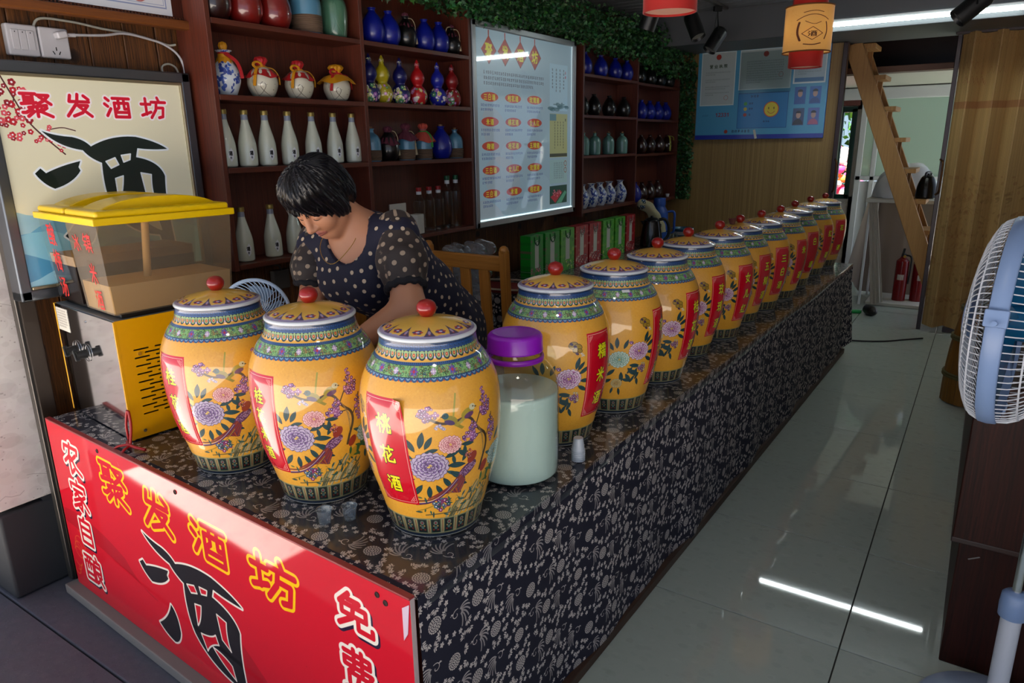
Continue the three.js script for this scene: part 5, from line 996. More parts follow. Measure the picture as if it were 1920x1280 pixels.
{ // empty glass bottles on the lowest board
  const mk = (capM, s) => { const o = new THREE.Group(); o.name = 'glass_bottle'; part(o, 'body', prof.glassBottle, M.glass); part(o, 'cap', [cyl(0.0145, 0.0145, 0.018, 0, 0.209, 0, 20)], capM); part(o, 'cap_ring', cyl(0.0138, 0.0138, 0.014, 0, 0.192, 0, 20, true), M.white); o.scale.set(1, s, 1); return o; };
  const r = mk(mat('#a01418', { roughness: 0.4 }), 1.05), gcap = mk(mat('#0f5a34', { roughness: 0.4 }), 1.28);
  [[r, -2.868, 'empty clear bottle with red cap, left of three on the lowest shelf'], [r, -2.951, 'empty clear bottle with red cap, middle of three on the lowest shelf'], [r, -3.027, 'empty clear bottle with red cap next to the taller green-capped ones'], [gcap, -3.105, 'tall empty clear bottle with green cap beside the red-capped ones'], [gcap, -3.182, 'tall empty clear bottle with green cap at the right end of the shelf']].forEach(([p, z, l]) => { const o = p.clone(); o.name = numbered('glass_bottle'); o.position.set(IX, 1.052, z); o.userData = { label: l, category: 'bottle', group: 'empty clear bottles' }; scene.add(o); });
}
solo('white_card', 'upright white card on the lowest shelf just above the shopkeeper\'s back', 'card', rbox(0.008, 0.16, 0.12, 0.003), M.offWhite, [-2.46, 1.134, -2.685]);
solo('white_box', 'small pale box beside the white card on the lowest shelf', 'box', rbox(0.05, 0.1, 0.07, 0.004), M.offWhite, [-2.43, 1.104, -2.79], 0.2);
// right shelf unit
[[1.95, [-4.69, -4.94, -5.18, -5.385].map((z, i) => ['cobalt', z, `cobalt blue bottle on the top row of the right shelf, ${nth(i)} from the left`])], [1.944, [-5.64, -5.86, -6.07, -6.27].map((z, i) => ['blackV', z, `black bottle in the top row under the ivy, ${nth(i)} from the left`])],
 [1.68, [-4.65, -4.84, -5.09, -5.35].map((z, i) => ['blackV', z, `black bottle in the second row beside the menu, ${nth(i)} from the left`])], [1.672, [-5.69, -5.86, -6.04, -6.22].map((z, i) => ['cobalt', z, `cobalt blue bottle in the second row near the ivy, ${nth(i)} from the left`])]].forEach(([y, l]) => l.forEach(([k, z, s]) => put(WIRE[k], y, z, s, 'bottle', 'plain bottles on the right shelf', 1.0, PI / 2, -2.47)));
[-4.68, -4.86, -5.09, -5.335].forEach((z, i) => put(WIRE.celadon, 1.406, z, `pale celadon bottle with cork, ${nth(i)} from the left on the third row`, 'bottle', 'celadon bottles', 1.02, PI / 2, -2.47));
[-5.71, -5.9, -6.1, -6.28].forEach((z, i) => put(WIRE.brownV, 1.398, z, i < 3 ? `glossy dark brown bottle on the third row of the right shelf, ${nth(i)} from the left` : 'glossy dark brown bottle tied with a yellow ribbon', 'bottle', null, 1, PI / 2, -2.47, i < 3 ? [] : [['ribbon', [ribbon([[-0.02, 0.14, 0.02], [-0.045, 0.13, 0.045], [-0.055, 0.07, 0.058], [-0.058, 0.01, 0.058]], 0.007), ribbon([[0.0, 0.14, 0.02], [0.03, 0.13, 0.045], [0.042, 0.1, 0.05]], 0.007)], mat('#8c8a2a', { roughness: 0.6 })]]));
[-4.67, -4.82, -4.96, -5.12, -5.32].forEach((z, i) => put(WIRE.vase, 1.028, z, `blue and white porcelain vase on the lowest row, ${nth(i)} from the left`, 'vase', 'blue and white vases', 1.08, PI / 2, -2.47));
put(WIRE.cobalt, 1.004, -5.61, 'cobalt blue bottle alone at the left of the lowest right row', 'bottle', null, 1.1, PI / 2, -2.47);
[-5.76, -5.93, -6.1].forEach((z, i) => put(WIRE.brownV, 1.004, z, `glossy dark red-brown bottle on the lowest right row, ${nth(i)} from the blue one`, 'bottle', null, 1.05, PI / 2, -2.47));
solo('small_cup', 'tiny white cup at the right end of the lowest shelf row', 'cup', lathe([[0, 0.001], [0.014, 0.001], [0.02, 0.028], [0.018, 0.028], [0.012, 0.004], [0, 0.004]], 20), M.white, [-2.43, 1.004, -6.25]);
// ---------- lit wine menu between the two shelf units ----------
{
  const t = thing('menu_lightbox', 'large lit wine menu board with red ovals in a silver frame', 'menu board');
  const z0 = -3.268, z1 = -4.43, y0 = 1.028, y1 = 2.135, w = z0 - z1, h = y1 - y0, cz = (z0 + z1) / 2, cy = (y0 + y1) / 2, f = 0.035;
  part(t, 'frame', [rbox(0.06, f, w, 0.005, -2.425, y1 - f / 2, cz), rbox(0.06, f, w, 0.005, -2.425, y0 + f / 2, cz), rbox(0.06, h, f, 0.005, -2.425, cy, z0 - f / 2), rbox(0.06, h, f, 0.005, -2.425, cy, z1 + f / 2)], mat('#9a9c9e', { metalness: 0.8, roughness: 0.35 }));
  part(t, 'printed_panel', new THREE.PlaneGeometry(w - 2 * f, h - 2 * f).rotateY(PI / 2).translate(-2.412, cy, cz), mat('#ffffff', { map: T.menu, emissive: '#cfe6f2', emissiveMap: T.menu, emissiveIntensity: 0.62, roughness: 0.3, clearcoat: 1, clearcoatRoughness: 0.03 }));
  const led = mat('#ffffff', { emissive: '#d4f2f4', emissiveIntensity: 2.6 });
  part(t, 'edge_light', box(0.004, 0.007, w - 2 * f, -2.409, y0 + f + 0.004, cz), led);
  part(t, 'edge_light', box(0.004, h - 2 * f, 0.005, -2.409, cy, z1 + f + 0.003), mat('#ffffff', { emissive: '#c4e8f0', emissiveIntensity: 0.7 }));
  part(t, 'back_box', rbox(0.14, h - 0.01, w - 0.01, 0.004, -2.52, cy, cz), M.beam);
}
// ---------- lit shop sign on the left wall ----------
{
  const t = thing('wall_lightbox', 'lit cream wall sign with red shop name and big black wine character', 'sign');
  const z0 = -0.975, z1 = -1.664, y0 = 1.03, y1 = 1.762, w = z0 - z1, h = y1 - y0, cz = (z0 + z1) / 2, cy = (y0 + y1) / 2, f = 0.036;
  const a = mat('#6f747a', { metalness: 0.85, roughness: 0.32 });
  part(t, 'frame', [rbox(0.065, f, w, 0.006, -2.547, y1 - f / 2, cz), rbox(0.065, f, w, 0.006, -2.547, y0 + f / 2, cz), rbox(0.065, h, f, 0.006, -2.547, cy, z0 - f / 2), rbox(0.065, h, f, 0.006, -2.547, cy, z1 + f / 2)], a);
  part(t, 'frame_lip', [rbox(0.012, 0.01, w - 2 * f, 0.003, -2.518, y1 - f - 0.004, cz), rbox(0.012, h - 2 * f, 0.01, 0.003, -2.518, cy, z1 + f + 0.004), rbox(0.012, 0.01, w - 2 * f, 0.003, -2.518, y0 + f + 0.004, cz)], mat('#b0a486', { metalness: 0.8, roughness: 0.3 }));
  part(t, 'printed_panel', new THREE.PlaneGeometry(w - 2 * f, h - 2 * f).rotateY(PI / 2).translate(-2.523, cy, cz), mat('#ffffff', { map: T.lightbox, emissive: '#ffffff', emissiveMap: T.lightbox, emissiveIntensity: 0.4, roughness: 0.25, clearcoat: 1, clearcoatRoughness: 0.05 }));
}
// ---------- certificate, switches, cable ----------
{
  const t = thing('certificate_frame', 'wooden frame with a white certificate hung high above the lit sign', 'picture');
  const y0 = 1.91, h = 0.5, z0 = -0.98, z1 = -1.755, cz = (z0 + z1) / 2, w = z0 - z1, cy = y0 + h / 2, f = 0.03;
  part(t, 'frame', [metric(rbox(0.045, f, w, 0.006, -2.522, y0 + f / 2, cz), 0.5, true), metric(rbox(0.045, f, w, 0.006, -2.522, y0 + h - f / 2, cz), 0.5, true), metric(rbox(0.045, h, f, 0.006, -2.522, cy, z1 + f / 2), 0.5), metric(rbox(0.045, h, f, 0.006, -2.522, cy, z0 - f / 2), 0.5)], mat('#b08a6a', { map: T.pine, roughness: 0.5 }));
  part(t, 'mount', metric(box(0.012, h - 2 * f, w - 2 * f, -2.532, cy, cz), 0.5), mat('#b06a3c', { map: T.plank, roughness: 0.5 }));
  const beads = [];
  for (let k = 0; k < 60; k++) beads.push(new THREE.OctahedronGeometry(0.004).translate(-2.522, y0 + f + 0.006, z0 - f - 0.006 - k * 0.0117));
  part(t, 'beading', beads, mat('#6a3a22', { roughness: 0.5 })).userData.kind = 'stuff';
  part(t, 'certificate', new THREE.PlaneGeometry(0.5, 0.4).rotateY(PI / 2).translate(-2.5255, y0 + 0.042 + 0.2, -1.385), mat('#ffffff', { map: T.certificate, roughness: 0.3, clearcoat: 0.6, clearcoatRoughness: 0.1 }));
}
{
  const wht = mat('#c4c2c6', { roughness: 0.35 });
  const plate = (name, label, cat, z, holes) => { const t = thing(name, label, cat, [-2.593, 1.828, z]); part(t, 'plate', rbox(0.03, 0.092, 0.09, 0.006, 0.015, 0, 0), wht); holes(t); return t; };
  plate('light_switch', 'white wall switch plate with three rockers, left of the plugged socket', 'switch', -1.143, (t) => { for (let k = 0; k < 3; k++) { const r = part(t, 'rocker', rbox(0.004, 0.058, 0.021, 0.002, 0.031, 0, 0.022 - k * 0.022), wht); part(r, 'mark', box(0.001, 0.004, 0.002, 0.0335, 0.022, 0.022 - k * 0.022), M.black); } });
  plate('wall_socket', 'white wall socket with a plug in it below the certificate frame', 'socket', -1.236, (t) => { for (const [y, z, r] of [[-0.018, 0, 0], [-0.03, 0.009, 0.5], [-0.03, -0.009, -0.5]]) part(t, 'slot', box(0.0012, 0.011, 0.0025).rotateX(r).translate(0.0305, y, z), M.black); });
  const p = thing('power_plug', 'white plug with a cable running right across the boards to the sign', 'plug');
  part(p, 'plug_body', [rbox(0.03, 0.022, 0.034, 0.006).rotateX(0.25).translate(-2.549, 1.852, -1.25), bar([-2.549, 1.853, -1.26], [-2.549, 1.856, -1.295], 0.006)], wht);
  part(p, 'cable', tube([[-2.549, 1.856, -1.29], [-2.56, 1.868, -1.4], [-2.57, 1.882, -1.47], [-2.575, 1.874, -1.56], [-2.575, 1.86, -1.62], [-2.572, 1.83, -1.665], [-2.568, 1.79, -1.68], [-2.565, 1.74, -1.678], [-2.57, 1.6, -1.677]], 0.0042, 60, 8), wht);
  solo('cable', 'pale loose cable looping over the switch and ending above the lit sign corner', 'cable', [tube([[-2.58, 1.87, -1.185], [-2.575, 1.895, -1.2], [-2.575, 1.9, -1.3], [-2.575, 1.89, -1.4], [-2.575, 1.884, -1.5], [-2.578, 1.868, -1.6], [-2.575, 1.86, -1.64], [-2.57, 1.864, -1.66]], 0.004, 50, 8), tube([[-2.578, 1.762, -1.6], [-2.576, 1.785, -1.6], [-2.574, 1.795, -1.625], [-2.574, 1.785, -1.65], [-2.574, 1.764, -1.66]], 0.0035, 30, 8)], mat('#a8a69a', { roughness: 0.5 }));
}
// ---------- blue food-safety board on the bamboo wall ----------
{
  const t = thing('notice_board', 'blue food safety notice board with licences and four small portraits', 'notice board', [-1.722, 1.915, -6.43], 0.012);
  part(t, 'panel', rbox(1.075, 0.83, 0.02, 0.004), mat('#2f5fc0', { roughness: 0.3 }));
  part(t, 'print', new THREE.PlaneGeometry(1.07, 0.822).translate(0, 0, 0.0108), mat('#ffffff', { map: T.board, roughness: 0.3, clearcoat: 0.7, clearcoatRoughness: 0.08 }));
  part(t, 'plastic_sleeve', rbox(0.42, 0.33, 0.002, 0.001, 0.04, 0.12, 0.014), M.clearPlastic);
  part(t, 'tape', rbox(0.02, 0.075, 0.001, 0.0004).rotateZ(0.25).translate(-0.01, -0.375, 0.0125), M.offWhite);
  part(t, 'hanging_loop', tube([[0.53, 0.36, 0.012], [0.55, 0.4, 0.012], [0.57, 0.36, 0.012], [0.55, 0.33, 0.012]], 0.006, 20, 6), M.white);
}
// ---------- ceiling light tube ----------
{
  const t = thing('tube_light', 'long white LED tube along the edge of the back soffit', 'lamp', [-0.6, 2.262, -5.735]);
  const L = 1.29;
  part(t, 'housing', rbox(L + 0.02, 0.022, 0.036, 0.004, 0, 0.024, -0.012), M.white);
  part(t, 'tube', cyl(0.014, 0.014, L, 0, 0, 0, 18).rotateZ(PI / 2), mat('#ffffff', { emissive: '#e4f6f4', emissiveIntensity: 30, roughness: 0.3 }));
  for (const s of [-1, 1]) part(t, 'end_cap', cyl(0.0155, 0.0155, 0.016, 0, 0, 0, 18).rotateZ(PI / 2).translate(s * (L / 2 + 0.006), 0, 0), M.white);
  const light = new THREE.RectAreaLight(new THREE.Color(0.9, 1, 0.99), 110, L, 0.03);
  light.name = 'tube_light_glow';
  light.position.set(-0.6, 2.245, -5.715);
  light.lookAt(-0.6, 0, -4.9);
  light.castShadow = true;
  scene.add(light);
}
// ---------- round lamp under the eave above the entrance: seen as highlights on the jar shoulders ----------
{
  const t = thing('eave_lamp', 'round white lamp under the eave above the shop entrance', 'lamp', [-0.15, 2.795, -0.58]);
  part(t, 'housing', lathe([[0.14, 0], [0.14, -0.03], [0.128, -0.036], [0.126, -0.03]], 40), M.white);
  part(t, 'diffuser', cyl(0.127, 0.127, 0.004, 0, -0.031, 0, 40), mat('#ffffff', { emissive: '#fff4e0', emissiveIntensity: 8 }));
  const l = new THREE.RectAreaLight(new THREE.Color(1, 0.95, 0.86), 40, 0.21, 0.21);
  l.name = 'eave_lamp_glow'; l.position.set(-0.15, 2.755, -0.58); l.lookAt(-0.15, 0, -0.581);
  scene.add(l);
}
// ---------- lanterns ----------
function lantern(pos, label) {
  const t = thing('lantern', label, 'lantern', pos);
  const red = mat('#c0180c', { roughness: 0.8, transmission: 0.35, thickness: 0 }), paper = mat('#ffffff', { map: T.lantern, roughness: 0.9, transmission: 0.5, thickness: 0 });
  const drum = (r, y0, y1, th) => lathe([[r - th, y0], [r, y0], [r, y1], [r - th, y1], [r - th, y0]], 48);
  const shade = new THREE.CylinderGeometry(0.132, 0.132, 0.245, 56, 1, true, 0.2).translate(0, 0, 0);
  part(t, 'paper_shade', shade, paper, 'mustard paper drum with a brown wine jar drawing');
  part(t, 'shade_band', [torus(0.132, 0.004, 8, 56).rotateX(PI / 2).translate(0, 0.1225, 0), torus(0.132, 0.004, 8, 56).rotateX(PI / 2).translate(0, -0.1225, 0)], mat('#7a4a1c', { roughness: 0.8 }));
  part(t, 'upper_band', drum(0.096, 0.123, 0.2, 0.003), red, 'red paper ring on top');
  part(t, 'lower_band', drum(0.095, -0.205, -0.118, 0.003), red, 'red paper ring at the bottom');
  part(t, 'diffuser', cyl(0.091, 0.091, 0.003, 0, -0.196, 0, 40), mat('#f0b070', { roughness: 1, transmission: 0.6, thickness: 0 }), 'pale round diffuser');
  part(t, 'ring_plate', lathe([[0.094, 0.1225], [0.131, 0.1225]], 40), paper);
  part(t, 'bulb', sphere(0.028, 0, 0.0, 0, 20), mat('#fff0d0', { emissive: '#ffc070', emissiveIntensity: 2 }));
  part(t, 'cord', bar([0, 0.02, 0], [0, CEIL - pos[1], 0], 0.004, 8), M.black);
  const p = new THREE.PointLight(new THREE.Color(1, 0.78, 0.5), LANTERN);
  p.name = 'lantern_glow';
  p.position.set(pos[0], pos[1], pos[2]);
  p.castShadow = true;
  scene.add(p);
  return t;
}
const LANTERN = 0.16;
lantern([-1.0, 2.105, -4.67], 'lit two-tone paper lantern hanging in front of the blue notice board').rotation.y = -1.37;
lantern([-1.04, 2.145, -2.62], 'lit paper lantern cut off by the top of the picture above the ivy').rotation.y = 1.2;
// ---------- track spotlights ----------
solo('light_track', 'grey spotlight track on the ceiling beside the near lantern', 'track', [rbox(0.03, 0.02, 2.5, 0.003, -1.8, 2.434, -4.4)], M.alu);
solo('light_track', 'short grey spotlight track on the ceiling above the right bamboo curtain', 'track', [rbox(0.03, 0.02, 1.2, 0.003, -0.15, 2.434, -4.6)], M.alu);
function spot(pos, tilt, turn, label) {
  const t = thing('spotlight', label, 'spotlight', pos, turn);
  part(t, 'adapter', rbox(0.03, 0.035, 0.06, 0.004, 0, CEIL - 0.028 - pos[1] - 0.0175, 0), M.blackMetal);
  part(t, 'bracket', [tube([[0, CEIL - 0.06 - pos[1], 0], [0.03, 0.06, 0], [0.056, 0, 0]], 0.005, 14, 6), tube([[0, CEIL - 0.06 - pos[1], 0], [-0.03, 0.06, 0], [-0.056, 0, 0]], 0.005, 14, 6)], M.blackMetal);
  part(t, 'head', lathe([[0, 0.085], [0.035, 0.085], [0.044, 0.078], [0.05, 0.06], [0.05, -0.09], [0.047, -0.092], [0.044, -0.07], [0.02, -0.04], [0, -0.04]], 32).rotateX(tilt), M.blackMetal);
  part(t, 'lens', new THREE.CircleGeometry(0.045, 24).rotateX(PI / 2).translate(0, -0.074, 0).rotateX(tilt), mat('#8c8c88', { roughness: 0.4, bumpMap: T.ribs, bumpScale: 0.001 }));
}
spot([-1.8, 2.2, -5.45], 0.6, 2.4, 'black spotlight hanging in front of the top left of the notice board');
spot([-1.8, 2.24, -4.98], -0.5, 1.2, 'black spotlight on the track between the lantern and the ivy');
spot([-1.8, 2.22, -4.25], 0.35, 1.57, 'black spotlight with a pale lens just below the near lantern');
spot([-0.19, 2.14, -4.6], 0.85, 1.9, 'black spotlight at the top right in front of the light tube');
// ---------- ivy garland ----------
{
  const leafShape = new THREE.Shape();
  leafShape.moveTo(0, 0); leafShape.lineTo(0.016, 0.006); leafShape.lineTo(0.014, 0.016); leafShape.lineTo(0.005, 0.018); leafShape.lineTo(0, 0.034); leafShape.lineTo(-0.005, 0.018); leafShape.lineTo(-0.014, 0.016); leafShape.lineTo(-0.016, 0.006); leafShape.lineTo(0, 0);
  const g = new THREE.ShapeGeometry(leafShape), p = g.attributes.position;
  for (let i = 0; i < p.count; i++) p.setZ(i, -Math.abs(p.getX(i)) * 0.4 - p.getY(i) ** 2 * 6);
  g.computeVertexNormals();
  const garland = (label, n, f) => {
    const im = new THREE.InstancedMesh(g, mat('#ffffff', { roughness: 0.5, side: THREE.DoubleSide, transmission: 0.15, thickness: 0 }), n), m = new THREE.Matrix4(), q = new THREE.Quaternion(), c = new THREE.Color();
    for (let i = 0; i < n; i++) {
      const [x, y, z] = f();
      q.setFromEuler(new THREE.Euler(rr(-0.9, 0.9) + PI * 0.9, PI / 2 + rr(-1.1, 1.1), rr(-0.9, 0.9), 'YXZ'));
      const s = rr(0.5, 1.0);
      m.compose(V(x, y, z), q, V(s, s, s));
      im.setMatrixAt(i, m);
      im.setColorAt(i, c.setHSL(rr(0.3, 0.37), rr(0.55, 0.85), rr(0.03, 0.12)));
    }
    im.name = numbered('ivy_garland');
    im.userData = { label, category: 'ivy', kind: 'stuff' };
    im.castShadow = im.receiveShadow = true;
    scene.add(im);
  };
  garland('dense green artificial ivy draped along the top of the shelves and menu', 11000, () => { const z = rr(-2.45, -6.4), k = 0.03 + 0.02 * sin(z * 5) + Math.max(0, (-z - 4.6) * 0.075); return [-2.4 + rr(-0.1, 0.13), 2.17 + rr(-k, 0.13 + 0.1 * rnd()), z]; });
  garland('strip of green artificial ivy hanging down the right end of the shelves', 2600, () => { const y = rr(0.98, 2.15); return [-2.38 + rr(-0.06, 0.1), y, -6.405 + rr(-0.03, 0.035) * (0.4 + (y - 0.9) * 0.7)]; });
}
// ---------- low table along the left wall with gift bags ----------
{
  const t = thing('side_table', 'low table under batik cloth along the left wall below the menu', 'table');
  part(t, 'table_top', rbox(0.46, 0.03, 2.9, 0.005, -2.3, 0.655, -4.68), M.mdf);
  for (const [x, z] of [[-2.1, -3.28], [-2.5, -3.28], [-2.1, -6.08], [-2.5, -6.08]]) part(t, 'leg', rbox(0.05, 0.635, 0.05, 0.005, x, 0.3215, z), M.mdf);
  const c = thing('table_cover', 'batik cloth with clear film hanging over the low side table', 'tablecloth');
  part(c, 'cover_top', metric(box(0.49, 0.006, 2.93, -2.3, 0.6745, -4.68), 0.3), M.cloth);
  part(c, 'cover_front', metric(box(0.006, 0.6, 2.93, -2.055, 0.376, -4.68), 0.3), M.cloth);
  part(c, 'cover_end', metric(box(0.49, 0.6, 0.006, -2.3, 0.376, -3.213), 0.3), M.cloth);
  part(c, 'film', new THREE.PlaneGeometry(0.49, 2.93).rotateX(-PI / 2).translate(-2.3, 0.679, -4.68), mat('#eef0f4', { transmission: 1, thickness: 0, roughness: 0.25 }));
  const tr = thing('pattern_tray', 'flat red patterned tray with a pale curled rim on the side table', 'tray', [-2.26, 0.68, -3.34], 0.15);
  part(tr, 'tray_base', rbox(0.3, 0.02, 0.22, 0.004, 0, 0.0105, 0), mat('#8c1418', { map: tex(T.crackle, 2, 2), roughness: 0.6 }));
  part(tr, 'tray_rim', [tube([[-0.15, 0.03, 0.11], [0, 0.022, 0.115], [0.15, 0.026, 0.11]], 0.006, 16, 8), tube([[0.15, 0.026, 0.11], [0.155, 0.02, 0], [0.15, 0.03, -0.11]], 0.006, 16, 8), tube([[-0.15, 0.03, -0.11], [0, 0.036, -0.115], [0.15, 0.03, -0.11]], 0.006, 16, 8)], mat('#a89a86', { roughness: 0.7 }));
}
{
  const bagTex = (base, dark, flower) => canvasTex(160, 256, (g, w, h) => { fill(g, base, 0, 0, w, h); speckle(g, w, h, 40, [dark, flower], 4, 16, 0.25, 0.6); for (let i = 0; i < 26; i++) blossoms(g, rnd() * w, rr(0.72, 0.98) * h, 8, 6, 2, 8, [flower, dark]); fill(g, '#c9cfc4', w * 0.34, 30, w * 0.3, h * 0.62); g.fillStyle = '#5a6a4c'; for (let k = 0; k < 4; k++) finePrint(g, w * 0.42, 56 + k * 34, 24, 24, 20, '#8c3a2a'); blossoms(g, w * 0.5, 36, 22, 14, 6, 8, [dark]); });
  const kinds = { green: ['#0c8f24', '#0a6a1c', '#c04a6a'], light: ['#4aa830', '#2f7a28', '#9cc84a'], red: ['#b0202a', '#7a1420', '#d8b0a0'] };
  const bm = {};
  const bag = (k, z, w, label) => {
    const t = thing('gift_bag', label, 'gift bag', [-2.3, 0.6785, z], PI / 2, 'paper gift bags on the side table');
    const m = (bm[k] ||= mat('#ffffff', { map: bagTex(...kinds[k]), roughness: 0.35 }));
    const s = extrude([[-w / 2, 0], [w / 2, 0], [w / 2 - 0.002, 0.27], [-w / 2 + 0.002, 0.27]], 0.07, 0.002).translate(0, 0.002, -0.035), uv = s.attributes.uv, p = s.attributes.position;
    for (let i = 0; i < uv.count; i++) uv.setXY(i, p.getX(i) / w + 0.5, p.getY(i) / 0.275);
    part(t, 'bag_body', s, m);
    part(t, 'handle', tube([[-0.03, 0.265, 0.038], [-0.026, 0.23, 0.041], [0, 0.212, 0.042], [0.026, 0.23, 0.041], [0.03, 0.265, 0.038]], 0.003, 18, 6), k === 'red' ? mat('#a89a90', { roughness: 0.6 }) : mat('#1c5a2c', { roughness: 0.6 }));
  };
  bag('green', -3.7, 0.15, 'dark green paper gift bag at the left end of the row');
  bag('green', -3.89, 0.18, 'dark green paper gift bag, second in the row, with a white label strip');
  bag('light', -4.09, 0.18, 'light green gift bag between the dark green and the first red one');
  bag('red', -4.29, 0.18, 'red gift bag next to the light green one, left of the red pair');
  bag('red', -4.49, 0.18, 'red gift bag, right of the red pair in the middle');
  bag('light', -4.7, 0.18, 'light green gift bag just right of the red pair');
  bag('light', -4.9, 0.17, 'light green gift bag before the last red one by the kettle');
  bag('red', -5.09, 0.16, 'red gift bag at the right end of the row behind the black kettle');
}
{
  const t = thing('electric_kettle', 'black electric kettle standing beside the last red gift bag', 'kettle', [-2.17, 0.6785, -5.28], 0.5);
  part(t, 'body', lathe(smoothProfile([[0.085, 0.012], [0.088, 0.03], [0.08, 0.11], [0.066, 0.19], [0.06, 0.215], [0.055, 0.222]], 24), 40), mat('#0b0b0d', { roughness: 0.15 }));
  part(t, 'lid', lathe([[0.056, 0.221], [0.04, 0.236], [0.012, 0.242], [0.012, 0.252], [0, 0.254]], 32), M.blackMetal);
  part(t, 'base', cyl(0.088, 0.09, 0.014, 0, 0.0075, 0, 36), M.blackMetal);
  part(t, 'handle', tube([[0.055, 0.222, 0], [0.1, 0.225, 0], [0.13, 0.18, 0], [0.13, 0.1, 0], [0.1, 0.06, 0]], 0.012, 30, 10), M.blackMetal);
  part(t, 'spout', new THREE.ConeGeometry(0.03, 0.06, 16).rotateZ(1.1).translate(-0.065, 0.2, 0), M.blackMetal);
}
{
  const b = mat('#1c4a9c', { roughness: 0.35 });
  const t = thing('thermos', 'tall blue thermos jug with a side handle behind the black kettle', 'thermos', [-2.3, 0.6785, -5.75], 0.3);
  part(t, 'body', lathe(smoothProfile([[0.07, 0], [0.075, 0.01], [0.075, 0.2], [0.066, 0.25], [0.05, 0.28], [0.048, 0.3]], 30), 36), b);
  part(t, 'cup_lid', lathe([[0.05, 0.296], [0.052, 0.3], [0.05, 0.35], [0.045, 0.355], [0, 0.356]], 32), b);
  part(t, 'handle', tube([[0.07, 0.24, 0], [0.12, 0.24, 0], [0.128, 0.15, 0], [0.12, 0.07, 0], [0.073, 0.06, 0]], 0.01, 24, 8), b);
}
{
  const t = thing('cloth_bundle', 'rolled cream cloth bag with dark blue motifs leaning behind the kettle', 'cloth bag');
  const g = tube([[-2.22, 0.76, -5.62], [-2.25, 0.86, -5.58], [-2.29, 0.97, -5.5], [-2.33, 1.0, -5.46]], 0.045, 24, 14), p = g.attributes.position;
  for (let i = 0; i < p.count; i++) p.setXYZ(i, p.getX(i) + 0.005 * sin(p.getY(i) * 70), p.getY(i), p.getZ(i) + 0.005 * sin(p.getY(i) * 50 + p.getX(i) * 60));
  g.computeVertexNormals();
  part(t, 'roll', [g, sphere(0.045, -2.33, 1.0, -5.46, 16)], mat('#ffffff', { map: canvasTex(256, 256, (c, w, h) => { fill(c, '#b4ac88', 0, 0, w, h); blossoms(c, 130, 70, 60, 30, 9, 22, ['#1c3a3a', '#24506a']); blossoms(c, 60, 180, 50, 40, 8, 18, ['#24506a', '#1c2a3a']); }), roughness: 0.9 }));
  part(t, 'blue_end', [lathe([[0.048, 0], [0.07, -0.09], [0.06, -0.09], [0, -0.08]], 20).translate(-2.22, 0.77, -5.62)], mat('#1c4a9c', { roughness: 0.8 }));
}
{
  const t = thing('enamel_basin', 'small teal and white basin beside the blue thermos', 'basin', [-2.17, 0.6785, -5.98]);
  part(t, 'bowl', lathe([[0, 0.001], [0.06, 0.001], [0.09, 0.08], [0.098, 0.084], [0.09, 0.088], [0.056, 0.008], [0, 0.008]], 36), mat('#2a5a72', { roughness: 0.3 }));
  part(t, 'band', lathe([[0.0725, 0.03], [0.0835, 0.06], [0.0845, 0.06], [0.0735, 0.03]], 36), M.offWhite);
}
solo('upturned_glass', 'clear glass tumbler standing behind the third jar in the aisle row', 'glass', lathe([[0, 0.001], [0.03, 0.001], [0.036, 0.09], [0.034, 0.09], [0.028, 0.006], [0, 0.006]], 28), M.glass, [-2.1, 0.6785, -5.58]);
// bottles under film behind the chair
{
  const bottleM = mat('#f2f6fa', { transmission: 0.9, thickness: 0, roughness: 0.05, ior: 1.6 }), g = lathe([[0, 0.002], [0.014, 0.003], [0.03, 0], [0.034, 0.006], [0.034, 0.06], [0.028, 0.07], [0.034, 0.08], [0.034, 0.15], [0.024, 0.18], [0.012, 0.195], [0.012, 0.21]], 18).rotateZ(-PI / 2).rotateY(-0.55);
  solo('bottle_rack', 'low crate under the pile of empty clear plastic bottles behind the chair', 'crate', [rbox(0.34, 0.5, 0.44, 0.008, -2.36, 0.2515, -2.9)], M.mdf);
  let n = 0;
  for (let r = 0; r < 8; r++) for (let c = 0; c < 4; c++) {
    const jx = rr(-0.02, 0.02), z = -2.72 - c * 0.085 - (r % 2) * 0.0425;
    const o = solo('plastic_bottle', r < 7 ? 'empty clear plastic bottle lying in the shiny pile behind the wooden chair' : 'empty clear plastic bottle lying on top of the pile behind the wooden chair', 'bottle', g, bottleM, [-2.22 + jx, 0.5375 + r * 0.0635, z], 0, r < 7 ? 'clear bottles in the pile' : 'top clear bottles of the pile');
    n++;
  }
}
// ---------- staircase in the back room ----------
{
  const t = thing('staircase', 'steep open pine staircase rising to the left behind the doorway', 'stairs');
  const a = [-1.06, 2.22], b = [-0.145, 0.02], dx = b[0] - a[0], dy = b[1] - a[1];
  for (const z of [-6.62, -7.02]) part(t, 'stringer', metric(beam([a[0], a[1], z], [b[0], b[1], z], 0.13, 0.04), 0.6), M.pine);
  const N = 8;
  for (let i = 0; i < N; i++) {
    const y = 2.205 - i * 0.243, x = -1.03 + i * 0.1;
    part(t, 'tread', metric(rbox(0.22, 0.035, 0.35, 0.004, x + 0.02, y, -6.822), 0.6), M.pine);
    for (const z of [-6.665, -6.975]) part(t, 'bracket', metric(extrude([[x - 0.02, y - 0.018], [x + 0.072, y - 0.018], [x + 0.07, y - 0.2], [x + 0.055, y - 0.2]], 0.03).translate(0, 0, z - 0.015), 0.6), M.pine);
  }
}
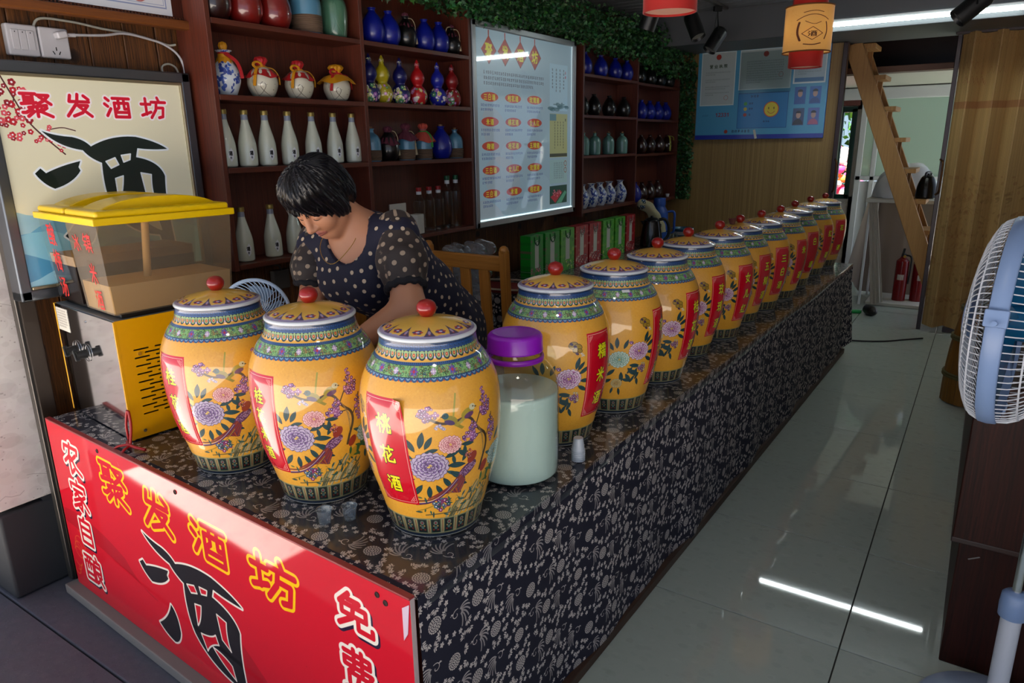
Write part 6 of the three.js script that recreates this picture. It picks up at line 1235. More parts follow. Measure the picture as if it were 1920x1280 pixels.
{
  const t = thing('electric_kettle', 'dark steel kettle standing on a low stair tread', 'kettle', [-0.42, 1.0085, -6.82], 1.2);
  part(t, 'body', lathe(smoothProfile([[0.07, 0], [0.078, 0.015], [0.07, 0.1], [0.05, 0.16], [0.04, 0.175]], 20), 32), mat('#2a2826', { metalness: 0.8, roughness: 0.25 }));
  part(t, 'lid', lathe([[0.041, 0.174], [0.03, 0.186], [0.01, 0.19], [0.01, 0.2], [0, 0.202]], 24), M.blackMetal);
  part(t, 'handle', tube([[-0.04, 0.165, 0], [-0.045, 0.2, 0], [0, 0.212, 0], [0.045, 0.2, 0], [0.04, 0.165, 0]], 0.008, 24, 8), M.blackMetal);
}
// ---------- draped frame with plastic on top, fire extinguishers ----------
{
  const t = thing('draped_rack', 'rack covered with hanging grey-brown canvas, its front flap drawn aside', 'rack');
  const canvas = mat('#94857a', { roughness: 0.9, side: THREE.DoubleSide });
  const drape = (pts, n = 20) => { const g = new THREE.PlaneGeometry(1, 1, n, n), p = g.attributes.position; for (let i = 0; i < p.count; i++) { const u = p.getX(i) + 0.5, v = p.getY(i) + 0.5, w = 0.012 * sin(u * 19) * (1 - v) + 0.006 * sin(u * 41 + 1); const L = (k) => (pts[0][k] * (1 - u) + pts[1][k] * u) * (1 - v) + (pts[2][k] * (1 - u) + pts[3][k] * u) * v; p.setXYZ(i, L(0), L(1), L(2) + w); } g.computeVertexNormals(); return g; };
  part(t, 'back_drape', drape([[-0.95, 0.02, -7.730], [-0.2, 0.02, -7.730], [-0.95, 0.94, -7.730], [-0.2, 0.94, -7.730]]), canvas);
  part(t, 'side_drape', drape([[-1.0, 0.3, -7.150], [-0.95, 0.02, -7.710], [-0.88, 0.94, -7.130], [-0.92, 0.94, -7.710]]), canvas);
  part(t, 'front_flap', drape([[-0.76, 0.02, -7.110], [-0.66, 0.05, -7.120], [-0.87, 0.94, -7.115], [-0.8, 0.94, -7.115]]), mat('#b4aca0', { roughness: 0.9, side: THREE.DoubleSide }));
  part(t, 'top_board', rbox(0.72, 0.03, 0.62, 0.004, -0.54, 0.955, -7.410), M.offWhite);
  part(t, 'base_board', rbox(0.62, 0.03, 0.5, 0.004, -0.5, 0.0165, -7.430), M.offWhite);
  for (const [x, z] of [[-0.86, -7.150], [-0.86, -7.680], [-0.22, -7.150], [-0.22, -7.680]]) part(t, 'post', rbox(0.02, 0.938, 0.02, 0.003, x, 0.47, z), M.white);
  const g = new THREE.SphereGeometry(1, 30, 20), p = g.attributes.position;
  for (let i = 0; i < p.count; i++) { const x = p.getX(i), y = p.getY(i), z = p.getZ(i), w = 1 + 0.05 * sin(x * 9 + y * 4) + 0.04 * sin(z * 13 + x * 7); p.setXYZ(i, x * 0.27 * w * (y > 0.3 ? 1 - (y - 0.3) * 0.25 : 1), Math.max(-0.05, y) * 0.29 * w, z * 0.24 * w); }
  g.computeVertexNormals();
  solo('plastic_bag', 'bulging white plastic bag sitting on the draped rack under the stairs', 'plastic bag', g.translate(-0.62, 0.987, -7.410), mat('#dfe6ee', { roughness: 0.4, clearcoat: 0.6, clearcoatRoughness: 0.2 }));
}
{
  const red = mat('#7a0c10', { roughness: 0.25 });
  const t = thing('fire_extinguisher', 'red fire extinguisher under the draped rack, the left one', 'extinguisher', [-0.56, 0.033, -7.38], 0, 'fire extinguishers');
  part(t, 'cylinder', lathe(smoothProfile([[0.05, 0], [0.055, 0.01], [0.055, 0.33], [0.048, 0.37], [0.026, 0.395], [0.02, 0.41]], 26), 30), red);
  part(t, 'label', new THREE.CylinderGeometry(0.0556, 0.0556, 0.05, 12, 1, true, -0.5, 1).translate(0, 0.22, 0), M.offWhite);
  part(t, 'valve', [cyl(0.018, 0.022, 0.03, 0, 0.42, 0, 14), rbox(0.02, 0.012, 0.11, 0.003).rotateX(0.35).translate(0, 0.455, 0.03), rbox(0.02, 0.012, 0.09, 0.003).rotateX(-0.1).translate(0, 0.435, 0.03)], M.blackMetal);
  part(t, 'hose', tube([[0.018, 0.42, 0], [0.06, 0.41, 0.01], [0.068, 0.3, 0.02], [0.062, 0.16, 0.02]], 0.008, 20, 8), M.black);
  part(t, 'gauge', cyl(0.012, 0.012, 0.012, 0, 0, 0, 14).rotateX(PI / 2).translate(0.012, 0.41, 0.026), mat('#a8841c', { roughness: 0.4 }));
  copy(t, [-0.42, 0.033, -7.42], 0.4, 'red fire extinguisher under the draped rack, the right one beside the curtain', 'fire extinguishers');
}
solo('cable', 'thin black cable lying across the white floor before the doorway', 'cable', tube([[-0.8, 0.007, -5.75], [-0.66, 0.007, -5.78], [-0.5, 0.007, -5.86], [-0.38, 0.007, -5.98], [-0.26, 0.007, -6.1]], 0.006, 40, 6), M.black);
{
  const t = thing('toy_duster', 'bright pink and green plastic duster lying on the floor past the counter', 'duster', [-0.86, 0.0, -6.75], 0.4);
  part(t, 'pink_end', rbox(0.1, 0.03, 0.06, 0.012, -0.06, 0.016, 0, 2), mat('#c8184a', { roughness: 0.4 }));
  part(t, 'green_end', rbox(0.09, 0.028, 0.05, 0.012, 0.035, 0.0155, 0, 2), mat('#109a4a', { roughness: 0.4 }));
}
solo('dark_bottle', 'dark brown object like a lying bottle at the foot of the canvas flap', 'bottle', lathe(smoothProfile([[0.0, 0], [0.035, 0.004], [0.042, 0.03], [0.042, 0.1], [0.03, 0.13], [0.014, 0.15], [0, 0.155]], 20), 24).rotateX(PI / 2).rotateY(0.6).translate(0, 0.043, 0), mat('#1c1512', { roughness: 0.4 }), [-0.75, 0.0, -6.8]);
// ---------- garden seen through the far window ----------
{
  const bush = (name, label, cat, x, y, z, r, n, cols, flower) => {
    const g = flower ? new THREE.SphereGeometry(0.05, 6, 5) : new THREE.PlaneGeometry(0.09, 0.06);
    const im = new THREE.InstancedMesh(g, mat('#ffffff', { roughness: 0.7, side: THREE.DoubleSide }), n), m = new THREE.Matrix4(), q = new THREE.Quaternion(), c = new THREE.Color();
    for (let i = 0; i < n; i++) { const u = V(rr(-1, 1), rr(-1, 1), rr(-1, 1)).normalize().multiplyScalar(Math.cbrt(rnd())); q.setFromEuler(new THREE.Euler(rr(0, 6), rr(0, 6), rr(0, 6))); const s = rr(0.6, 1.6); m.compose(V(x + u.x * r[0], y + u.y * r[1], z + u.z * r[2]), q, V(s, s, s)); im.setMatrixAt(i, m); im.setColorAt(i, c.set(cols[i % cols.length])); }
    im.name = name; im.userData = { label, category: cat, kind: 'stuff' }; scene.add(im);
  };
  struct('garden_ground', box(10, 0.1, 5, -2.5, -0.052, -11.8), mat('#6a5f4c', { roughness: 0.95 }));
  bush('garden_shrub', 'sunlit green shrub seen through the narrow far window', 'shrub', -2.4, 1.5, -12.2, [1.3, 1.5, 0.6], 1800, ['#2f6a1c', '#4a8c24', '#1c4a18', '#6aa83a']);
  bush('flower_bed', 'bright pink, white and orange flowers seen through the narrow far window', 'flowers', -2.3, 0.75, -11.5, [1.0, 0.8, 0.4], 420, ['#e8409a', '#f0c8d8', '#f0a040', '#f4f0e8', '#d83c7c'], true);
}
// ---------- folding bamboo curtain at the right ----------
{
  const t = thing('bamboo_curtain', 'folded bamboo blind with faded prints hanging right of the doorway', 'curtain');
  const folds = [[-0.295, -6.43], [-0.22, -6.33], [-0.15, -6.45], [-0.06, -6.34], [0.03, -6.45], [0.1, -6.33], [0.26, -6.45], [0.34, -6.33], [0.55, -6.45], [0.65, -6.34], [0.95, -6.45], [1.1, -6.34], [1.85, -6.44]];
  for (let i = 0; i + 1 < folds.length; i++) {
    const [x0, z0] = folds[i], [x1, z1] = folds[i + 1], L = Math.hypot(x1 - x0, z1 - z0), g = rbox(L, 2.17, 0.008, 0.003), uv = g.attributes.uv, p = g.attributes.position;
    for (let k = 0; k < uv.count; k++) uv.setXY(k, (p.getX(k) + x0) / 0.9, (p.getY(k) + 1.085) / 2.2);
    part(t, 'curtain_panel', g.rotateY(-Math.atan2(z1 - z0, x1 - x0)).translate((x0 + x1) / 2, 1.13, (z0 + z1) / 2), M.bambooPrint);
  }
  part(t, 'curtain_rail', rbox(2.25, 0.02, 0.05, 0.004, 0.78, 2.215, -6.4), M.jamb);
  part(t, 'bottom_block', rbox(0.12, 0.04, 0.05, 0.004, -0.09, 0.024, -6.42), M.jamb);
}
// ---------- bamboo barrel ----------
{
  const t = thing('bamboo_barrel', 'tapered bamboo barrel with rope hoops beside the dark cabinet', 'barrel', [0.075, 0, -4.72]);
  const R = (y) => 0.145 - y * 0.1 + 0.02 * sin(y * 5), H = 0.6, n = 18, gs = [];
  for (let i = 0; i < n; i++) {
    const a0 = (i / n) * 2 * PI, w = (2 * PI) / n * 0.97, pos = [], idx = [], ny = 6;
    for (let j = 0; j <= ny; j++) for (const k of [0, 0.5, 1]) { const y = 0.004 + (j / ny) * H, a = a0 + (k - 0.5) * w, r = R(y) + (k === 0.5 ? 0.003 : 0); pos.push(sin(a) * r, y, cos(a) * r); }
    for (let j = 0; j < ny; j++) for (let k = 0; k < 2; k++) { const q = j * 3 + k; idx.push(q, q + 1, q + 4, q, q + 4, q + 3); }
    const g = new THREE.BufferGeometry(); g.setAttribute('position', new THREE.Float32BufferAttribute(pos, 3)); g.setIndex(idx); g.computeVertexNormals();
    const nn = metric(g, 0.5);
    part(t, 'stave', nn, [mat('#c4b468', { map: T.pine, roughness: 0.6 }), mat('#d8c880', { map: T.pine, roughness: 0.6 })][i % 2]);
  }
  part(t, 'lid', [cyl(R(H) - 0.004, R(H) - 0.004, 0.02, 0, H - 0.02, 0, 30), cyl(0.05, 0.055, 0.04, 0, H + 0.01, 0, 24)], mat('#c4b468', { map: T.pine, roughness: 0.6 }));
  for (const y of [0.16, 0.38, 0.55]) part(t, 'rope_hoop', [torus(R(y) + 0.004, 0.009, 8, 40).rotateX(PI / 2).translate(0, y, 0), torus(R(y) + 0.004, 0.008, 8, 40).rotateX(PI / 2).translate(0, y + 0.014, 0)], mat('#5f5630', { roughness: 0.9 }));
  part(t, 'core', lathe([[0, 0.003], [R(0) - 0.008, 0.003], [R(0.3) - 0.008, 0.3], [R(0.58) - 0.008, 0.58], [0, 0.58]], 30), M.jamb);
  for (const [y, a] of [[0.27, 0.0], [0.1, -0.1], [0.47, 0.1]]) { const g = extrude([[-0.02, 0.02], [0, 0.03], [0.025, 0.01], [0.01, -0.015], [-0.012, -0.02]], 0.002, 0.001); part(t, 'red_mark', g.rotateX(0.08).translate(0, y, R(y) + 0.003).rotateY(a), mat('#5c1410', { roughness: 0.8 })); }
}
// ---------- dark wooden cabinet, right ----------
{
  const t = thing('dark_cabinet', 'dark brown wooden cabinet at the right edge behind the big fan', 'cabinet');
  part(t, 'base', metric(rbox(0.9, 0.42, 1.15, 0.004, 0.52, 0.2115, -2.735), 0.8), M.cabinet);
  part(t, 'upper_block', metric(rbox(0.96, 0.46, 1.3, 0.005, 0.53, 0.651, -2.76), 0.8), M.cabinet);
  part(t, 'lower_edge', rbox(0.964, 0.016, 1.304, 0.003, 0.53, 0.428, -2.76), mat('#24110b', { roughness: 0.4 }));
  part(t, 'scuff', rbox(0.03, 0.004, 0.002, 0.001).rotateZ(0.5).translate(0.11, 0.36, -2.159), mat('#6f6a66', { roughness: 0.8 }), 'pale scratch on the base');
}
// ---------- big floor fan ----------
{
  const C = [0.075, 1.12, -1.79], FANR = 0.215, FANP = [0.2, -1.97]; // head centre, ring radius, pole
  const FANM = new THREE.Matrix4().makeBasis(V(-0.129, 0, 0.992), V(0, 1, 0), V(-0.992, 0, -0.129));
  const t = thing('floor_fan', 'large grey-blue floor fan with white wire cage at the right edge', 'fan', C);
  const head = new THREE.Group(), Bl = mat('#6f86ac', { roughness: 0.35 }), wire = mat('#b4b8c0', { roughness: 0.35 }), teal = mat('#0c5a86', { roughness: 0.2, transmission: 0.25, thickness: 0 });
  const R = FANR, add = (name, g, m) => { g = Array.isArray(g) ? merge(g) : g; g.applyMatrix4(FANM); return part(t, name, g, m); };
  add('band', [lathe([[R - 0.004, -0.017], [R + 0.004, -0.015], [R + 0.006, 0], [R + 0.004, 0.015], [R - 0.004, 0.017], [R - 0.004, -0.017]], 80).rotateX(PI / 2)], Bl);
  const clip = (a) => [rbox(0.014, 0.034, 0.04, 0.003).translate(R + 0.008, 0, 0).rotateZ(a), cyl(0.005, 0.005, 0.014, 0, 0, 0, 12).rotateZ(PI / 2).translate(R + 0.022, -0.01, 0).rotateZ(a)];
  for (let k = 0; k < 3; k++) add('band_clip', clip(0.22 + k * 2.094), Bl);
  // domed cage halves
  const dome = (s, depth, n) => { const out = []; for (let k = 0; k < n; k++) { const a = (k / n) * 2 * PI, q = []; for (let j = 0; j <= 8; j++) { const u = j / 8, ang = u * PI / 2, r = 0.05 + (R - 0.05) * sin(ang), z = s * (0.018 + depth * cos(ang) ** 1.0), b = a; q.push([cos(b) * r, sin(b) * r, z]); } out.push(tube(q, 0.0013, 12, 5)); } for (const u of [0.25, 0.5, 0.75]) { const ang = u * PI / 2; out.push(torus(0.05 + (R - 0.05) * sin(ang), 0.002, 6, 72).translate(0, 0, s * (0.018 + depth * cos(ang)))); } out.push(torus(0.05, 0.003, 6, 40).translate(0, 0, s * (0.018 + depth))); return out; };
  add('front_cage', dome(1, 0.05, 100), wire).userData.kind = 'stuff';
  add('rear_cage', dome(-1, 0.09, 84), wire).userData.kind = 'stuff';
  add('badge', lathe([[0, 0.012], [0.04, 0.01], [0.05, 0.002], [0.05, -0.004], [0, -0.004]], 40).rotateX(PI / 2).translate(0, 0, 0.068), Bl);
  for (let k = 0; k < 5; k++) { const b = new THREE.PlaneGeometry(R - 0.06, 0.2, 10, 10), p = b.attributes.position; for (let i = 0; i < p.count; i++) { const r = 0.035 + (p.getX(i) + (R - 0.06) / 2), a = (p.getY(i) / 0.2) * (0.95 - 0.25 * r / R); p.setXYZ(i, cos(a) * r, sin(a) * r, -a * 0.045); } b.computeVertexNormals(); const m = teal.clone(); m.side = THREE.DoubleSide; add('blade', b.rotateZ(k * 1.257), m); }
  add('spindle', cyl(0.035, 0.04, 0.07, 0, 0, 0, 28).rotateX(PI / 2), teal);
  add('motor', lathe([[0, -0.1], [0.04, -0.095], [0.055, -0.07], [0.058, 0], [0.05, 0.02], [0, 0.02]], 36).rotateX(PI / 2).translate(0, 0, -0.13), M.white);
  const P = [FANP[0] - C[0], -C[1], FANP[1] - C[2]];
  part(t, 'upper_pole', cyl(0.011, 0.011, 0.72, P[0], 0.7 - C[1], P[2], 20), M.chrome);
  part(t, 'lower_pole', cyl(0.023, 0.023, 0.32, P[0], 0.19 - C[1], P[2], 28), mat('#b4b8c2', { roughness: 0.35 }));
  part(t, 'collar', [lathe([[0.023, -0.035], [0.031, -0.032], [0.032, 0.0], [0.03, 0.028], [0.023, 0.036], [0.011, 0.04]], 32).translate(P[0], 0.36 - C[1], P[2])], Bl);
  part(t, 'neck', tube([[P[0], 1.02 - C[1], P[2]], [P[0], 1.08 - C[1], P[2]], [0.15, 0, 0.015]], 0.02, 12, 12), M.white);
  part(t, 'base', lathe([[0, 0.055], [0.05, 0.052], [0.11, 0.038], [0.165, 0.02], [0.178, 0.006], [0.176, 0.001], [0, 0.001]], 60).translate(P[0], P[1], P[2]), mat('#8fa2c0', { roughness: 0.3 }));
}
// ---------- the shopkeeper ----------
const smin = (a, b, k) => { const h = Math.max(k - Math.abs(a - b), 0) / k; return Math.min(a, b) - h * h * k * 0.25; };
const smax = (a, b, k) => -smin(-a, -b, k);
// tapered capsule a -> b
const cap = (a, b, ra, rb) => { const dx = b[0] - a[0], dy = b[1] - a[1], dz = b[2] - a[2], L = dx * dx + dy * dy + dz * dz; return (x, y, z) => { const px = x - a[0], py = y - a[1], pz = z - a[2], t = Math.min(1, Math.max(0, (px * dx + py * dy + pz * dz) / L)); return Math.hypot(px - dx * t, py - dy * t, pz - dz * t) - (ra + (rb - ra) * t); }; };
const ell = (c, r) => (x, y, z) => { const ax = (x - c[0]) / r[0], ay = (y - c[1]) / r[1], az = (z - c[2]) / r[2], k0 = Math.hypot(ax, ay, az), k1 = Math.hypot(ax / r[0], ay / r[1], az / r[2]); return k1 < 1e-9 ? -Math.min(...r) : (k0 * (k0 - 1)) / k1; };
const joined = (fs, k) => (x, y, z) => { let d = fs[0](x, y, z); for (let i = 1; i < fs.length; i++) d = smin(d, fs[i](x, y, z), k); return d; };
function surfaceNet(f, lo, hi, h, keep) {
  const n = [0, 1, 2].map((k) => Math.ceil((hi[k] - lo[k]) / h) + 1), S = [1, n[0], n[0] * n[1]], v = new Float32Array(n[0] * n[1] * n[2]);
  for (let k = 0, o = 0; k < n[2]; k++) for (let j = 0; j < n[1]; j++) for (let i = 0; i < n[0]; i++, o++) v[o] = f(lo[0] + i * h, lo[1] + j * h, lo[2] + k * h);
  const id = new Int32Array(v.length).fill(-1), pos = [], nor = [], idx = [];
  const E = [[0, 1], [0, 2], [0, 4], [1, 3], [1, 5], [2, 3], [2, 6], [3, 7], [4, 5], [4, 6], [5, 7], [6, 7]];
  for (let k = 0; k < n[2] - 1; k++) for (let j = 0; j < n[1] - 1; j++) for (let i = 0; i < n[0] - 1; i++) {
    const o = i + j * S[1] + k * S[2], c = [];
    let m = 0;
    for (let q = 0; q < 8; q++) { c[q] = v[o + (q & 1) + ((q >> 1) & 1) * S[1] + (q >> 2) * S[2]]; if (c[q] < 0) m++; }
    if (!m || m === 8) continue;
    let sx = 0, sy = 0, sz = 0, cnt = 0;
    for (const [a, b] of E) if (c[a] < 0 !== c[b] < 0) { const t = c[a] / (c[a] - c[b]); sx += (a & 1) + ((b & 1) - (a & 1)) * t; sy += ((a >> 1) & 1) + (((b >> 1) & 1) - ((a >> 1) & 1)) * t; sz += (a >> 2) + ((b >> 2) - (a >> 2)) * t; cnt++; }
    const p = [lo[0] + (i + sx / cnt) * h, lo[1] + (j + sy / cnt) * h, lo[2] + (k + sz / cnt) * h];
    if (keep && !keep(...p)) continue;
    const e = h * 0.5, g = [f(p[0] + e, p[1], p[2]) - f(p[0] - e, p[1], p[2]), f(p[0], p[1] + e, p[2]) - f(p[0], p[1] - e, p[2]), f(p[0], p[1], p[2] + e) - f(p[0], p[1], p[2] - e)], l = Math.hypot(...g) || 1;
    id[o] = pos.length / 3; pos.push(...p); nor.push(g[0] / l, g[1] / l, g[2] / l);
  }
  for (let k = 1; k < n[2] - 1; k++) for (let j = 1; j < n[1] - 1; j++) for (let i = 1; i < n[0] - 1; i++) {
    const o = i + j * S[1] + k * S[2];
    for (let a = 0; a < 3; a++) {
      const s0 = v[o] < 0, s1 = v[o + S[a]] < 0;
      if (s0 === s1) continue;
      const u = S[(a + 1) % 3], w = S[(a + 2) % 3], q = [id[o - u - w], id[o - w], id[o], id[o - u]];
      if (q.some((x) => x < 0)) continue;
      s0 ? idx.push(q[0], q[1], q[2], q[0], q[2], q[3]) : idx.push(q[0], q[2], q[1], q[0], q[3], q[2]);
    }
  }
  const g = new THREE.BufferGeometry();
  g.setAttribute('position', new THREE.Float32BufferAttribute(pos, 3)); g.setAttribute('normal', new THREE.Float32BufferAttribute(nor, 3));
  g.setAttribute('uv', new THREE.Float32BufferAttribute(new Float32Array((pos.length / 3) * 2), 2)); g.setIndex(idx);
  return g;
}
{
  // joints
  const J = { hip: [-1.6, 0.86, -1.92], waist: [-1.6, 0.99, -1.81], chest: [-1.595, 1.12, -1.655], upper: [-1.6, 1.2, -1.585], neck: [-1.6, 1.27, -1.53], L: [-1.45, 1.235, -1.575], R: [-1.755, 1.19, -1.535], Le: [-1.352, 1.045, -1.5], Lw: [-1.465, 0.935, -1.335], Re: [-1.742, 1.005, -1.475], Rw: [-1.605, 0.9, -1.37] };
  const H = [-1.607, 1.352, -1.42];
  const Zh = V(0.1, -0.7, 0.68).normalize(), Yh = V(0.06, 0.67, 0.68).addScaledVector(Zh, -V(0.06, 0.67, 0.68).dot(Zh)).normalize(), Xh = Yh.clone().cross(Zh);
  const HS = 0.92;
  const toHead = (f) => (x, y, z) => { const a = (x - H[0]) / HS, b = (y - H[1]) / HS, c = (z - H[2]) / HS; return HS * f(a * Xh.x + b * Xh.y + c * Xh.z, a * Yh.x + b * Yh.y + c * Yh.z, a * Zh.x + b * Zh.y + c * Zh.z); };
  const fromHead = (x, y, z) => V(...H).addScaledVector(Xh, x * HS).addScaledVector(Yh, y * HS).addScaledVector(Zh, z * HS);
  const fh = (x, y, z) => fromHead(x, y, z).toArray();
  const skull = joined([ell([0, 0.025, -0.014], [0.073, 0.088, 0.092]), ell([0, -0.04, 0.018], [0.06, 0.074, 0.066])], 0.03);
  const soft = [ell([0.036, -0.034, 0.05], [0.027, 0.03, 0.026]), ell([-0.036, -0.034, 0.05], [0.027, 0.03, 0.026]), ell([0, -0.098, 0.052], [0.027, 0.02, 0.024]), cap([0.05, -0.07, 0.01], [0.02, -0.1, 0.045], 0.02, 0.02), cap([-0.05, -0.07, 0.01], [-0.02, -0.1, 0.045], 0.02, 0.02), cap([-0.034, 0.028, 0.07], [0.034, 0.028, 0.07], 0.014, 0.014)];
  const nose = joined([cap([0, 0.012, 0.078], [0, -0.032, 0.099], 0.008, 0.0125), ell([0.0125, -0.036, 0.089], [0.0085, 0.007, 0.01]), ell([-0.0125, -0.036, 0.089], [0.0085, 0.007, 0.01])], 0.01);
  const lips = joined([cap([-0.021, -0.066, 0.074], [0, -0.0625, 0.0835], 0.004, 0.0062), cap([0.021, -0.066, 0.074], [0, -0.0625, 0.0835], 0.004, 0.0062), cap([-0.018, -0.071, 0.074], [0, -0.074, 0.081], 0.004, 0.0068), cap([0.018, -0.071, 0.074], [0, -0.074, 0.081], 0.004, 0.0068)], 0.003);
  const headLocal = (x, y, z) => {
    let d = skull(x, y, z);
    for (const s of soft) d = smin(d, s(x, y, z), 0.022);
    d = smax(d, -ell([0.031, 0.004, 0.089], [0.018, 0.012, 0.02])(x, y, z), 0.014); d = smax(d, -ell([-0.031, 0.004, 0.089], [0.018, 0.012, 0.02])(x, y, z), 0.014);
    d = smin(d, ell([0.031, -0.001, 0.066], [0.0155, 0.0115, 0.0135])(x, y, z), 0.006); d = smin(d, ell([-0.031, -0.001, 0.066], [0.0155, 0.0115, 0.0135])(x, y, z), 0.006);
    d = smin(d, nose(x, y, z), 0.012);
    d = smin(d, lips(x, y, z), 0.004);
    for (const s of [-1, 1]) { let e = ell([s * 0.076, -0.012, -0.008], [0.01, 0.03, 0.019])(x, y, z); e = smax(e, -ell([s * 0.086, -0.01, -0.004], [0.008, 0.018, 0.011])(x, y, z), 0.006); d = smin(d, e, 0.008); }
    return d;
  };
  const head = toHead(headLocal);
  const torsoF = [cap(J.hip, J.waist, 0.15, 0.128), cap(J.waist, J.chest, 0.128, 0.135), cap(J.chest, J.upper, 0.135, 0.095), cap(J.R, J.L, 0.056, 0.056), ell([-1.545, 1.105, -1.545], [0.07, 0.07, 0.07]), ell([-1.655, 1.095, -1.54], [0.07, 0.07, 0.07])];
  const torso = joined(torsoF, 0.06);
  const neck = cap([-1.6, 1.235, -1.565], fh(0, -0.05, -0.035), 0.06, 0.05);
  const legs = joined([cap([-1.53, 0.84, -1.92], [-1.53, 0.46, -1.9], 0.095, 0.06), cap([-1.53, 0.46, -1.9], [-1.53, 0.07, -1.93], 0.057, 0.038), cap([-1.67, 0.84, -1.92], [-1.67, 0.46, -1.9], 0.095, 0.06), cap([-1.67, 0.46, -1.9], [-1.67, 0.07, -1.93], 0.057, 0.038), cap([-1.53, 0.045, -1.95], [-1.52, 0.032, -1.79], 0.036, 0.026), cap([-1.67, 0.045, -1.95], [-1.68, 0.032, -1.79], 0.036, 0.026)], 0.03);
  const arms = joined([cap(J.L, J.Le, 0.056, 0.046), cap(J.Le, J.Lw, 0.046, 0.029), cap(J.R, J.Re, 0.052, 0.04), cap(J.Re, J.Rw, 0.041, 0.027)], 0.025);
  // hands: palm and five separate bent fingers
  function hand(w, from, side) {
    const W = V(...w), d = W.clone().sub(V(...from)).normalize(), up = V(0, 1, 0).addScaledVector(d, -d.y).normalize(), out = d.clone().cross(up).multiplyScalar(side);
    const at = (a, b, c) => W.clone().addScaledVector(d, a).addScaledVector(out, b).addScaledVector(up, c).toArray();
    const fs = [cap(at(0, 0, 0), at(0.03, 0, 0), 0.024, 0.026), cap(at(0.025, -0.02, 0), at(0.07, -0.026, 0), 0.016, 0.013), cap(at(0.025, 0, 0), at(0.075, 0, 0.002), 0.017, 0.014), cap(at(0.025, 0.018, 0), at(0.07, 0.026, 0), 0.016, 0.013)];
    const palm = joined(fs, 0.02), fingers = [];
    [[-0.029, 0.03, 0.022, 0.017], [-0.01, 0.036, 0.025, 0.019], [0.01, 0.034, 0.024, 0.018], [0.028, 0.026, 0.019, 0.015]].forEach(([b, l1, l2, l3], i) => {
      const a0 = at(0.074 - Math.abs(b) * 0.25, b, 0.001), a1 = at(0.074 + l1 * 0.88, b * 1.15, -l1 * 0.42), a2 = at(0.074 + l1 * 0.88 + l2 * 0.5, b * 1.2, -l1 * 0.42 - l2 * 0.85), a3 = at(0.074 + l1 * 0.88 + l2 * 0.5 - l3 * 0.1, b * 1.2, -l1 * 0.42 - l2 * 0.85 - l3);
      fingers.push(joined([cap(a0, a1, 0.0092, 0.0085), cap(a1, a2, 0.0085, 0.0078), cap(a2, a3, 0.0078, 0.0066)], 0.004));
    });
    fingers.push(joined([cap(at(0.02, -0.026, -0.006), at(0.048, -0.05, -0.018), 0.0125, 0.0098), cap(at(0.048, -0.05, -0.018), at(0.078, -0.05, -0.034), 0.0098, 0.0078)], 0.008));
    return (x, y, z) => { let q = palm(x, y, z), f = 1; for (const g of fingers) f = Math.min(f, g(x, y, z)); return smin(q, f, 0.008); };
  }
  const hL = hand(J.Lw, J.Le, 1), hR = hand(J.Rw, J.Re, -1);
  const all = (x, y, z) => { let d = smin(torso(x, y, z), neck(x, y, z), 0.05); d = smin(d, arms(x, y, z), 0.035); d = smin(d, legs(x, y, z), 0.04); d = smin(d, head(x, y, z), 0.02); d = smin(d, hL(x, y, z), 0.012); return smin(d, hR(x, y, z), 0.012); };
  const inBox = (p, lo, hi, m) => p.every((v, i) => v > lo[i] + m && v < hi[i] - m);
  const hb = [[H[0] - 0.15, H[1] - 0.15, H[2] - 0.15], [H[0] + 0.15, H[1] + 0.15, H[2] + 0.15]];
  const bb = (w, k) => [[w[0] - k, w[1] - k, w[2] - 0.05], [w[0] + k, w[1] + 0.06, w[2] + k]];
  const lb = bb([J.Lw[0] - 0.03, J.Lw[1], J.Lw[2]], 0.15), rb = bb([J.Rw[0] + 0.03, J.Rw[1], J.Rw[2]], 0.14);
  const coarse = surfaceNet(all, [-1.95, -0.01, -2.15], [-1.22, 1.35, -1.2], 0.011, (...p) => !inBox(p, ...hb, 0.012) && !inBox(p, ...lb, 0.012) && !inBox(p, ...rb, 0.012));
  const fine = [surfaceNet(all, ...hb, 0.0032), surfaceNet(all, ...lb, 0.0036), surfaceNet(all, ...rb, 0.0036)];
  const geo = mergeGeometries([coarse, ...fine]), col = new Float32Array(geo.attributes.position.count * 3), gp = geo.attributes.position, lipsW = toHead(lips), skin = new THREE.Color('#b07a5c'), lip = new THREE.Color('#9c5a50'), shoe = new THREE.Color('#18181c'), c = new THREE.Color();
  for (let i = 0; i < gp.count; i++) { const x = gp.getX(i), y = gp.getY(i), z = gp.getZ(i); c.copy(skin); if (lipsW(x, y, z) < 0.0016) c.copy(lip); if (y < 0.075) c.copy(shoe); c.toArray(col, i * 3); }
  geo.setAttribute('color', new THREE.BufferAttribute(col, 3));
  const person = solo('person', 'dark-haired woman in a navy polka-dot dress bending over behind the jars', 'person', geo, mat('#ffffff', { vertexColors: true, roughness: 0.5, sheen: 0.2, sheenColor: '#ffb090' }));
  // dress: the torso a little thicker, open at the neck, with a skirt
  const skirt = cap([-1.6, 0.84, -1.92], [-1.6, 0.46, -1.92], 0.165, 0.2);
  const neckHole = joined([ell([-1.575, 1.25, -1.48], [0.072, 0.092, 0.085]), ell([-1.6, 1.31, -1.54], [0.07, 0.09, 0.075])], 0.02);
  const body0 = (x, y, z) => smin(torso(x, y, z) - 0.011 - 0.004 * sin(x * 60 + y * 25) * Math.max(0, Math.min(1, (1.15 - y) * 4)), skirt(x, y, z) - 0.006 * sin(Math.atan2(x + 1.6, z + 1.92) * 9), 0.05);
  const dressF = (x, y, z) => Math.max(smax(body0(x, y, z), -neckHole(x, y, z), 0.006), 0.44 - y);
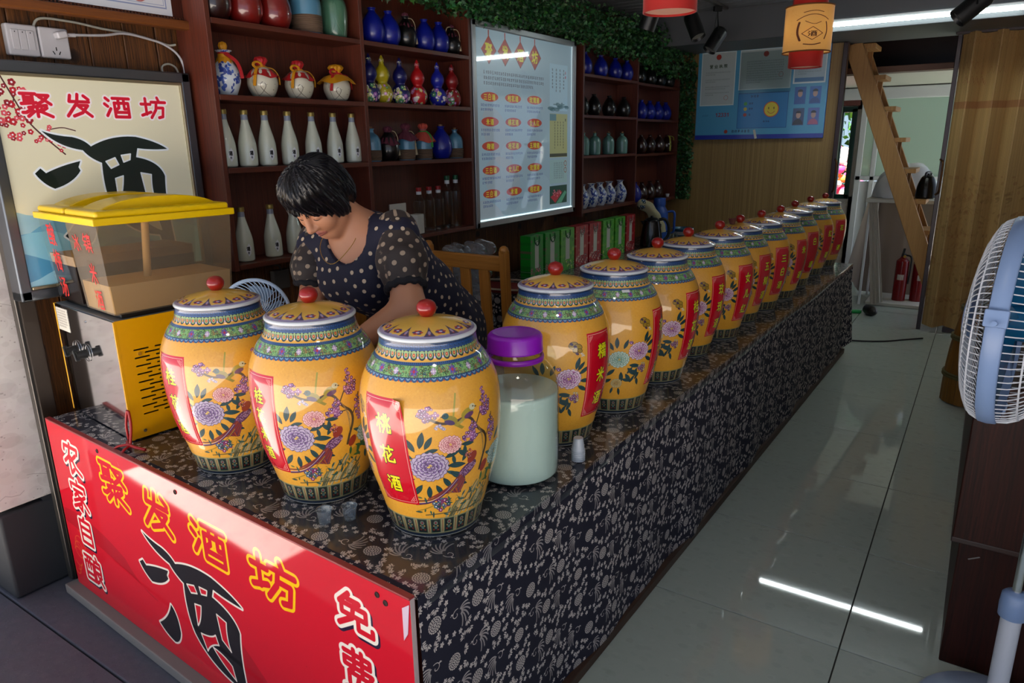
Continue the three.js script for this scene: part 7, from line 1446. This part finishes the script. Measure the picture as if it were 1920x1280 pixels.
  const dress = surfaceNet(dressF, [-1.95, 0.42, -2.18], [-1.25, 1.34, -1.3], 0.008);
  const axis = [[-1.6, 0.4, -1.92], J.hip, J.waist, J.chest, J.upper, [-1.6, 1.3, -1.5]];
  function wrapUV(g, line, R, tile, ref) { // distance along the line and angle round it
    const p = g.attributes.position, uv = g.attributes.uv, q = V(), acc = [0];
    for (let i = 1; i < line.length; i++) acc.push(acc[i - 1] + V(...line[i]).distanceTo(V(...line[i - 1])));
    for (let i = 0; i < p.count; i++) {
      q.fromBufferAttribute(p, i);
      let best = 9, v = 0, dir = null, foot = null;
      for (let k = 1; k < line.length; k++) { const a = V(...line[k - 1]), d = V(...line[k]).sub(a), t = Math.min(1, Math.max(0, q.clone().sub(a).dot(d) / d.lengthSq())), f = a.clone().addScaledVector(d, t), e = f.distanceTo(q); if (e < best) { best = e; v = acc[k - 1] + t * d.length(); dir = d.normalize(); foot = f; } }
      const r = q.clone().sub(foot), e1 = ref.clone().addScaledVector(dir, -ref.dot(dir)).normalize(), e2 = dir.clone().cross(e1);
      uv.setXY(i, (Math.atan2(r.dot(e2), r.dot(e1)) * R) / tile, v / tile);
    }
    return g;
  }
  const dressMesh = part(person, 'dress', dress, mat('#0c0e28', { roughness: 0.8, sheen: 0.3, sheenColor: '#4a4a80' }), 'navy dress with beige polka dots');
  // the printed dots: small round patches that follow the cloth
  {
    const p = dress.attributes.position, nn = dress.attributes.normal, n = p.count, order = [...Array(n).keys()], cell = new Map(), D = 0.0295, pos = [], idx = [];
    for (let i = n - 1; i > 0; i--) { const j = Math.floor(rnd() * (i + 1)); [order[i], order[j]] = [order[j], order[i]]; }
    const key = (x, y, z) => x * 10007 + y * 101 + z;
    for (const i of order) {
      const x = p.getX(i), y = p.getY(i), z = p.getZ(i), c = [x, y, z].map((v) => Math.floor((v + 5) / D));
      let ok = y > 0.5;
      for (let a = -1; a < 2 && ok; a++) for (let b = -1; b < 2 && ok; b++) for (let d = -1; d < 2 && ok; d++) for (const q of cell.get(key(c[0] + a, c[1] + b, c[2] + d)) || []) if (Math.hypot(q[0] - x, q[1] - y, q[2] - z) < D) { ok = false; break; }
      if (!ok) continue;
      const k = key(...c); cell.has(k) ? cell.get(k).push([x, y, z]) : cell.set(k, [[x, y, z]]);
      const N = V(nn.getX(i), nn.getY(i), nn.getZ(i)), U = V(0.3, 1, 0.2).cross(N).normalize(), W = N.clone().cross(U), base = pos.length / 3;
      const pts = [V(x, y, z)];
      for (let s = 0; s < 12; s++) pts.push(V(x, y, z).addScaledVector(U, cos((s / 12) * 2 * PI) * 0.0061).addScaledVector(W, sin((s / 12) * 2 * PI) * 0.0066));
      for (const q of pts) { for (let it = 0; it < 2; it++) q.addScaledVector(N, -(dressF(q.x, q.y, q.z) - 0.0008)); pos.push(q.x, q.y, q.z); }
      for (let s = 0; s < 12; s++) idx.push(base, base + 1 + s, base + 1 + ((s + 1) % 12));
    }
    const g = new THREE.BufferGeometry();
    g.setAttribute('position', new THREE.Float32BufferAttribute(pos, 3)); g.setIndex(idx); g.computeVertexNormals();
    part(dressMesh, 'polka_dots', g, mat('#b8a58e', { roughness: 0.85, side: THREE.DoubleSide }), 'beige printed dots').userData.kind = 'stuff';
  }
  // puffed sheer sleeves with dark gathered cuffs
  const sleeve = (S, E, k, ref) => {
    const a = V(...S), d = V(...E).sub(a), at = (t) => a.clone().addScaledVector(d, t).toArray();
    const vol = joined([cap(at(-0.08), at(0.35), 0.062, 0.07), cap(at(0.35), at(k), 0.07, 0.056)], 0.03);
    const D = d.clone().normalize(), end = a.clone().addScaledVector(d, k), f = (x, y, z) => Math.max(vol(x, y, z) + 0.003 * sin((x + z) * 90 + y * 20), (x - end.x) * D.x + (y - end.y) * D.y + (z - end.z) * D.z);
    const lo = [0, 1, 2].map((i) => Math.min(S[i], E[i]) - 0.1), hi = [0, 1, 2].map((i) => Math.max(S[i], E[i]) + 0.1);
    part(person, 'sleeve', wrapUV(surfaceNet(f, lo, hi, 0.006), [at(-0.2), at(1.1)], 0.06, 0.18, ref), mat('#ffffff', { map: T.sheerDots, roughness: 0.7, transmission: 0.2, thickness: 0 }), 'sheer dark puffed sleeve with polka dots');
    const c0 = a.clone().addScaledVector(d, k), g = torus(0.054, 0.011, 10, 40), gp2 = g.attributes.position;
    for (let i = 0; i < gp2.count; i++) { const an = Math.atan2(gp2.getY(i), gp2.getX(i)); gp2.setZ(i, gp2.getZ(i) + 0.003 * sin(an * 11)); }
    g.computeVertexNormals();
    g.applyQuaternion(new THREE.Quaternion().setFromUnitVectors(V(0, 0, 1), D)).translate(c0.x, c0.y, c0.z);
    part(person, 'cuff', g, mat('#0c0c16', { roughness: 0.85 }), 'dark gathered cuff');
  };
  sleeve(J.L, J.Le, 0.72, V(0, 0, -1)); sleeve(J.R, J.Re, 0.62, V(0, 0, -1));
  // neckline hem, necklace
  part(person, 'necklace', tube([fh(-0.03, -0.098, -0.06), [-1.545, 1.245, -1.5], [-1.545, 1.195, -1.452], [-1.572, 1.165, -1.424], [-1.61, 1.175, -1.426], [-1.655, 1.22, -1.46], fh(0.03, -0.1, -0.05)], 0.001, 50, 6), mat('#b08a3a', { metalness: 0.8, roughness: 0.3 }), 'thin gold chain');
  // hair: a full short crop with a fringe, ridged by strands
  const ridge = (x, y, z) => { const a = Math.atan2(x, z + 0.02), b = Math.atan2(y - 0.03, Math.hypot(x, z)); return 0.0022 * sin(a * 34 + 3 * sin(b * 4)) + 0.0016 * sin(a * 71 + b * 6) + 0.004 * sin(a * 9 + b * 3 + 1); };
  const hairLocal = (x, y, z) => {
    let d = ell([0, 0.034, -0.018], [0.092, 0.091, 0.106])(x, y, z);
    d = smin(d, ell([0.02, 0.085, 0.03], [0.075, 0.055, 0.07])(x, y, z), 0.04); d = smin(d, ell([0, -0.03, -0.075], [0.078, 0.085, 0.05])(x, y, z), 0.03);
    d = smin(d, ell([0.076, -0.005, 0.005], [0.018, 0.062, 0.045])(x, y, z), 0.03); d = smin(d, ell([-0.078, -0.005, 0.005], [0.02, 0.062, 0.045])(x, y, z), 0.03);
    d += ridge(x, y, z);
    d = smax(d, -ell([0.004, -0.067, 0.1], [0.066, 0.093 + 0.008 * sin(x * 120) + 0.006 * sin(x * 260 + 1), 0.085])(x, y, z), 0.008);
    return Math.max(d, -0.115 + 0.01 * sin(x * 140) - y);
  };
  const hairM = mat('#0d0b0c', { roughness: 0.3, specularIntensity: 0.7, sheen: 0.1, sheenColor: '#5060a0' });
  const hair = part(person, 'hair', surfaceNet(toHead(hairLocal), [H[0] - 0.2, H[1] - 0.2, H[2] - 0.2], [H[0] + 0.2, H[1] + 0.2, H[2] + 0.2], 0.0042), hairM, 'short black layered hair with a fringe');
  const locks = [];
  for (let i = 0; i < 260; i++) {
    const a = rr(0, 2 * PI), front = cos(a) > 0.5, r0 = rr(0.01, 0.05), L = front ? rr(0.085, 0.115) : rr(0.12, 0.17), wob = rr(-0.5, 0.5), q = [];
    for (let k = 0; k <= 5; k++) { const t = k / 5, b = 1.35 - t * (L * 13), an = a + wob * t; const R = [0.094, 0.094, 0.11].map((v) => v * (1.015 + (t > 0.8 ? (t - 0.8) * rr(0, 0.5) : 0))); q.push(fh(sin(an) * cos(b) * R[0] + (t < 0.3 ? 0.012 : 0), 0.034 + sin(b) * R[1], -0.018 + cos(an) * cos(b) * R[2])); }
    locks.push(tube(q, rr(0.0008, 0.0018), 10, 4));
  }
  const hl = part(hair, 'hair_locks', locks, hairM);
  hl.userData.kind = 'stuff';
  for (const s of [-1, 1]) {
    part(person, 'eyebrow', tube([fh(s * 0.015, 0.019, 0.0845), fh(s * 0.03, 0.0235, 0.0815), fh(s * 0.048, 0.019, 0.0705)], 0.0022, 12, 6), hairM);
    part(person, 'eyelashes', tube([fh(s * 0.0165, -0.0055, 0.0765), fh(s * 0.026, -0.0092, 0.0785), fh(s * 0.036, -0.009, 0.0768), fh(s * 0.0455, -0.005, 0.069)], 0.0011, 14, 6), mat('#1a1210', { roughness: 0.6 }));
  }
}
// ---------- chairs ----------
{
  const wood = mat('#ffeab4', { map: T.pine, roughness: 0.42 });
  const chair = (name, label, pos, turn) => {
    const t = thing(name, label, 'chair', pos, turn);
    for (const s of [-1, 1]) { part(t, 'rear_leg', [metric(beam([s * 0.185, 0.001, 0.19], [s * 0.185, 0.45, 0.19], 0.036, 0.032), 0.5), metric(beam([s * 0.185, 0.44, 0.19], [s * 0.192, 1.02, 0.235], 0.034, 0.03), 0.5), sphere(0.019, s * 0.192, 1.02, 0.235, 12)], wood); part(t, 'front_leg', metric(beam([s * 0.185, 0.001, -0.19], [s * 0.185, 0.44, -0.19], 0.036, 0.036), 0.5), wood); }
    part(t, 'seat', metric(rbox(0.42, 0.03, 0.42, 0.008, 0, 0.455, 0), 0.5), wood);
    part(t, 'top_rail', metric(rbox(0.36, 0.062, 0.022, 0.006).rotateX(0.075).translate(0, 0.965, 0.231), 0.5, true), wood);
    part(t, 'lower_rail', metric(rbox(0.35, 0.04, 0.02, 0.005).rotateX(0.075).translate(0, 0.56, 0.2), 0.5, true), wood);
    for (const x of [-0.1, -0.005, 0.09]) part(t, 'back_slat', metric(rbox(0.05, 0.38, 0.014, 0.004).rotateX(0.075).translate(x, 0.76, 0.216), 0.5), wood);
    for (const s of [-1, 1]) part(t, 'stretcher', metric(rbox(0.02, 0.03, 0.36, 0.004, s * 0.185, 0.2, 0), 0.5), wood);
    return t;
  };
  chair('wooden_chair', 'honey-coloured wooden chair with a slatted back, right behind the shopkeeper', [-1.835, 0, -2.655], 0).scale.setScalar(1.05);
  chair('wooden_chair', 'wooden chair of which only a back post shows left of the shopkeeper', [-2.362, 0, -1.985], PI / 2);
}
solo('socket_box', 'small grey socket box with a thin white wire below the lowest shelf', 'socket', [rbox(0.03, 0.085, 0.085, 0.006, -2.575, 0.93, -2.02), tube([[-2.56, 0.975, -2.02], [-2.53, 1.0, -1.98], [-2.5, 1.025, -1.88]], 0.004, 16, 6)], mat('#5c5a58', { roughness: 0.5 }));
renderer.render(scene, camera);
